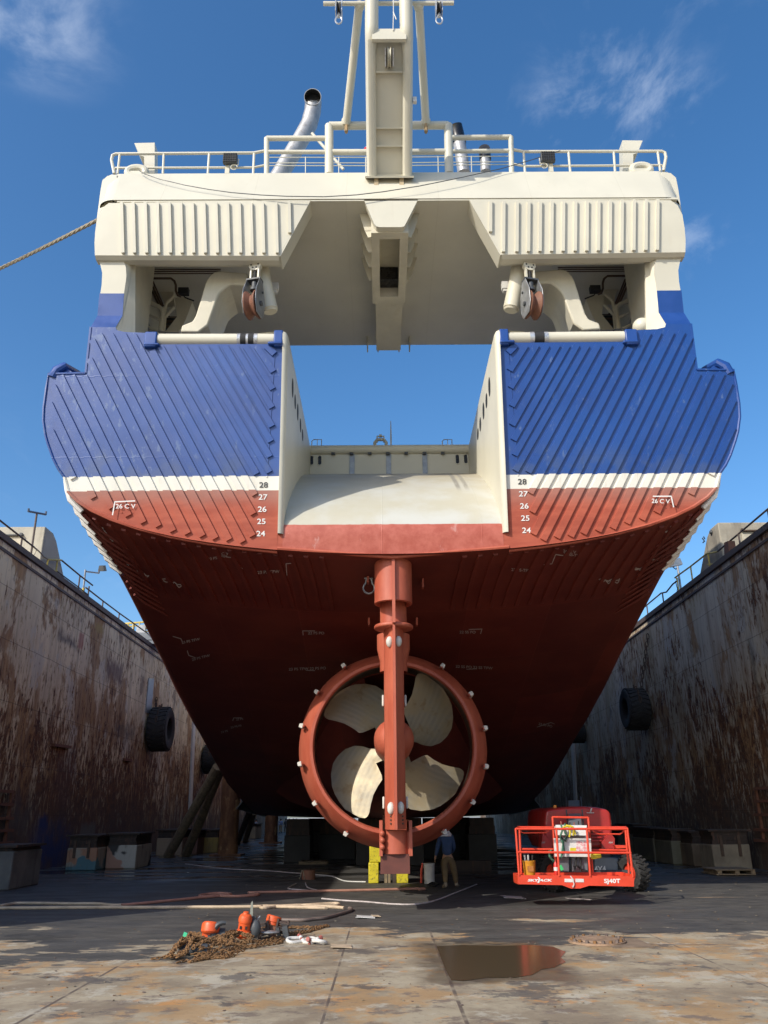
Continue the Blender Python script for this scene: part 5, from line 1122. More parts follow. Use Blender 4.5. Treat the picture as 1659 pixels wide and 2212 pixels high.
# flat panels and ladders on the walls
def wall_panel(side, corners, label, mat, name='wall_strip', th=.06, cat='panel'):
    x = 14.2 * side - side * .004; P = [UX(a, c, x) for a, c in corners]; b = MB(); b.prism(P, (-side * th, 0, 0)); return solo(name, b, mat, label, cat, loc=P[0])
wall_panel(-1, [(320, 1465), (331, 1466), (325, 1541), (313, 1539)], 'grey vertical steel strip plate left of the hanging tyre', M_STEEL)
wall_panel(-1, [(415, 1556), (420, 1556), (411, 1757), (406, 1757)], 'long pale vertical pipe on the left wall near the bow', M_PANEL, 'wall_pipe', .12, 'pipe')
wall_panel(1, [(1236, 1598), (1242, 1598), (1248, 1735), (1243, 1735)], 'long pale vertical pipe on the right wall behind the boom lift', M_PANEL, 'wall_pipe', .12, 'pipe')
wall_panel(-1, [(112, 1606), (148, 1611), (148, 1617), (112, 1612)], 'rusted horizontal ledge bar on the left wall, larger one', M_SHEAVE, 'ledge_bar', .14, 'bar')
wall_panel(-1, [(265, 1638), (280, 1640), (280, 1645), (265, 1643)], 'small rusted ledge bar on the left wall near the tyre', M_SHEAVE, 'ledge_bar', .14, 'bar')
def ladder(side, xs, rungs, label):
    x = 14.2 * side; t = Thing('wall_ladder', label, 'ladder', UX(xs[0], rungs[0], x), 'rusty recessed ladders at the picture edges')
    for xx in xs: a = UX(xx, rungs[0], x - .12 * side); c = UX(xx - (2 if side > 0 else -2), rungs[-1], x - .12 * side); b = MB(); b.bb((a.x - .05, a.y - .06, min(a.z, c.z)), (a.x + .05, a.y + .06, max(a.z, c.z))); t.part('stile', b, M_SHEAVE)
    for ry in rungs: a = UX(xs[0], ry, x - .15 * side); c = UX(xs[1], ry, x - .15 * side); b = MB(); b.bb((a.x - .08, min(a.y, c.y), a.z - .05), (a.x + .08, max(a.y, c.y), a.z + .05)); t.part('rung', b, M_SHEAVE)
ladder(-1, (-8, 26), (1708, 1737, 1768, 1795, 1822), 'rusty brown ladder frame at the left picture edge')
ladder(1, (1632, 1664), (1704, 1731, 1760, 1792, 1815), 'rusty brown ladder frame at the right picture edge')

# ------------------------------------------------------------------ blocks along the feet of the walls
def bilge_block(px0, px1, py_base, h_conc, h_top, depth, label, cm, top_mat=None, y=None, posts=True, name='bilge_block'):
    a = UZ(px0, py_base); c = UZ(px1, py_base); yy = a.y if y is None else y; x0, x1 = a.x, UY(px1, py_base, yy).x
    t = Thing(name, label, 'dock block', ((x0 + x1) / 2, yy, 0), 'concrete blocks along the dock walls')
    b = MB(); b.bb((x0, yy, 0), (x1, yy + depth, h_conc)); bevel(t.part('concrete_base', b, cm), .04)
    b = MB(); n = 3; hh = h_top / n
    for k in range(n): b.bb((x0 + .05 + .03 * (k % 2), yy + .03 * ((k + 1) % 2), h_conc + hh * k + .004), (x1 - .04 - .02 * (k % 2), yy + depth - .05, h_conc + hh * (k + 1)))
    t.part('timber_cap', b, top_mat or M_WOODD)
    b = MB(); b.bb((x0 - .08, yy - .08, h_conc + h_top + .004), (x1 + .1, yy + depth, h_conc + h_top + .07)); t.part('cap_plank', b, M_WOODD)
    if posts:
        for u in (.25, .72): b = MB(); xx = x0 + (x1 - x0) * u; b.bb((xx - .05, yy - .06, h_conc * .55), (xx + .05, yy - .003, h_conc + h_top * .7)); t.part('strap_iron', b, M_PIPE)
    return t
def mat_patchy(name, cols, sc, seed):
    m = NT(name); c = cols[0]
    for i, q in enumerate(cols[1:]):
        n = m.noise(sc=(sc, sc, sc), scale=.7, detail=4, rough=.45, off=(seed + i * 3.1, i * 1.7, seed)); c = m.mix(m.ramp(n, .52, .545), c, q)
    d = m.noise(sc=(2, 2, .5), scale=1.5, detail=7, rough=.65, off=(seed, 3, 1)); c = m.mix(m.ramp(d, .5, .7, 0, .7), c, (.06, .045, .035)); m.color(c); m.rough(.8); m.bump(m.noise(scale=8, detail=5), .25, .03); return m.mat
bilge_block(140, 205, 1881, .84, .42, 2.4, 'block with teal and orange paint patches, nearest complete block on the left', mat_patchy('teal_patch_block', [(.36, .31, .24), (.10, .20, .22), (.42, .22, .13)], 1.0, 4))
bilge_block(226, 291, 1877, .90, .40, 2.4, 'pale block with broad black diagonal streaks on the left', mat_patchy('black_streak_block', [(.46, .43, .36), (.05, .048, .045), (.40, .22, .15)], .9, 11), posts=False)
bilge_block(336, 392, 1849, .90, .38, 3.0, 'tan block behind the leaning timber props on the left', mat_conc('tan_block', (.34, .25, .16), (.26, .19, .13), (.10, .07, .05), 6), posts=False)
bilge_block(398, 425, 1846, .86, .38, 4, 'reddish block between the props and the rusty pipe', mat_conc('reddish_block', (.20, .10, .07), (.16, .09, .06), (.06, .05, .04), 8), posts=False)
bilge_block(428, 470, 1843, .84, .38, 5, 'yellowish block just left of the rusty pipe', mat_conc('yellowish_block', (.34, .24, .06), (.22, .15, .06), (.08, .06, .04), 12), posts=False)
bilge_block(-60, 18, 1924, 1.05, .10, 2.2, 'cropped grey block at the left picture edge', mat_conc('edge_block', (.20, .19, .165), (.12, .11, .10), (.06, .05, .045), 17), posts=False)
bilge_block(533, 552, 1812, 1.1, .2, 4, 'small pale block far behind the rusty pipe', M_BLOCK, posts=False)
bilge_block(1545, 1628, 1882, .90, .44, 1.3, 'pale block with two strap irons sitting on a pallet at right', M_BLOCK)
p = UZ(1545, 1891); q = UZ(1627, 1891)
t = Thing('wooden_pallet', 'grey timber pallet under the strapped block at right', 'pallet', ((p.x + q.x) / 2, p.y, 0))
for zz in (.02, .16): b = MB(); b.bb((p.x - .05, p.y - .25, zz), (q.x + .05, p.y + 1.2, zz + .035)); t.part('deck_boards', b, M_WOOD)
for u in (.02, .5, .93): b = MB(); b.bb((p.x + (q.x - p.x) * u, p.y - .22, .056), (p.x + (q.x - p.x) * u + .14, p.y + 1.1, .158)); t.part('bearer', b, M_WOOD)
for i, (x0, x1, yb, hc, lab) in enumerate(((1500, 1545, 1872, 1.2, 'brown stained block touching the strapped block at right'), (1455, 1498, 1868, 1.3, 'greenish stained block second from the strapped block at right'), (1415, 1450, 1862, 1.35, 'dark green block third from the strapped block at right'), (1376, 1408, 1852, 1.5, 'mottled pale block just right of the lift wheel'))):
    bilge_block(x0, x1, yb, hc * .70, .40, 3.2, lab, mat_conc('right_block', ((.26, .20, .13), (.24, .22, .15), (.17, .16, .10), (.34, .30, .21))[i], ((.16, .12, .08), (.15, .14, .09), (.11, .10, .07), (.22, .18, .12))[i], (.06, .05, .04), 20 + i), posts=False)
bilge_block(1350, 1374, 1845, .95, .4, 4, 'dark block hidden behind the lift wheel', M_WOODD, posts=False)

# timber props, pipe shores
def prop(p0, p1, r, label, mat, group='leaning timber props under the hull'):
    b = MB(); n = (p1 - p0).normalized(); k = 10; b.tube([p0 + (p1 - p0) * (i / k) + Vector((rnd.uniform(-.02, .02), 0, rnd.uniform(-.02, .02))) for i in range(k + 1)], [r * (1.05 - .15 * i / k) for i in range(k + 1)], 10)
    t = Thing('timber_prop', label, 'prop', (p0.x, p0.y, 0), group); t.part('pole', b, mat); b = MB(); b.box((p0.x, p0.y, .05), (.75, .5, .1)); t.part('foot_board', b, M_WOOD); return t
prop(UZ(361, 1853), UY(470, 1656, 41), .24, 'leaning timber prop, left of the two nearest under the hull', M_WOOD)
prop(UZ(401, 1850), UY(477, 1660, 42), .24, 'leaning timber prop, right of the two nearest under the hull', M_WOOD)
prop(UZ(511, 1823), UY(540, 1752, 56), .22, 'far dark timber prop beyond the rusty pipe', M_WOODD)
prop(UZ(529, 1819), UY(549, 1755, 57), .22, 'far pale timber prop beyond the rusty pipe', M_WOOD)
rp = NT('rusty_pipe'); n_ = rp.noise(sc=(1, 1, .35), scale=2.2, detail=8, rough=.66); rp.color(rp.mix(rp.ramp(rp.noise(scale=1.2, detail=6, off=(3, 1, 0)), .6, .68), rp.mix(rp.ramp(n_, .38, .64), (.12, .050, .022), (.28, .13, .055)), (.42, .26, .12))); rp.rough(.8)
for (px, py, r, ptop, lab) in ((490, 1849, .55, 1690, 'thick rusty pipe post standing under the hull at left'), (584, 1822, .55, 1760, 'thinner looking rusty pipe post far under the hull')):
    p = UZ(px, py); p.y += .2; top = UY(px, ptop, p.y); t = Thing('pipe_shore', lab, 'pipe post', (p.x, p.y, 0), 'rusty pipe posts under the hull')
    b = MB(); b.lathe((p.x, p.y, 0), (0, 0, 1), [(r * .98, .1), (r * .98, .55), (r * .93, .58), (r * .93, top.z + .4), (0, top.z + .4)], 24); t.part('pipe', b, rp.mat); b = MB(); b.box((p.x, p.y, .05), (1.7, 1.5, .1)); t.part('base_plate', b, rp.mat)
# keel blocks
def keel(x0, x1, y, d, h, label, mat=M_WOODD):
    t = Thing('keel_block', label, 'keel block', ((x0 + x1) / 2, y, 0), 'dark keel blocks under the hull'); b = MB(); b.bb((x0, y, 0), (x1, y + d, h * .62)); bevel(t.part('concrete_base', b, paint('dark_concrete', (.05, .048, .045), .85, .3, 2)), .03); b = MB()  # block bases in a near-black grey
    for k in range(2): b.bb((x0 + .05 + .04 * k, y + .04, h * (.62 + .19 * k) + .004), (x1 - .05 - .03 * k, y + d - .04, h * (.81 + .19 * k))); 
    t.part('timber_cap', b, mat)
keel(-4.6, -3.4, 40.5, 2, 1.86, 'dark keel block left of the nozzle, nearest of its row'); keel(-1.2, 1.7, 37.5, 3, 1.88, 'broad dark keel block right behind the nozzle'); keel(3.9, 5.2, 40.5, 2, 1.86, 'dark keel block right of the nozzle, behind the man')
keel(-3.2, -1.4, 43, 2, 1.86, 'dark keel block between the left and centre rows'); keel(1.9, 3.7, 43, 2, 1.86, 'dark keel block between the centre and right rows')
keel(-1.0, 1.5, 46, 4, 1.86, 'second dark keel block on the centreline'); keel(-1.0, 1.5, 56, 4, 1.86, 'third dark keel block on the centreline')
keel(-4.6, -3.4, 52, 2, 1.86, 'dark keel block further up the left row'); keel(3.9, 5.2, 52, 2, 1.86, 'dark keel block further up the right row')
# yellow blocks, packing under the rudder foot
for (px0, px1, py0, py1, lab) in ((796, 818, 1872, 1908.5, 'lower yellow chipped block left of the rudder foot'), (798, 828, 1835, 1869.5, 'upper yellow chipped block left of the rudder foot'), (857, 882, 1873, 1908.5, 'lower yellow block right of the rudder foot'), (853, 882, 1838, 1870.5, 'upper yellow block right of the rudder foot')):
    y = 27.7; a = UY(px0, py1, y); c = UY(px1, py0, y); z0_ = 0 if py1 > 1900 else .60
    b = MB(); b.bb((a.x, y, max(0.0, z0_)), (c.x, y + .6, (.595 if z0_ == 0 else 1.16))); bevel(solo('yellow_block', b, M_YELLOW, lab, 'block', 'yellow packing blocks', loc=(a.x, y, 0)), .025)
b = MB(); a = UY(798, 1830, 27.8); b.box((a.x + .15, 28.05, 1.3), (.55, .5, .26), Matrix.Rotation(R(6), 3, 'Y')); solo('packing_timber', b, M_WOOD, 'weathered packing timber on top of the left yellow blocks', 'timber', loc=a)
for px0, px1, lab in ((830, 836, 'upright plank right against the left yellow blocks'), (838, 843, 'thin upright board between the yellow blocks'), (848, 855, 'dark upright board against the right yellow blocks')):
    a = UY(px0, 1908, 27.9); c = UY(px1, 1870, 27.9); b = MB(); b.bb((a.x, 27.9, 0), (c.x, 28.2, .78)); solo('upright_plank', b, M_WOOD if px0 < 845 else M_WOODD, lab, 'plank', loc=(a.x, 27.9, 0))
a = UY(822, 1850, 27.95); b = MB(); b.bb((a.x + .06, 27.95, 1.2), (a.x + .16, 28.05, 2.0)); solo('upright_post', b, M_SHEAVE, 'thin rusty upright beside the left yellow blocks', 'post', loc=a)

# ------------------------------------------------------------------ people
def skin(name, pts, edges, rad, mat, parent, loc, sub=2, root=0):
    me = bpy.data.meshes.new(name); me.from_pydata([Vector(p) for p in pts], edges, []); o = bpy.data.objects.new(name, me); COL.objects.link(o)
    m = o.modifiers.new('skin', 'SKIN'); m.use_smooth_shade = True
    for i, q in enumerate(rad): me.skin_vertices[0].data[i].radius = (q, q) if not isinstance(q, tuple) else q
    me.skin_vertices[0].data[root].use_root = True
    s_ = o.modifiers.new('sub', 'SUBSURF'); s_.levels = sub; s_.render_levels = sub
    dg = bpy.context.evaluated_depsgraph_get(); me2 = bpy.data.meshes.new_from_object(o.evaluated_get(dg)); bpy.data.objects.remove(o); bpy.data.meshes.remove(me)
    me2.name = name; me2.materials.clear(); me2.materials.append(mat); me2.shade_smooth()
    q = link(name, me2, parent, loc); return q
M_SKIN = paint('skin', (.42, .24, .16), .55, .1, 6)
def cloth(n, c): return paint(n, c, .85, .18, 9, tuple(q * .6 for q in c), .35)
def person(label, loc, J, jacket, trousers, hat=None, vest=None, rz=0.0, group=None, pose_sub=2):
    t = Thing('person', label, 'person', loc, group); t.e.rotation_euler = (0, 0, rz)
    N = ['pel', 'bel', 'che', 'nec', 'hea', 'top', 'shl', 'ell', 'wrl', 'shr', 'elr', 'wrr', 'hil', 'knl', 'anl', 'tol', 'hir', 'knr', 'anr', 'tor']; P = {k: Vector(J[k]) for k in N}
    idx = {k: i for i, k in enumerate(N)}; pts = [P[k] for k in N]
    E_ = [('pel', 'bel'), ('bel', 'che'), ('che', 'nec'), ('nec', 'hea'), ('hea', 'top'), ('che', 'shl'), ('shl', 'ell'), ('ell', 'wrl'), ('che', 'shr'), ('shr', 'elr'), ('elr', 'wrr'), ('pel', 'hil'), ('hil', 'knl'), ('knl', 'anl'), ('anl', 'tol'), ('pel', 'hir'), ('hir', 'knr'), ('knr', 'anr'), ('anr', 'tor')]
    rad = dict(pel=.10, bel=.105, che=.12, nec=.058, hea=.098, top=.075, shl=.075, ell=.046, wrl=.032, shr=.075, elr=.046, wrr=.032, hil=.075, knl=.05, anl=.042, tol=.036, hir=.075, knr=.05, anr=.042, tor=.036)
    edges = [(idx[a], idx[b]) for a, b in E_]; rr = [rad[k] for k in N]
    for side in ('l', 'r'):          # hands: palm plus five fingers, one surface with the arm
        w_, e_ = P['wr' + side], P['el' + side]; d = (w_ - e_).normalized(); lat = d.cross(Vector((0, 1, 0)));
        lat = lat.normalized() if lat.length > .1 else Vector((1, 0, 0)); pn = d.cross(lat).normalized()
        pi_ = len(pts); pts.append(w_ + d * .055); rr.append(.034); edges.append((idx['wr' + side], pi_))
        for f in range(4):
            o = w_ + d * .10 + pn * (.026 - .0175 * f); q = o + d * (.035 + .006 * (f in (1, 2))) + lat * .012; z = q + d * .02 + lat * .022
            k = len(pts); pts += [o, q, z]; rr += [.0095, .0085, .007]; edges += [(pi_, k), (k, k + 1), (k + 1, k + 2)]
        k = len(pts); pts += [w_ + d * .05 + pn * .045, w_ + d * .085 + pn * .055 + lat * .02]; rr += [.011, .009]; edges += [(pi_, k), (k, k + 1)]
    body = skin('body', pts, edges, rr, M_SKIN, t.e, (0, 0, 0), 1)
    def sub(keys, es, r, name, mat, lv=2):
        ii = {k: i for i, k in enumerate(keys)}; return skin(name, [P[k] if k in P else J[k] for k in keys], [(ii[a], ii[b]) for a, b in es], r, mat, t.e, (0, 0, 0), lv)
    P['wl'] = P['wrl'].lerp(P['ell'], .06); P['wr'] = P['wrr'].lerp(P['elr'], .06); P['nk'] = P['nec'].lerp(P['che'], .35)
    sub(['pel', 'bel', 'che', 'nk', 'shl', 'ell', 'wl', 'shr', 'elr', 'wr'], [('pel', 'bel'), ('bel', 'che'), ('che', 'nk'), ('che', 'shl'), ('shl', 'ell'), ('ell', 'wl'), ('che', 'shr'), ('shr', 'elr'), ('elr', 'wr')], [(.185, .15), (.19, .155), (.205, .16), (.105, .09), .098, .07, .052, .098, .07, .052], 'jacket', jacket)
    P['al'] = P['anl'].lerp(P['knl'], .12); P['ar'] = P['anr'].lerp(P['knr'], .12); P['pw'] = P['pel'].lerp(P['bel'], .25)
    sub(['pw', 'pel', 'hil', 'knl', 'al', 'hir', 'knr', 'ar'], [('pw', 'pel'), ('pel', 'hil'), ('hil', 'knl'), ('knl', 'al'), ('pel', 'hir'), ('hir', 'knr'), ('knr', 'ar')], [(.17, .14), (.165, .145), .125, .088, .075, .125, .088, .075], 'trousers', trousers)
    for s_ in ('l', 'r'):
        a, q = P['an' + s_], P['to' + s_]; skin('boot', [a + Vector((0, 0, .09)), a, a + Vector((0, 0, -.02)).lerp(q - a, .0), q], [(0, 1), (1, 2), (2, 3)], [.058, .058, .056, .048], M_WOODD if hat is None else boots_m, t.e, (0, 0, 0), 2)
    h = P['hea']; f = Vector((0, 1, 0))
    b = MB(); b.ball(h + f * .088 + Vector((0, 0, -.01)), .018, 8, 6, (.8, 1, 1.3))
    for s_ in (-1, 1): b.ball(h + Vector((s_ * .035, .078, .025)), .012, 8, 6); b.ball(h + Vector((s_ * .098, .0, 0)), .026, 8, 6, (.4, .7, 1.2))
    b.ball(h + f * .078 + Vector((0, 0, -.055)), .02, 8, 6, (1.3, .5, .35)); link('face', b.mesh('face', M_SKIN), t.e)
    b = MB(); b.ball(h + Vector((0, -.015, .03)), .113, 14, 10, (1, 1.06, .98)); link('hair', b.mesh('hair', M_BLACK if hat is None else hat), t.e)
    if hat:
        b = MB(); b.ball(h + Vector((0, -.02, .055)), .128, 16, 10, (1, 1.15, .85)); b.box(h + Vector((0, .13, .045)), (.2, .12, .015)); link('hard_hat', b.mesh('hard_hat', hat), t.e)
        b = MB(); b.lathe(P['nec'] + Vector((0, -.01, -.09)), (0, 0, 1), [(.22, -.02), (.205, .03), (.13, .12), (.115, .2)], 20); link('hood', b.mesh('hood', M_HOOD_W, None, 60), t.e)
    if vest: 
        sub(['pel', 'bel', 'che', 'nk'], [('pel', 'bel'), ('bel', 'che'), ('che', 'nk')], [(.20, .165), (.21, .17), (.225, .175), (.13, .11)], 'vest', vest)
    return t
boots_m = cloth('tan_boots', (.30, .24, .17)); M_HOOD_W = cloth('white_hood', (.62, .62, .66))
mp_ = UZ(965, 1918); ML = Vector((mp_.x, 25.55, 0))
def MJ(zx, zy, dy=0.0): p = UY(760.7 + zx * .16676, 1763.5 + zy * .16676, 25.55 + dy); return p - ML
AN_ = lambda zx, dy: Vector((UY(760.7 + zx * .16676, 1918, 25.55).x - ML.x, dy, .10))
J = dict(pel=MJ(1232, 520), bel=MJ(1228, 420), che=MJ(1215, 295, .04), nec=MJ(1200, 205, .12), hea=MJ(1192, 135, .20), top=MJ(1192, 85, .22), shl=MJ(1140, 268, .05), ell=MJ(1105, 410, .02), wrl=MJ(1080, 520, .10), shr=MJ(1285, 275, .08), elr=MJ(1315, 405, .12), wrr=MJ(1290, 470, .38), hil=MJ(1190, 540), knl=MJ(1205, 720, .05), anl=AN_(1212, .0), tol=AN_(1185, .2) + Vector((0, 0, -.055)), hir=MJ(1285, 540), knr=MJ(1325, 715, .12), anr=AN_(1362, .30), tor=AN_(1395, .50) + Vector((0, 0, -.055)))
person('man in blue jacket and tan trousers standing with his back turned behind the nozzle', ML, J, cloth('blue_jacket', (.045, .085, .19)), cloth('tan_trousers', (.165, .115, .06)), M_PANEL)
GJ = dict(pel=(0, 0, .95), bel=(0, 0, 1.12), che=(0, 0, 1.34), nec=(0, .01, 1.50), hea=(0, .03, 1.63), top=(0, .03, 1.72), shl=(-.18, 0, 1.40), ell=(-.24, -.02, 1.13), wrl=(-.24, .08, .90), shr=(.18, 0, 1.40), elr=(.24, -.02, 1.13), wrr=(.24, .08, .90), hil=(-.10, 0, .90), knl=(-.11, .02, .50), anl=(-.12, 0, .10), tol=(-.14, .18, .045), hir=(.10, 0, .90), knr=(.12, .02, .50), anr=(.13, 0, .10), tor=(.16, .18, .045))
for (px, yy, jc, tc, ve, lab, rz) in ((606, 113, (.25, .33, .50), (.30, .24, .15), None, 'far worker in pale blue shirt and tan trousers, leftmost of the group', .4), (617, 116, (.10, .10, .11), (.10, .10, .11), None, 'far worker in dark clothes second in the group', 2.8), (624, 115, (.16, .17, .18), (.13, .13, .14), None, 'far worker in grey clothes third in the group', 3.3), (633, 114, (.22, .32, .50), (.16, .17, .19), None, 'far worker in light blue top beside the green vest', -.4), (640, 113, (.2, .2, .2), (.12, .12, .13), (.30, .60, .06), 'far worker in bright green safety vest, rightmost of the group', .2), (553, 96, (.42, .46, .52), (.12, .12, .14), None, 'far worker in pale shirt and blue cap near the left wall', 1.2)):
    p = UZ(px, 1800 if yy > 100 else 1806); person(lab, (UY(px, 1790, yy).x, yy, 0), {k: Vector(v) for k, v in GJ.items()}, cloth('shirt', jc), cloth('work_trousers', tc), None, cloth('green_vest', ve) if ve else None, rz, 'workers standing beyond the ship')

# ------------------------------------------------------------------ boom lift
def L6(zx, zy, y): return UY(1078.8 + zx * .2084, 1694.3 + zy * .2084, y)
LC = UZ(1290, 1925); LIFT = Thing('boom_lift', 'red and grey boom lift with its empty basket lowered towards the viewer', 'boom lift', (LC.x, 25, 0))
YF, YB = 20.4, 21.15
b = MB(); q = [(190, 940), (1340, 952), (1395, 962), (1395, 1060), (930, 1050), (835, 1080), (740, 1080), (650, 1045), (210, 1035), (190, 1022)]
b.prism([L6(x, y, YF) for x, y in q], (0, .05, 0)); lo = L6(200, 1030, YF); hi = L6(1390, 1045, YF); b.bb((lo.x, YF + .05, lo.z - .02), (hi.x, YB, lo.z + .03)); c = L6(195, 940, YF); b.bb((lo.x, YB, lo.z), (hi.x, YB + .04, c.z)); b.bb((lo.x, YF + .05, lo.z + .03), (lo.x + .04, YB, c.z)); b.bb((hi.x - .04, YF + .05, lo.z + .03), (hi.x, YB, c.z))
BK = LIFT.part('basket', bevel and b, M_LIFT)
def bars(lst, y, r, mat=M_LIFT, name='basket_rail', par=None):
    for pl in lst: b = MB(); b.tube([L6(x, yy, y) for x, yy in pl], r, 8); LIFT.part(name, b, mat, par or BK)
bars([[(168, 462), (1325, 462)], [(182, 702), (1365, 712)], [(168, 455), (205, 945)], [(1325, 455), (1385, 965)], [(590, 462), (620, 950)], [(905, 462), (942, 955)]], YF, .026)
bars([[(190, 445), (545, 447)], [(930, 447), (1310, 447)], [(235, 672), (560, 675)], [(955, 680), (1330, 685)], [(207, 445), (228, 930)], [(1305, 447), (1345, 940)], [(550, 340), (920, 345)], [(550, 335), (590, 930)], [(920, 338), (968, 930)]], YB, .026)
for x0, x1, y in ((175, 200, 460), (1325, 1310, 460)): b = MB(); b.tube([L6(x0, y, YF), L6(x1, 446, YB)], .026, 8); LIFT.part('basket_rail', b, M_LIFT, BK)
bars([[(222, 462), (222, 490), (250, 503), (480, 500), (508, 485), (510, 462)], [(965, 465), (985, 495), (1040, 515), (1250, 516), (1285, 490), (1290, 465)]], YF + .08, .018)
b = MB(); b.prism([L6(1195, 630, YF + .3), L6(1320, 632, YF + .3), L6(1320, 660, YF + .3), L6(1215, 665, YF + .3)], (0, .2, 0)); LIFT.part('tool_tray', b, M_LIFT, BK)
# control box, sign, centre column
b = MB(); b.prism([L6(585, 420, YF + .42), L6(905, 425, YF + .42), L6(900, 530, YF + .34), L6(600, 525, YF + .34)], (0, .22, -.05)); CT = LIFT.part('control_box', b, M_PANEL, BK)
for k in range(6): b = MB(); p = L6(640 + 45 * k, 418, YF + .5); b.cyl(p, p + Vector((0, -.01, .05 + .03 * (k in (0, 4)))), .014, n=8); LIFT.part('control_knob', b, M_BLACK if k % 3 else M_PIN, CT)
sgm = NT('warning_sheet'); gx = sgm.math('FRACT', sgm.mul(sgm.X, 16)); gz = sgm.math('FRACT', sgm.mul(sgm.Z, 16)); cell = sgm.mul(sgm.ramp(gx, .08, .14), sgm.ramp(gz, .08, .14))
sgm.color(sgm.mix(sgm.mul(cell, sgm.ramp(sgm.noise(scale=12, detail=3), .42, .5)), (.66, .62, .60), (.62, .26, .28))); sgm.rough(.5)
b = MB(); b.prism([L6(562, 558, YF + .3), L6(948, 562, YF + .3), L6(955, 752, YF + .3), L6(572, 748, YF + .3)], (0, .025, 0)); SG = LIFT.part('sign_board', b, M_PANEL, BK)
b = MB(); b.prism([L6(800, 588, YF + .295), L6(905, 590, YF + .295), L6(905, 692, YF + .295), L6(795, 690, YF + .295)], (0, .004, 0)); LIFT.part('warning_sheet', b, sgm.mat, SG)
b = MB(); b.prism([L6(733, 658, YF + .295), L6(795, 658, YF + .295), L6(795, 690, YF + .295), L6(733, 690, YF + .295)], (0, .004, 0)); LIFT.part('yellow_sticker', b, M_YELLOW, SG)
for x0, x1 in ((595, 715), (735, 910)): b = MB(); b.prism([L6(x0, 590 if x0 < 700 else 560, YF + .36), L6(x1, 590 if x0 < 700 else 560, YF + .36), L6(x1 + 5, 905, YF + .5), L6(x0 + 25, 905, YF + .5)], (0, .1, 0)); LIFT.part('centre_column', b, M_LGREY, BK)
for pl in ([(800, 755), (790, 830), (775, 905)], [(840, 755), (845, 830), (840, 905)], [(770, 850), (800, 840), (850, 880), (920, 905)]):
    b = MB(); b.tube([L6(x, y, YF + .4) for x, y in pl], .022, 6); LIFT.part('hydraulic_hose', b, M_BLACK, BK)
# lettering
def sign(txt, x0, x1, y, hgt, yy, mat, slant=0.0, bold=.02):
    a, c = L6(x0, y, yy), L6(x1, y, yy); m = text_mb(txt, 1.0, (0, 0, 0), (1, 0, 0), (0, 1, 0), 0, bold); w0 = min(p.x for p in m.v); w1 = max(p.x for p in m.v); h0 = min(p.y for p in m.v); h1 = max(p.y for p in m.v); z0 = L6(x0, y + hgt / 2, yy).z; z1 = L6(x0, y - hgt / 2, yy).z
    m.v = [Vector((a.x + (c.x - a.x) * (p.x - w0) / (w1 - w0) + slant * (p.y - h0), yy, z0 + (z1 - z0) * (p.y - h0) / (h1 - h0) + (c.z - a.z) * (p.x - w0) / (w1 - w0))) for p in m.v]; return LIFT.part('lettering', m, mat)
sign('SKYJACK', 288, 540, 998, 34, YF - .006, M_WHITE, .03, .045); sign('SJ40T', 1085, 1255, 1008, 58, YF - .006, M_WHITE, 0, .03)
b = MB(); b.add([L6(395, 1022, YF - .007), L6(440, 965, YF - .007), L6(420, 990, YF - .007), L6(412, 1022, YF - .007)], [(0, 1, 2, 3)]); b.add([L6(395, 962, YF - .007), L6(405, 960, YF - .007), L6(428, 985, YF - .007), L6(420, 990, YF - .007)], [(0, 1, 2, 3)]); LIFT.part('lettering', b, M_WHITE)
for x0, x1 in ((675, 775), (788, 875)): b = MB(); b.prism([L6(x0, 978, YF - .008), L6(x1, 980, YF - .008), L6(x1, 1015, YF - .008), L6(x0, 1014, YF - .008)], (0, .004, 0)); LIFT.part('decal', b, M_PANEL, BK)
b = MB(); b.tube([L6(735, 950, YF - .02), L6(762, 985, YF - .03), L6(775, 1035, YF - .03), L6(760, 1070, YF - .03), L6(755, 1050, YF - .03)], .012, 6); LIFT.part('tie_rag', b, M_PANEL, BK)
# boom
A, B_ = L6(772, 165, 26.6), L6(788, 500, 21.6); dr = (B_ - A).normalized(); b = MB(); nz = Vector((1, 0, 0)).cross(dr).normalized(); nz = nz if nz.z > 0 else -nz
b.prism([A + Vector((-.17, 0, 0)), A + Vector((.17, 0, 0)), A + Vector((.17, 0, 0)) - nz * .36, A + Vector((-.17, 0, 0)) - nz * .36], B_ - A); BM = LIFT.part('boom', b, M_LGREY)
for s in (-1, 1): b = MB(); b.prism([A + Vector((s * .20, 0, .10)), A + Vector((s * .24, 0, .10)), A + Vector((s * .24, 0, -.35)), A + Vector((s * .20, 0, -.35))], dr * 2.4); LIFT.part('boom_side_plate', b, M_DGREY, BM)
b = MB(); b.bb((B_.x - .3, 21.3, B_.z - .45), (B_.x + .3, 21.8, B_.z + .05)); LIFT.part('jib_head', b, M_LGREY, BM)
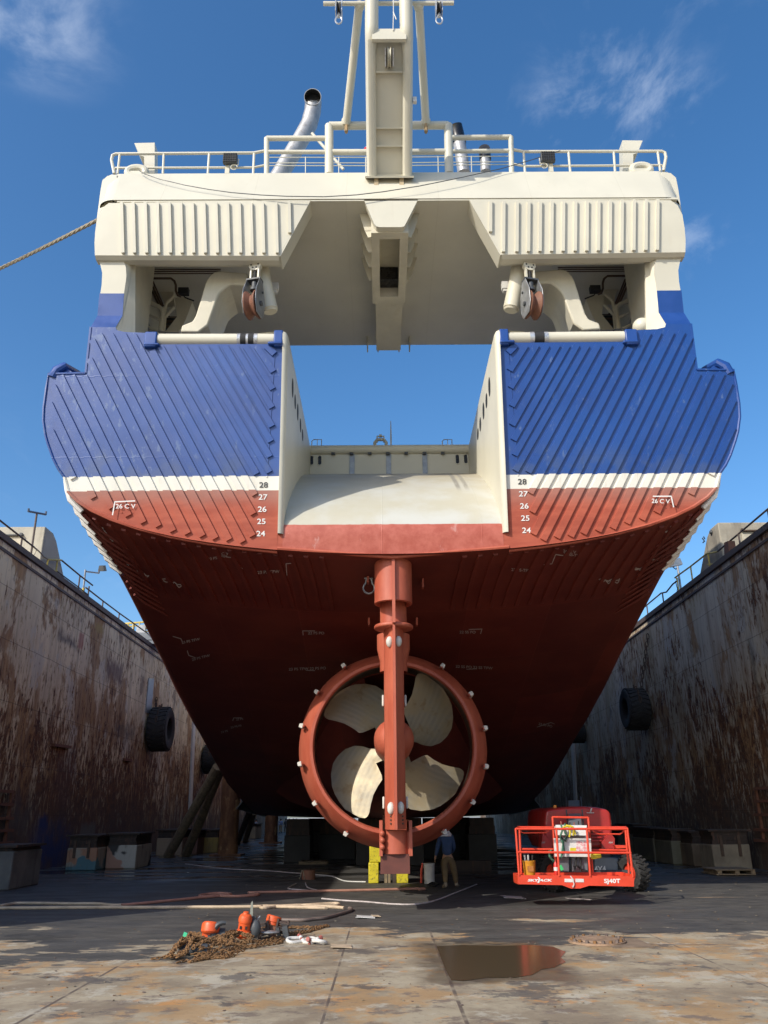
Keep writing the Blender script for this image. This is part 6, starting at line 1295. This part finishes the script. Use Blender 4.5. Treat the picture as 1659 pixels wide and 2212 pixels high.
# turntable hood
hp = [(430, 300), (445, 262), (520, 246), (700, 230), (850, 226), (1000, 236), (1105, 256), (1140, 290), (1158, 430), (1160, 560), (1110, 668), (480, 668), (425, 560), (422, 400)]
b = MB(); P0 = [L6(x, y, 24.65) for x, y in hp]; cc = sum(P0, Vector()) / len(P0); P1 = [cc + (p - cc) * .93 + Vector((0, -.35, 0)) for p in P0]; P2 = [p + Vector((0, 2.2, 0)) for p in P0]
n = len(hp); b.add(P1 + P0 + P2, [tuple(range(n))] + [(i, i + n, (i + 1) % n + n, (i + 1) % n) for i in range(n)] + [(i + n, i + 2 * n, (i + 1) % n + 2 * n, (i + 1) % n + n) for i in range(n)] + [tuple(range(3 * n - 1, 2 * n - 1, -1))])
HD = bevel(LIFT.part('turntable_hood', b, M_HOOD), .06, 3, 25)
for k in range(4): b = MB(); a, c = L6(948, 480 + 34 * k, 24.20), L6(1062, 480 + 34 * k, 24.20); b.bb((a.x, 24.17, a.z - .035), (c.x, 24.31, a.z + .015)); bevel(LIFT.part('vent_louvre', b, M_HOOD, HD), .02)
b = MB(); b.prism([L6(450, 500, 24.15), L6(550, 620, 24.15), L6(550, 668, 24.15), L6(435, 668, 24.15)], (0, .5, 0)); LIFT.part('side_cover', b, M_HOOD, HD); b = MB(); b.prism([L6(1060, 600, 24.15), L6(1150, 500, 24.15), L6(1195, 560, 24.15), L6(1195, 668, 24.15), L6(1060, 668, 24.15)], (0, .5, 0)); LIFT.part('side_cover', b, M_HOOD, HD)
b = MB(); p = L6(578, 262, 24.65); b.cyl(p + Vector((0, 0, -.05)), p + Vector((0, 0, .03)), .07, n=12); b.cyl(p + Vector((0, 0, .03)), p + Vector((0, 0, .12)), .055, .045, n=12); LIFT.part('beacon', b, paint('amber_beacon', (.70, .24, .02), .25, .1, 6), HD)
b = MB(); b.tube([L6(905, 295, 24.25), L6(980, 297, 24.25)], .012, 6); b.tube([L6(945, 297, 24.23), L6(945, 275, 24.20), L6(955, 250, 24.25)], .02, 6); LIFT.part('hood_handle', b, M_PANEL, HD)
b = MB(); b.prism([L6(1128, 395, 24.63), L6(1160, 372, 24.63), L6(1166, 470, 24.63), L6(1134, 470, 24.63)], (0, .01, 0)); LIFT.part('decal', b, M_PANEL, HD)
for x0, x1 in ((435, 470), (1130, 1172)): sign('SKYJACK', x0, x1, 605, 22, 24.14, M_GREYL, .02, .03)
# chassis
b = MB(); q = [(985, 770), (1010, 752), (1180, 762), (1232, 772), (1236, 915), (985, 915)]; b.prism([L6(x, y, 24.55) for x, y in q], (0, .5, 0)); CH = bevel(LIFT.part('chassis', b, M_LGREY), .03); sign('4X4', 985, 1103, 876, 62, 24.54, M_WHITE, 0, .03)
b = MB(); a, c = L6(560, 780, 24.85), L6(1300, 930, 24.85); b.bb((a.x, 24.85, .35), (c.x, 27.75, a.z)); b.bb((a.x + .2, 25.15, a.z), (c.x - .3, 28, 1.1)); LIFT.part('frame', b, M_DGREY, CH)
b = MB(); a = L6(560, 945, 24.25); c = L6(1400, 945, 24.25); b.cyl((a.x, 24.30, .45), (c.x, 24.30, .45), .09, n=10); b.cyl((a.x, 27.15, .45), (c.x, 27.15, .45), .09, n=10); LIFT.part('axle', b, M_DGREY, CH)
def wheel(cx, cy, rot):
    Rm = Matrix.Translation((cx, cy, .46)) @ Matrix.Rotation(R(rot), 4, 'Z'); b = MB(); b.lathe((-.19, 0, 0), (1, 0, 0), [(.24, .03), (.36, 0), (.43, .03), (.445, .08), (.445, .30), (.43, .35), (.36, .38), (.24, .35), (.22, .19)], 36, close=True); b.xf(Rm); wt = LIFT.part('wheel', b, M_TYRE)
    b = MB()
    for k in range(20):
        for s in (-1, 1):
            a = 2 * math.pi * (k + .5 * (s > 0)) / 20; rm = Matrix.Rotation(a, 3, 'X'); b.box(rm @ Vector((0, .45, 0)) + Vector((s * .10, 0, 0)), (.20, .045, .055), rm @ Matrix.Rotation(R(22 * s), 3, 'Y'))
    b.xf(Rm); LIFT.part('tread', b, M_TYRE, wt)
    b = MB(); b.lathe((-.15, 0, 0), (1, 0, 0), [(.0, .04), (.12, .03), (.15, .10), (.24, .05), (.25, 0), (.25, .32), (.24, .27), (.15, .22), (.12, .30), (0, .29)], 24); b.xf(Rm); LIFT.part('rim', b, M_LIFT, wt)
wr = L6(1390, 945, 24.30); wl = L6(575, 945, 24.30); wheel(wr.x, 24.30, 28); wheel(wl.x, 24.30, 28); wheel(wr.x - .05, 27.15, 0); wheel(wl.x + .05, 27.15, 0)
# things in and on the basket
b = MB(); p = L6(315, 940, YF + .25); b.lathe((p.x, p.y, p.z - .02), (0, 0, 1), [(0, 0), (.125, 0), (.145, .30), (.15, .31), (.15, .33), (.138, .33), (.12, .03), (0, .03)], 24); t = Thing('bucket', 'orange plastic bucket of tools standing in the lift basket', 'bucket', p); t.part('pail', b, paint('orange_bucket', (.60, .26, .02), .4, .15, 8, (.3, .1, .02), .4))
b = MB(); b.prism([p + Vector((-.07, -.147, .08)), p + Vector((.07, -.147, .08)), p + Vector((.07, -.152, .2)), p + Vector((-.07, -.152, .2))], (0, .004, 0)); t.part('paper_label', b, paint('kraft_label', (.40, .15, .03), .6, .2, 20))
for k in range(5): b = MB(); a = p + Vector((rnd.uniform(-.07, .07), rnd.uniform(-.05, .05), .1)); b.tube([a, a + Vector((rnd.uniform(-.04, .04), 0, .33))], .02, 6); t.part('tool', b, (M_PANEL, M_BLACK, M_DGREY)[k % 3])
b = MB(); p = L6(590, 935, YF + .2); b.lathe(p, (0, 0, 1), [(0, 0), (.048, 0), (.05, .22), (.02, .27), (.018, .30), (0, .30)], 14); t = Thing('fire_extinguisher', 'small red fire extinguisher strapped in the lift basket', 'extinguisher', p); t.part('cylinder', b, paint('extinguisher_red', (.55, .02, .015), .3, .1, 5)); b = MB(); b.cyl(p + Vector((0, 0, .08)), p + Vector((0, 0, .16)), .0505, n=14); t.part('white_band', b, M_PANEL)
t = Thing('safety_harness', 'tangled green and yellow safety harness hung over the lift controls', 'harness', L6(690, 440, YF + .3))
gm_ = paint('green_webbing', (.05, .16, .10), .8, .2, 20); ym_ = paint('yellow_webbing', (.62, .50, .03), .7, .2, 20)
for pl, mm in (([(640, 420), (655, 470), (630, 540), (660, 620), (650, 700), (640, 760)], gm_), ([(680, 410), (670, 470), (700, 540), (660, 600), (670, 690)], gm_), ([(690, 425), (760, 440), (790, 520)], ym_), ([(720, 440), (735, 500), (725, 545)], ym_), ([(640, 470), (670, 440), (740, 430), (770, 470), (765, 530)], ym_), ([(630, 540), (690, 590), (700, 520)], M_BLACK), ([(515, 690), (520, 750), (560, 800), (600, 830)], gm_), ([(540, 680), (515, 720), (545, 780), (575, 800)], gm_), ([(630, 840), (650, 870)], gm_)):
    b = MB(); q = [L6(x, y, YF + .26 - .04 * (k % 2)) for k, (x, y) in enumerate(pl)]; b.tube(q, .022, 6); t.part('webbing', b, mm)
b = MB(); p = L6(1000, 742, YF + .15); b.box(p, (.24, .12, .12), Matrix.Rotation(R(-8), 3, 'Y')); bevel(solo('yellow_pouch', b, ym_, 'small yellow pouch hanging on the lift rail', 'pouch', loc=p), .03)
b = MB(); p = L6(640, 865, YF + .2); b.box(p, (.07, .02, .11), Matrix.Rotation(R(-25), 3, 'Y')); solo('green_tag', b, paint('green_card', (.05, .5, .15), .6, .1, 9), 'bright green tag hanging in the lift basket', 'tag', loc=p)

# ------------------------------------------------------------------ loose things on the floor
def hose(pts, r, mat, label, name='hose', cat='hose', z=None):
    P = [UZ(x, y, r if z is None else z) for x, y in pts]; Q = []
    for i in range(len(P) - 1):                       # Catmull-Rom so that bends are smooth
        p0, p1, p2, p3 = P[max(0, i - 1)], P[i], P[i + 1], P[min(len(P) - 1, i + 2)]
        for k in range(6):
            t = k / 6; Q.append(.5 * ((2 * p1) + (p2 - p0) * t + (2 * p0 - 5 * p1 + 4 * p2 - p3) * t * t + (3 * p1 - p0 - 3 * p2 + p3) * t ** 3))
    Q.append(P[-1]); b = MB(); b.tube(Q, r, 8); return solo(name, b, mat, label, cat, loc=P[0])
hose([(-60, 1960), (0, 1956), (37, 1951), (90, 1951), (150, 1952), (210, 1952), (240, 1955), (262, 1955)], .032, M_HOSE2, 'white air hose at the far left, upper of the two')
hose([(262, 1955), (310, 1951), (375, 1944.6), (431, 1939), (470, 1935.5), (499, 1932), (480, 1929.5), (450, 1931), (432, 1934), (437, 1936.5), (470, 1935), (510, 1936), (555, 1933), (556, 1929), (540, 1928.2), (622, 1926), (700, 1924.5), (774, 1923), (850, 1921), (905, 1919.5), (918, 1920), (905, 1921)], .034, M_HOSE1, 'long salmon red hose looping across to the rudder foot')
hose([(-60, 1963), (0, 1961.5), (80, 1961), (170, 1960), (300, 1960), (400, 1959.5), (500, 1959), (562, 1958), (640, 1956), (700, 1952.5), (727, 1951.7), (732, 1954), (722, 1957), (690, 1957), (652, 1955.5), (610, 1957), (572, 1961), (563, 1959.5), (572, 1957), (600, 1958.5), (652, 1960), (705, 1961.5), (660, 1957.5), (700, 1958), (743, 1961)], .034, M_HOSE2, 'cream hose folded into long loops behind the chain heap')
hose([(604, 1987), (652, 1987.7), (680, 1985), (705, 1982), (745, 1971), (758, 1966), (759, 1963), (754, 1961.5)], .034, M_HOSE3, 'dark hose curving behind the right end of the chain heap')
hose([(400, 1866), (480, 1876), (560, 1880), (640, 1886), (690, 1890), (720, 1893)], .018, M_GREYL, 'thin pale rope trailing left from the steel drum', 'thin_rope', 'rope')
hose([(690, 1890), (720, 1894), (745, 1903), (790, 1905)], .018, M_PANEL, 'thin white rope trailing right from the steel drum', 'thin_rope', 'rope')
hose([(660, 1906), (665, 1917), (690, 1925), (650, 1922), (622, 1919), (640, 1909)], .018, M_GREYL, 'thin pale rope looped in front of the steel drum', 'thin_rope', 'rope')
hose([(695, 1941), (740, 1945), (790, 1948), (850, 1953), (900, 1953), (940, 1945), (985, 1928), (1030, 1910)], .018, M_GREYL, 'thin grey cable arcing in front of the man', 'thin_cable', 'cable')
p = UZ(666, 1899.5); b = MB(); b.lathe((p.x, p.y, 0), (0, 0, 1), [(0, 0), (.225, 0), (.23, .05), (.22, .28), (.19, .285), (0, .275)], 28); t = Thing('steel_drum', 'short rusty drum standing alone on the dark floor', 'drum', (p.x, p.y, 0)); t.part('drum_body', b, M_SHEAVE); b = MB(); b.tube([Vector((p.x - .28, p.y - .1, .02)), Vector((p.x - .20, p.y - .18, .29)), Vector((p.x - .17, p.y - .16, .29)), Vector((p.x - .1, p.y - .26, .02))], .014, 6); t.part('rope_loop', b, M_ROPE)
a, c = UZ(645, 1868), UZ(705, 1868); t = Thing('wooden_pallet', 'grey pallet lying flat left of the nozzle', 'pallet', ((a.x + c.x) / 2, a.y, 0))
for k in range(6): b = MB(); b.bb((a.x + (c.x - a.x) * k / 6, a.y, .10), (a.x + (c.x - a.x) * (k + .75) / 6, a.y + 1.4, .13)); t.part('board', b, M_WOOD)
for k in range(3): b = MB(); b.bb((a.x, a.y + .1 + .55 * k, 0), (c.x, a.y + .2 + .55 * k, .098)); t.part('bearer', b, M_WOOD)
p = UZ(930, 1912); b = MB(); b.lathe((p.x, p.y + .6, 0), (0, 0, 1), [(0, 0), (.155, 0), (.17, .52), (.18, .53), (.18, .57), (.17, .58), (0, .58)], 24); t = Thing('white_bucket', 'tall white pail beside the man', 'bucket', (p.x, p.y + .6, 0)); t.part('pail', b, M_PANEL)
b = MB(); q = p + Vector((-.24, .6, 0)); b.tube([q + Vector((-.02, 0, .02)), q + Vector((0, 0, .4)), q + Vector((.05, 0, .58))], .035, 8); solo('red_hose_end', b, M_LIFT, 'red hose end leaning on the white pail', 'hose', loc=q)
hose([(925, 1911), (935, 1907), (947, 1910), (940, 1914), (928, 1913)], .03, M_BLACK, 'black hose coil at the foot of the white pail', 'hose_coil')
a = UZ(985, 1887); b = MB(); b.box((a.x + .5, a.y + 1.5, .18), (1.9, .35, .36)); solo('rusty_beam', b, M_WOODD, 'low dark beam on the floor behind the man', 'beam', loc=a)
# scraps of board and flakes
for px, py, L_, W_, mm, lab in ((790, 1983, .40, .16, M_PANEL, 'pale torn paper scrap right of the chain heap'), (812, 1981, .16, .12, M_HOSE2, 'small folded cream scrap right of the chain heap'), (737, 2047, .34, .14, M_HOSE2, 'pale wood scrap beside the small shackles'), (686, 1886, .9, .12, M_WOOD, 'thin board lying right of the flat pallet'), (1108, 1940, .55, .3, M_GREYL, 'grey cardboard flap in front of the lift'), (1250, 1944, .6, .10, M_GREYL, 'flat grey strip in front of the lift basket'), (406, 1886, .08, .06, M_PANEL, 'white speck of paper on the dark left floor')):
    p = UZ(px, py); Rm = Matrix.Rotation(rnd.uniform(-.4, .4), 3, 'Z') @ Matrix.Rotation(R(3), 3, 'Y'); b = MB(); V = [(-.5, -.5), (.1, -.42), (.5, -.5), (.46, .1), (.5, .5), (-.2, .42), (-.5, .5), (-.44, 0)]
    b.prism([p + Rm @ Vector((x * L_, y * W_ * 2.4, .02)) for x, y in V], (0, 0, .008)); solo('scrap', b, mm, lab, 'scrap', loc=p)
# flanged manhole
p = UZ(1290, 2036); t = Thing('manhole_cover', 'rusty bolted round manhole flange in the floor plate', 'manhole', (p.x, p.y, 0)); b = MB(); b.lathe((p.x, p.y, 0), (0, 0, 1), [(.46, .004), (.46, .035), (.36, .04), (.345, .06), (.0, .06)], 40); t.part('flange', b, paint('manhole_rust', (.30, .20, .13), .85, .3, 6, (.14, .07, .04), .6), ang=30)
for k in range(20): a = 2 * math.pi * k / 20; b = MB(); b.cyl((p.x + .41 * math.cos(a), p.y + .41 * math.sin(a), .03), (p.x + .41 * math.cos(a), p.y + .41 * math.sin(a), .075), .028, n=6); t.part('bolt', b, M_HOSE3 if k % 2 else M_CHAIN)
b = MB(); b.bb((p.x + .1, p.y - .62, .004), (p.x + .75, p.y + .4, .012)); t.part('base_plate', b, paint('manhole_plate', (.22, .16, .11), .85, .3, 5))

# ------------------------------------------------------------------ chain heap, hoists and shackles
Z7 = lambda zx, zy: (332 + zx * .2668, 1901.8 + zy * .2668)
def link_ring(mb, c, d, up, ln=.034, wd=.017, r=.0075, n=8):
    d = d.normalized(); s = d.cross(up); s = s.normalized() if s.length > 1e-3 else d.orthogonal().normalized()
    mb.tube([c + d * (ln * math.cos(2 * math.pi * j / n)) + s * (wd * math.sin(2 * math.pi * j / n)) for j in range(n)], r, 5, closed=True)
def heap_h(x, y):                       # soft mound the chains lie on
    h = 0
    for cx, cy, sx, sy, a in HEAP: h += a * math.exp(-((x - cx) / sx) ** 2 - ((y - cy) / sy) ** 2)
    return h
HEAP = []
for (zx, zy, sx, sy, a) in ((280, 600, .28, .34, .17), (480, 570, .34, .30, .10), (640, 520, .40, .32, .12), (880, 480, .35, .3, .08), (1000, 430, .30, .3, .06)):
    p = UZ(*Z7(zx, zy)); HEAP.append((p.x, p.y, sx, sy, a))
CHB = MB()
def chain(pts, lift=0.0, sc=1.0):
    P = [UZ(*Z7(*q)) for q in pts]; s = 0; k = 0
    for a, c in zip(P[:-1], P[1:]):
        L_ = (c - a).length
        while s < L_:
            q = a.lerp(c, s / L_); d = (c - a).normalized(); q = q + Vector((rnd.uniform(-.012, .012), rnd.uniform(-.012, .012), 0)); q.z = heap_h(q.x, q.y) + .016 + lift
            e = .02; slope = (heap_h(q.x + d.x * e, q.y + d.y * e) - heap_h(q.x - d.x * e, q.y - d.y * e)) / (2 * e); dd = Vector((d.x, d.y, slope)); roll = (math.pi / 2 if k % 2 else 0) + rnd.uniform(-.5, .5)
            up = Matrix.Rotation(roll, 3, dd) @ Vector((0, 0, 1)); link_ring(CHB, q, dd, up, .034 * sc, .018 * sc, .0085 * sc); s += .050 * sc; k += 1
        s -= L_
def wander(zx0, zy0, zx1, zy1, n, amp): return [(zx0 + (zx1 - zx0) * i / n + rnd.uniform(-amp, amp) * (0 < i < n), zy0 + (zy1 - zy0) * i / n + rnd.uniform(-amp, amp) * .35 * (0 < i < n)) for i in range(n + 1)]
for k in range(9): chain(wander(345 + rnd.uniform(-30, 30), 600 + 9 * k - 30, 690 + rnd.uniform(-60, 40), 540 + 9 * k - 20, 5, 22), .012 * (k % 3))
for k in range(8): chain(wander(470 + rnd.uniform(-30, 30), 545 - 5 * k, 830 + rnd.uniform(-30, 30), 490 - 5 * k + 10, 5, 24), .03 + .014 * (k % 3))
for k in range(4): chain(wander(650, 575 - 8 * k, 1050, 510 - 9 * k, 5, 10), .0)
for k in range(4): chain(wander(870, 460 - 8 * k, 1020, 430 - 4 * k, 3, 14), .02 + .01 * k)
for k in range(3): chain(wander(1070, 465 - 9 * k, 1255, 425 - 6 * k, 4, 6)); chain(wander(1255, 425 - 5 * k, 1410, 375 - 4 * k, 3, 5))
for k in range(2): chain(wander(1105, 385 + 8 * k, 1270, 385 + 5 * k, 4, 8)); chain(wander(1270, 388 + 5 * k, 1410, 372 + 5 * k, 3, 5))
for k in range(5): chain([(100 + 10 * k, 635 + 4 * k), (180 + 8 * k, 610), (215 + 9 * k, 560), (235 + 8 * k, 510), (290, 480 - 4 * k), (380, 490 - 5 * k), (410, 515)], .015 * k)
for k in range(4): chain([(120, 640 + 3 * k), (210 + 8 * k, 635 + 4 * k), (290, 610 + 3 * k), (330 + 6 * k, 560), (345, 535)], .012 * k)
for k in range(5): chain(wander(340, 645 + 4 * k, 560 + 20 * k, 610 + 3 * k, 4, 16), .01 * (k % 2))
chain([(0, 645), (60, 640), (110, 640)]); chain([(205, 672), (260, 662), (300, 668), (345, 660)]); chain([(560, 630), (610, 605), (660, 600)], .01); chain([(600, 620), (640, 612), (675, 608)], .01)
for k in range(150):
    zx = rnd.uniform(140, 800); zy = 640 - (zx - 140) * .20 + rnd.uniform(-30, 30); q = UZ(*Z7(zx, zy)); q.z = heap_h(q.x, q.y) + .03 + rnd.uniform(0, .03); d = Vector((rnd.uniform(-1, 1), rnd.uniform(-1, 1), rnd.uniform(-.5, .5))); link_ring(CHB, q, d, Vector((rnd.uniform(-1, 1), rnd.uniform(-1, 1), 1)), .034, .018, .0085)
loc = UZ(*Z7(600, 580)); solo('chain_heap', CHB, M_CHAIN, 'long heap of rusty chain tangled on the floor in front', 'chain', ang=60, loc=loc)
def at7(zx, zy, y): return UY(*Z7(zx, zy), y)
def hook(t, c, r, ang0, ang1, par=None, ry=0.0):
    V = [c + Vector((r * math.cos(a), .12 * r * math.sin(2 * a), r * math.sin(a))) for a in [R(ang0 + (ang1 - ang0) * k / 14) for k in range(15)]]
    b = MB(); b.tube(V, [.030 + .024 * math.sin(math.pi * k / 14) for k in range(15)], 8); return t.part('hook', b, M_DGREY, par)
# left hoist: orange round cover on a grey body
Y1 = UZ(*Z7(470, 520)).y; t = Thing('chain_hoist', 'orange topped chain hoist at the left of the heap', 'chain hoist', at7(460, 500, Y1), 'chain hoists lying on the chain heap')
c = at7(460, 385, Y1); Rm = Matrix.Rotation(R(4), 4, 'Y') @ Matrix.Rotation(R(-14), 4, 'X'); b = MB(); b.lathe((0, 0, 0), (0, 0, 1), [(0, .09), (.12, .085), (.145, .06), (.15, .03), (.145, -.06), (.12, -.085), (.06, -.09)], 28); b.xf(Matrix.Translation(c) @ Rm); t.part('wheel_cover', b, M_ORANGE, ang=30)
b = MB(); c2 = at7(430, 425, Y1); b.box(c2, (.13, .12, .20)); b.box(at7(430, 495, Y1 - .02), (.13, .12, .06)); t.part('bracket', b, M_ORANGE)
b = MB(); c3 = at7(500, 455, Y1 + .05); b.cyl(c3 + Vector((-.12, 0, 0)), c3 + Vector((.15, .03, 0)), .12, n=20); t.part('gear_case', b, M_DGREY)
hook(t, at7(560, 425, Y1 - .05), .15, 75, 320); hook(t, at7(455, 470, Y1 - .12), .13, 170, 370)
# middle hoist: tall orange motor, lever arm upright
Y2 = UZ(*Z7(720, 500)).y; t = Thing('chain_hoist', 'upright reddish orange hoist in the middle with lever pointing up', 'chain hoist', at7(720, 480, Y2), 'chain hoists lying on the chain heap')
c = at7(728, 455, Y2); Rm = Matrix.Translation(c) @ Matrix.Rotation(R(5), 4, 'Y') @ Matrix.Rotation(R(10), 4, 'X') @ Matrix.Scale(.84, 4); b = MB(); b.lathe((0, 0, 0), (0, 0, 1), [(0, 0), (.155, 0), (.165, .02), (.165, .08), (.15, .10), (.15, .12), (.125, .13), (.125, .27), (.135, .28), (.135, .34), (.11, .40), (.06, .43), (.05, .46), (0, .465)], 28); b.xf(Rm); mo = t.part('motor_housing', b, M_ORANGE, ang=30)
for s in (-.06, .05): b = MB(); b.box((s, -.125, .20), (.035, .02, .055)); b.xf(Rm); t.part('vent', b, M_BLACK, mo)
b = MB(); b.lathe((0, 0, -.005), (0, 0, 1), [(.0, -.01), (.13, -.01), (.14, .0)], 24); b.xf(Rm); t.part('base_ring', b, M_BLACK, mo)
b = MB(); b.prism([at7(775, 295, Y2 + .05), at7(830, 290, Y2 + .05), at7(835, 400, Y2 + .05), at7(790, 410, Y2 + .05)], (0, .1, 0)); b.ball(at7(820, 390, Y2), .11, 14, 10, (.9, .8, 1.3)); t.part('gear_case', b, M_DGREY)
b = MB(); b.prism([at7(778, 290, Y2 + .08), at7(803, 290, Y2 + .08), at7(803, 175, Y2 + .12), at7(797, 165, Y2 + .12), at7(787, 185, Y2 + .12)], (0, .03, 0)); t.part('lever', b, paint('lever_grey', (.20, .21, .17), .6, .2, 9))
b = MB(); b.tube([at7(830, 330, Y2 + .1), at7(862, 290, Y2 + .15)], .012, 6); t.part('pin', b, M_STEEL)
# right hoist
Y3 = UZ(*Z7(970, 470)).y; t = Thing('chain_hoist', 'tilted hoist with small orange cap at the right of the heap', 'chain hoist', at7(970, 440, Y3), 'chain hoists lying on the chain heap')
c = at7(970, 325, Y3 + .1); Rm = Matrix.Translation(c) @ Matrix.Rotation(R(14), 4, 'Y') @ Matrix.Rotation(R(-8), 4, 'X'); b = MB(); b.lathe((0, 0, 0), (0, 0, 1), [(0, .075), (.115, .075), (.13, .06), (.13, -.02), (.12, -.03), (.12, -.07), (0, -.075)], 28); b.xf(Rm); t.part('wheel_cover', b, M_ORANGE, ang=30)
b = MB(); b.box((0, 0, -.16), (.20, .18, .16)); b.xf(Rm); t.part('gear_case', b, M_SHEAVE)
for (zx, zy, s) in ((890, 395, -1), (1040, 380, 1)):
    b = MB(); c = at7(zx, zy, Y3); Rm2 = Matrix.Translation(c) @ Matrix.Rotation(R(12 * s), 4, 'Y')
    for k in (-1, 1): b.box((.09 * k, 0, 0), (.03, .16, .24))
    for k in range(3): b.box((0, 0, -.08 + .08 * k), (.2, .13, .03))
    b.xf(Rm2); t.part('link_cage', b, paint('dark_rust_iron', (.075, .05, .04), .7, .3, 9))
b = MB(); c = at7(1040, 445, Y3 - .15); b.box(c + Vector((-.05, 0, 0)), (.05, .14, .24), Matrix.Rotation(R(-12), 3, 'Y')); b.box(c + Vector((.07, 0, .01)), (.09, .14, .27), Matrix.Rotation(R(-12), 3, 'Y')); t.part('lower_block', b, M_DGREY)
b = MB(); p = UZ(*Z7(940, 490)); p.z = .13; b.ball(p, .13, 14, 8, (1.25, .9, .22)); solo('iron_disc', b, M_STEEL, 'flat grey iron disc lying on the chain in front', 'disc', loc=p)
b = MB(); p = at7(285, 570, UZ(*Z7(285, 600)).y); b.ball(p, .13, 14, 10, (1.3, .9, .7)); b.cyl(p + Vector((.1, -.06, .02)), p + Vector((.28, -.03, .0)), .10, n=16); solo('hoist_body', b, M_DGREY, 'dark grey hoist body buried under the left end of the chain', 'hoist body', loc=p)
b = MB(); p = at7(252, 445, UZ(*Z7(252, 520)).y); b.box(p, (.06, .02, .09), Matrix.Rotation(R(20), 3, 'Y')); solo('green_tape', b, paint('mint_tape', (.05, .50, .25), .5, .1, 9), 'mint green tape tag at the left end of the heap', 'tag', loc=p)
# three small shackles
def shackle(zx, zy, rz, label):
    p = UZ(*Z7(zx, zy)); t = Thing('shackle', label, 'shackle', p, 'pale shackles beside the chain heap'); Rm = Matrix.Translation(p) @ Matrix.Rotation(rz, 4, 'Z') @ Matrix.Rotation(R(16), 4, 'X')
    V = [Vector((.085 * math.cos(a), .09 * math.sin(a), .04)) for a in [R(-150 + 300 * k / 14 + 90 + 90) for k in range(15)]]; V = [Vector((.16, .06, .04))] + [Vector((-.085 * math.cos(a), .085 * math.sin(a), .04)) for a in [R(100 - 200 * k / 12) for k in range(13)]] + [Vector((.16, -.06, .04))]
    b = MB(); b.tube(V, .028, 8); b.ball((.165, .06, .045), .04, 8, 6); b.ball((.165, -.06, .045), .04, 8, 6); b.xf(Rm); t.part('bow', b, M_GALV); b = MB(); b.cyl((.165, -.12, .045), (.165, .12, .045), .024, n=8); b.cyl((.165, .10, .045), (.165, .15, .045), .038, n=6); b.xf(Rm); t.part('pin', b, M_PIN)
shackle(1120, 505, R(25), 'pale shackle touching the chain, left of the three'); shackle(1260, 505, R(-50), 'pale shackle in the middle of the three, pin upright'); shackle(1350, 520, R(150), 'pale shackle furthest right of the three')

b = MB()
for k in range(360):
    px, py = rnd.uniform(-40, 1700), 1890 + 300 * rnd.random() ** 1.6; p = UZ(px, py)
    if abs(p.x) > 13.6: continue
    sz = rnd.uniform(.006, .022) * (1 + max(0, p.y - 14) * .06); a = rnd.uniform(0, 6.28); n = rnd.randint(4, 6); h = rnd.uniform(.002, .008)
    b.prism([p + Vector((math.cos(a + 6.283 * j / n) * sz * rnd.uniform(.6, 1.3), math.sin(a + 6.283 * j / n) * sz * rnd.uniform(.6, 1.3), h + rnd.uniform(.001, .008))) for j in range(n)], (0, 0, -h)); b.m[-n - 2:] = [rnd.choice((0, 0, 1, 2))] * (n + 2)
fl_o = solo('paint_flakes', b, [M_BLOCK, M_CHAIN, M_HOSE3], kind='stuff', label='small paint flakes and grit scattered over the dock floor', cat='debris')
SC.render.engine = 'CYCLES'
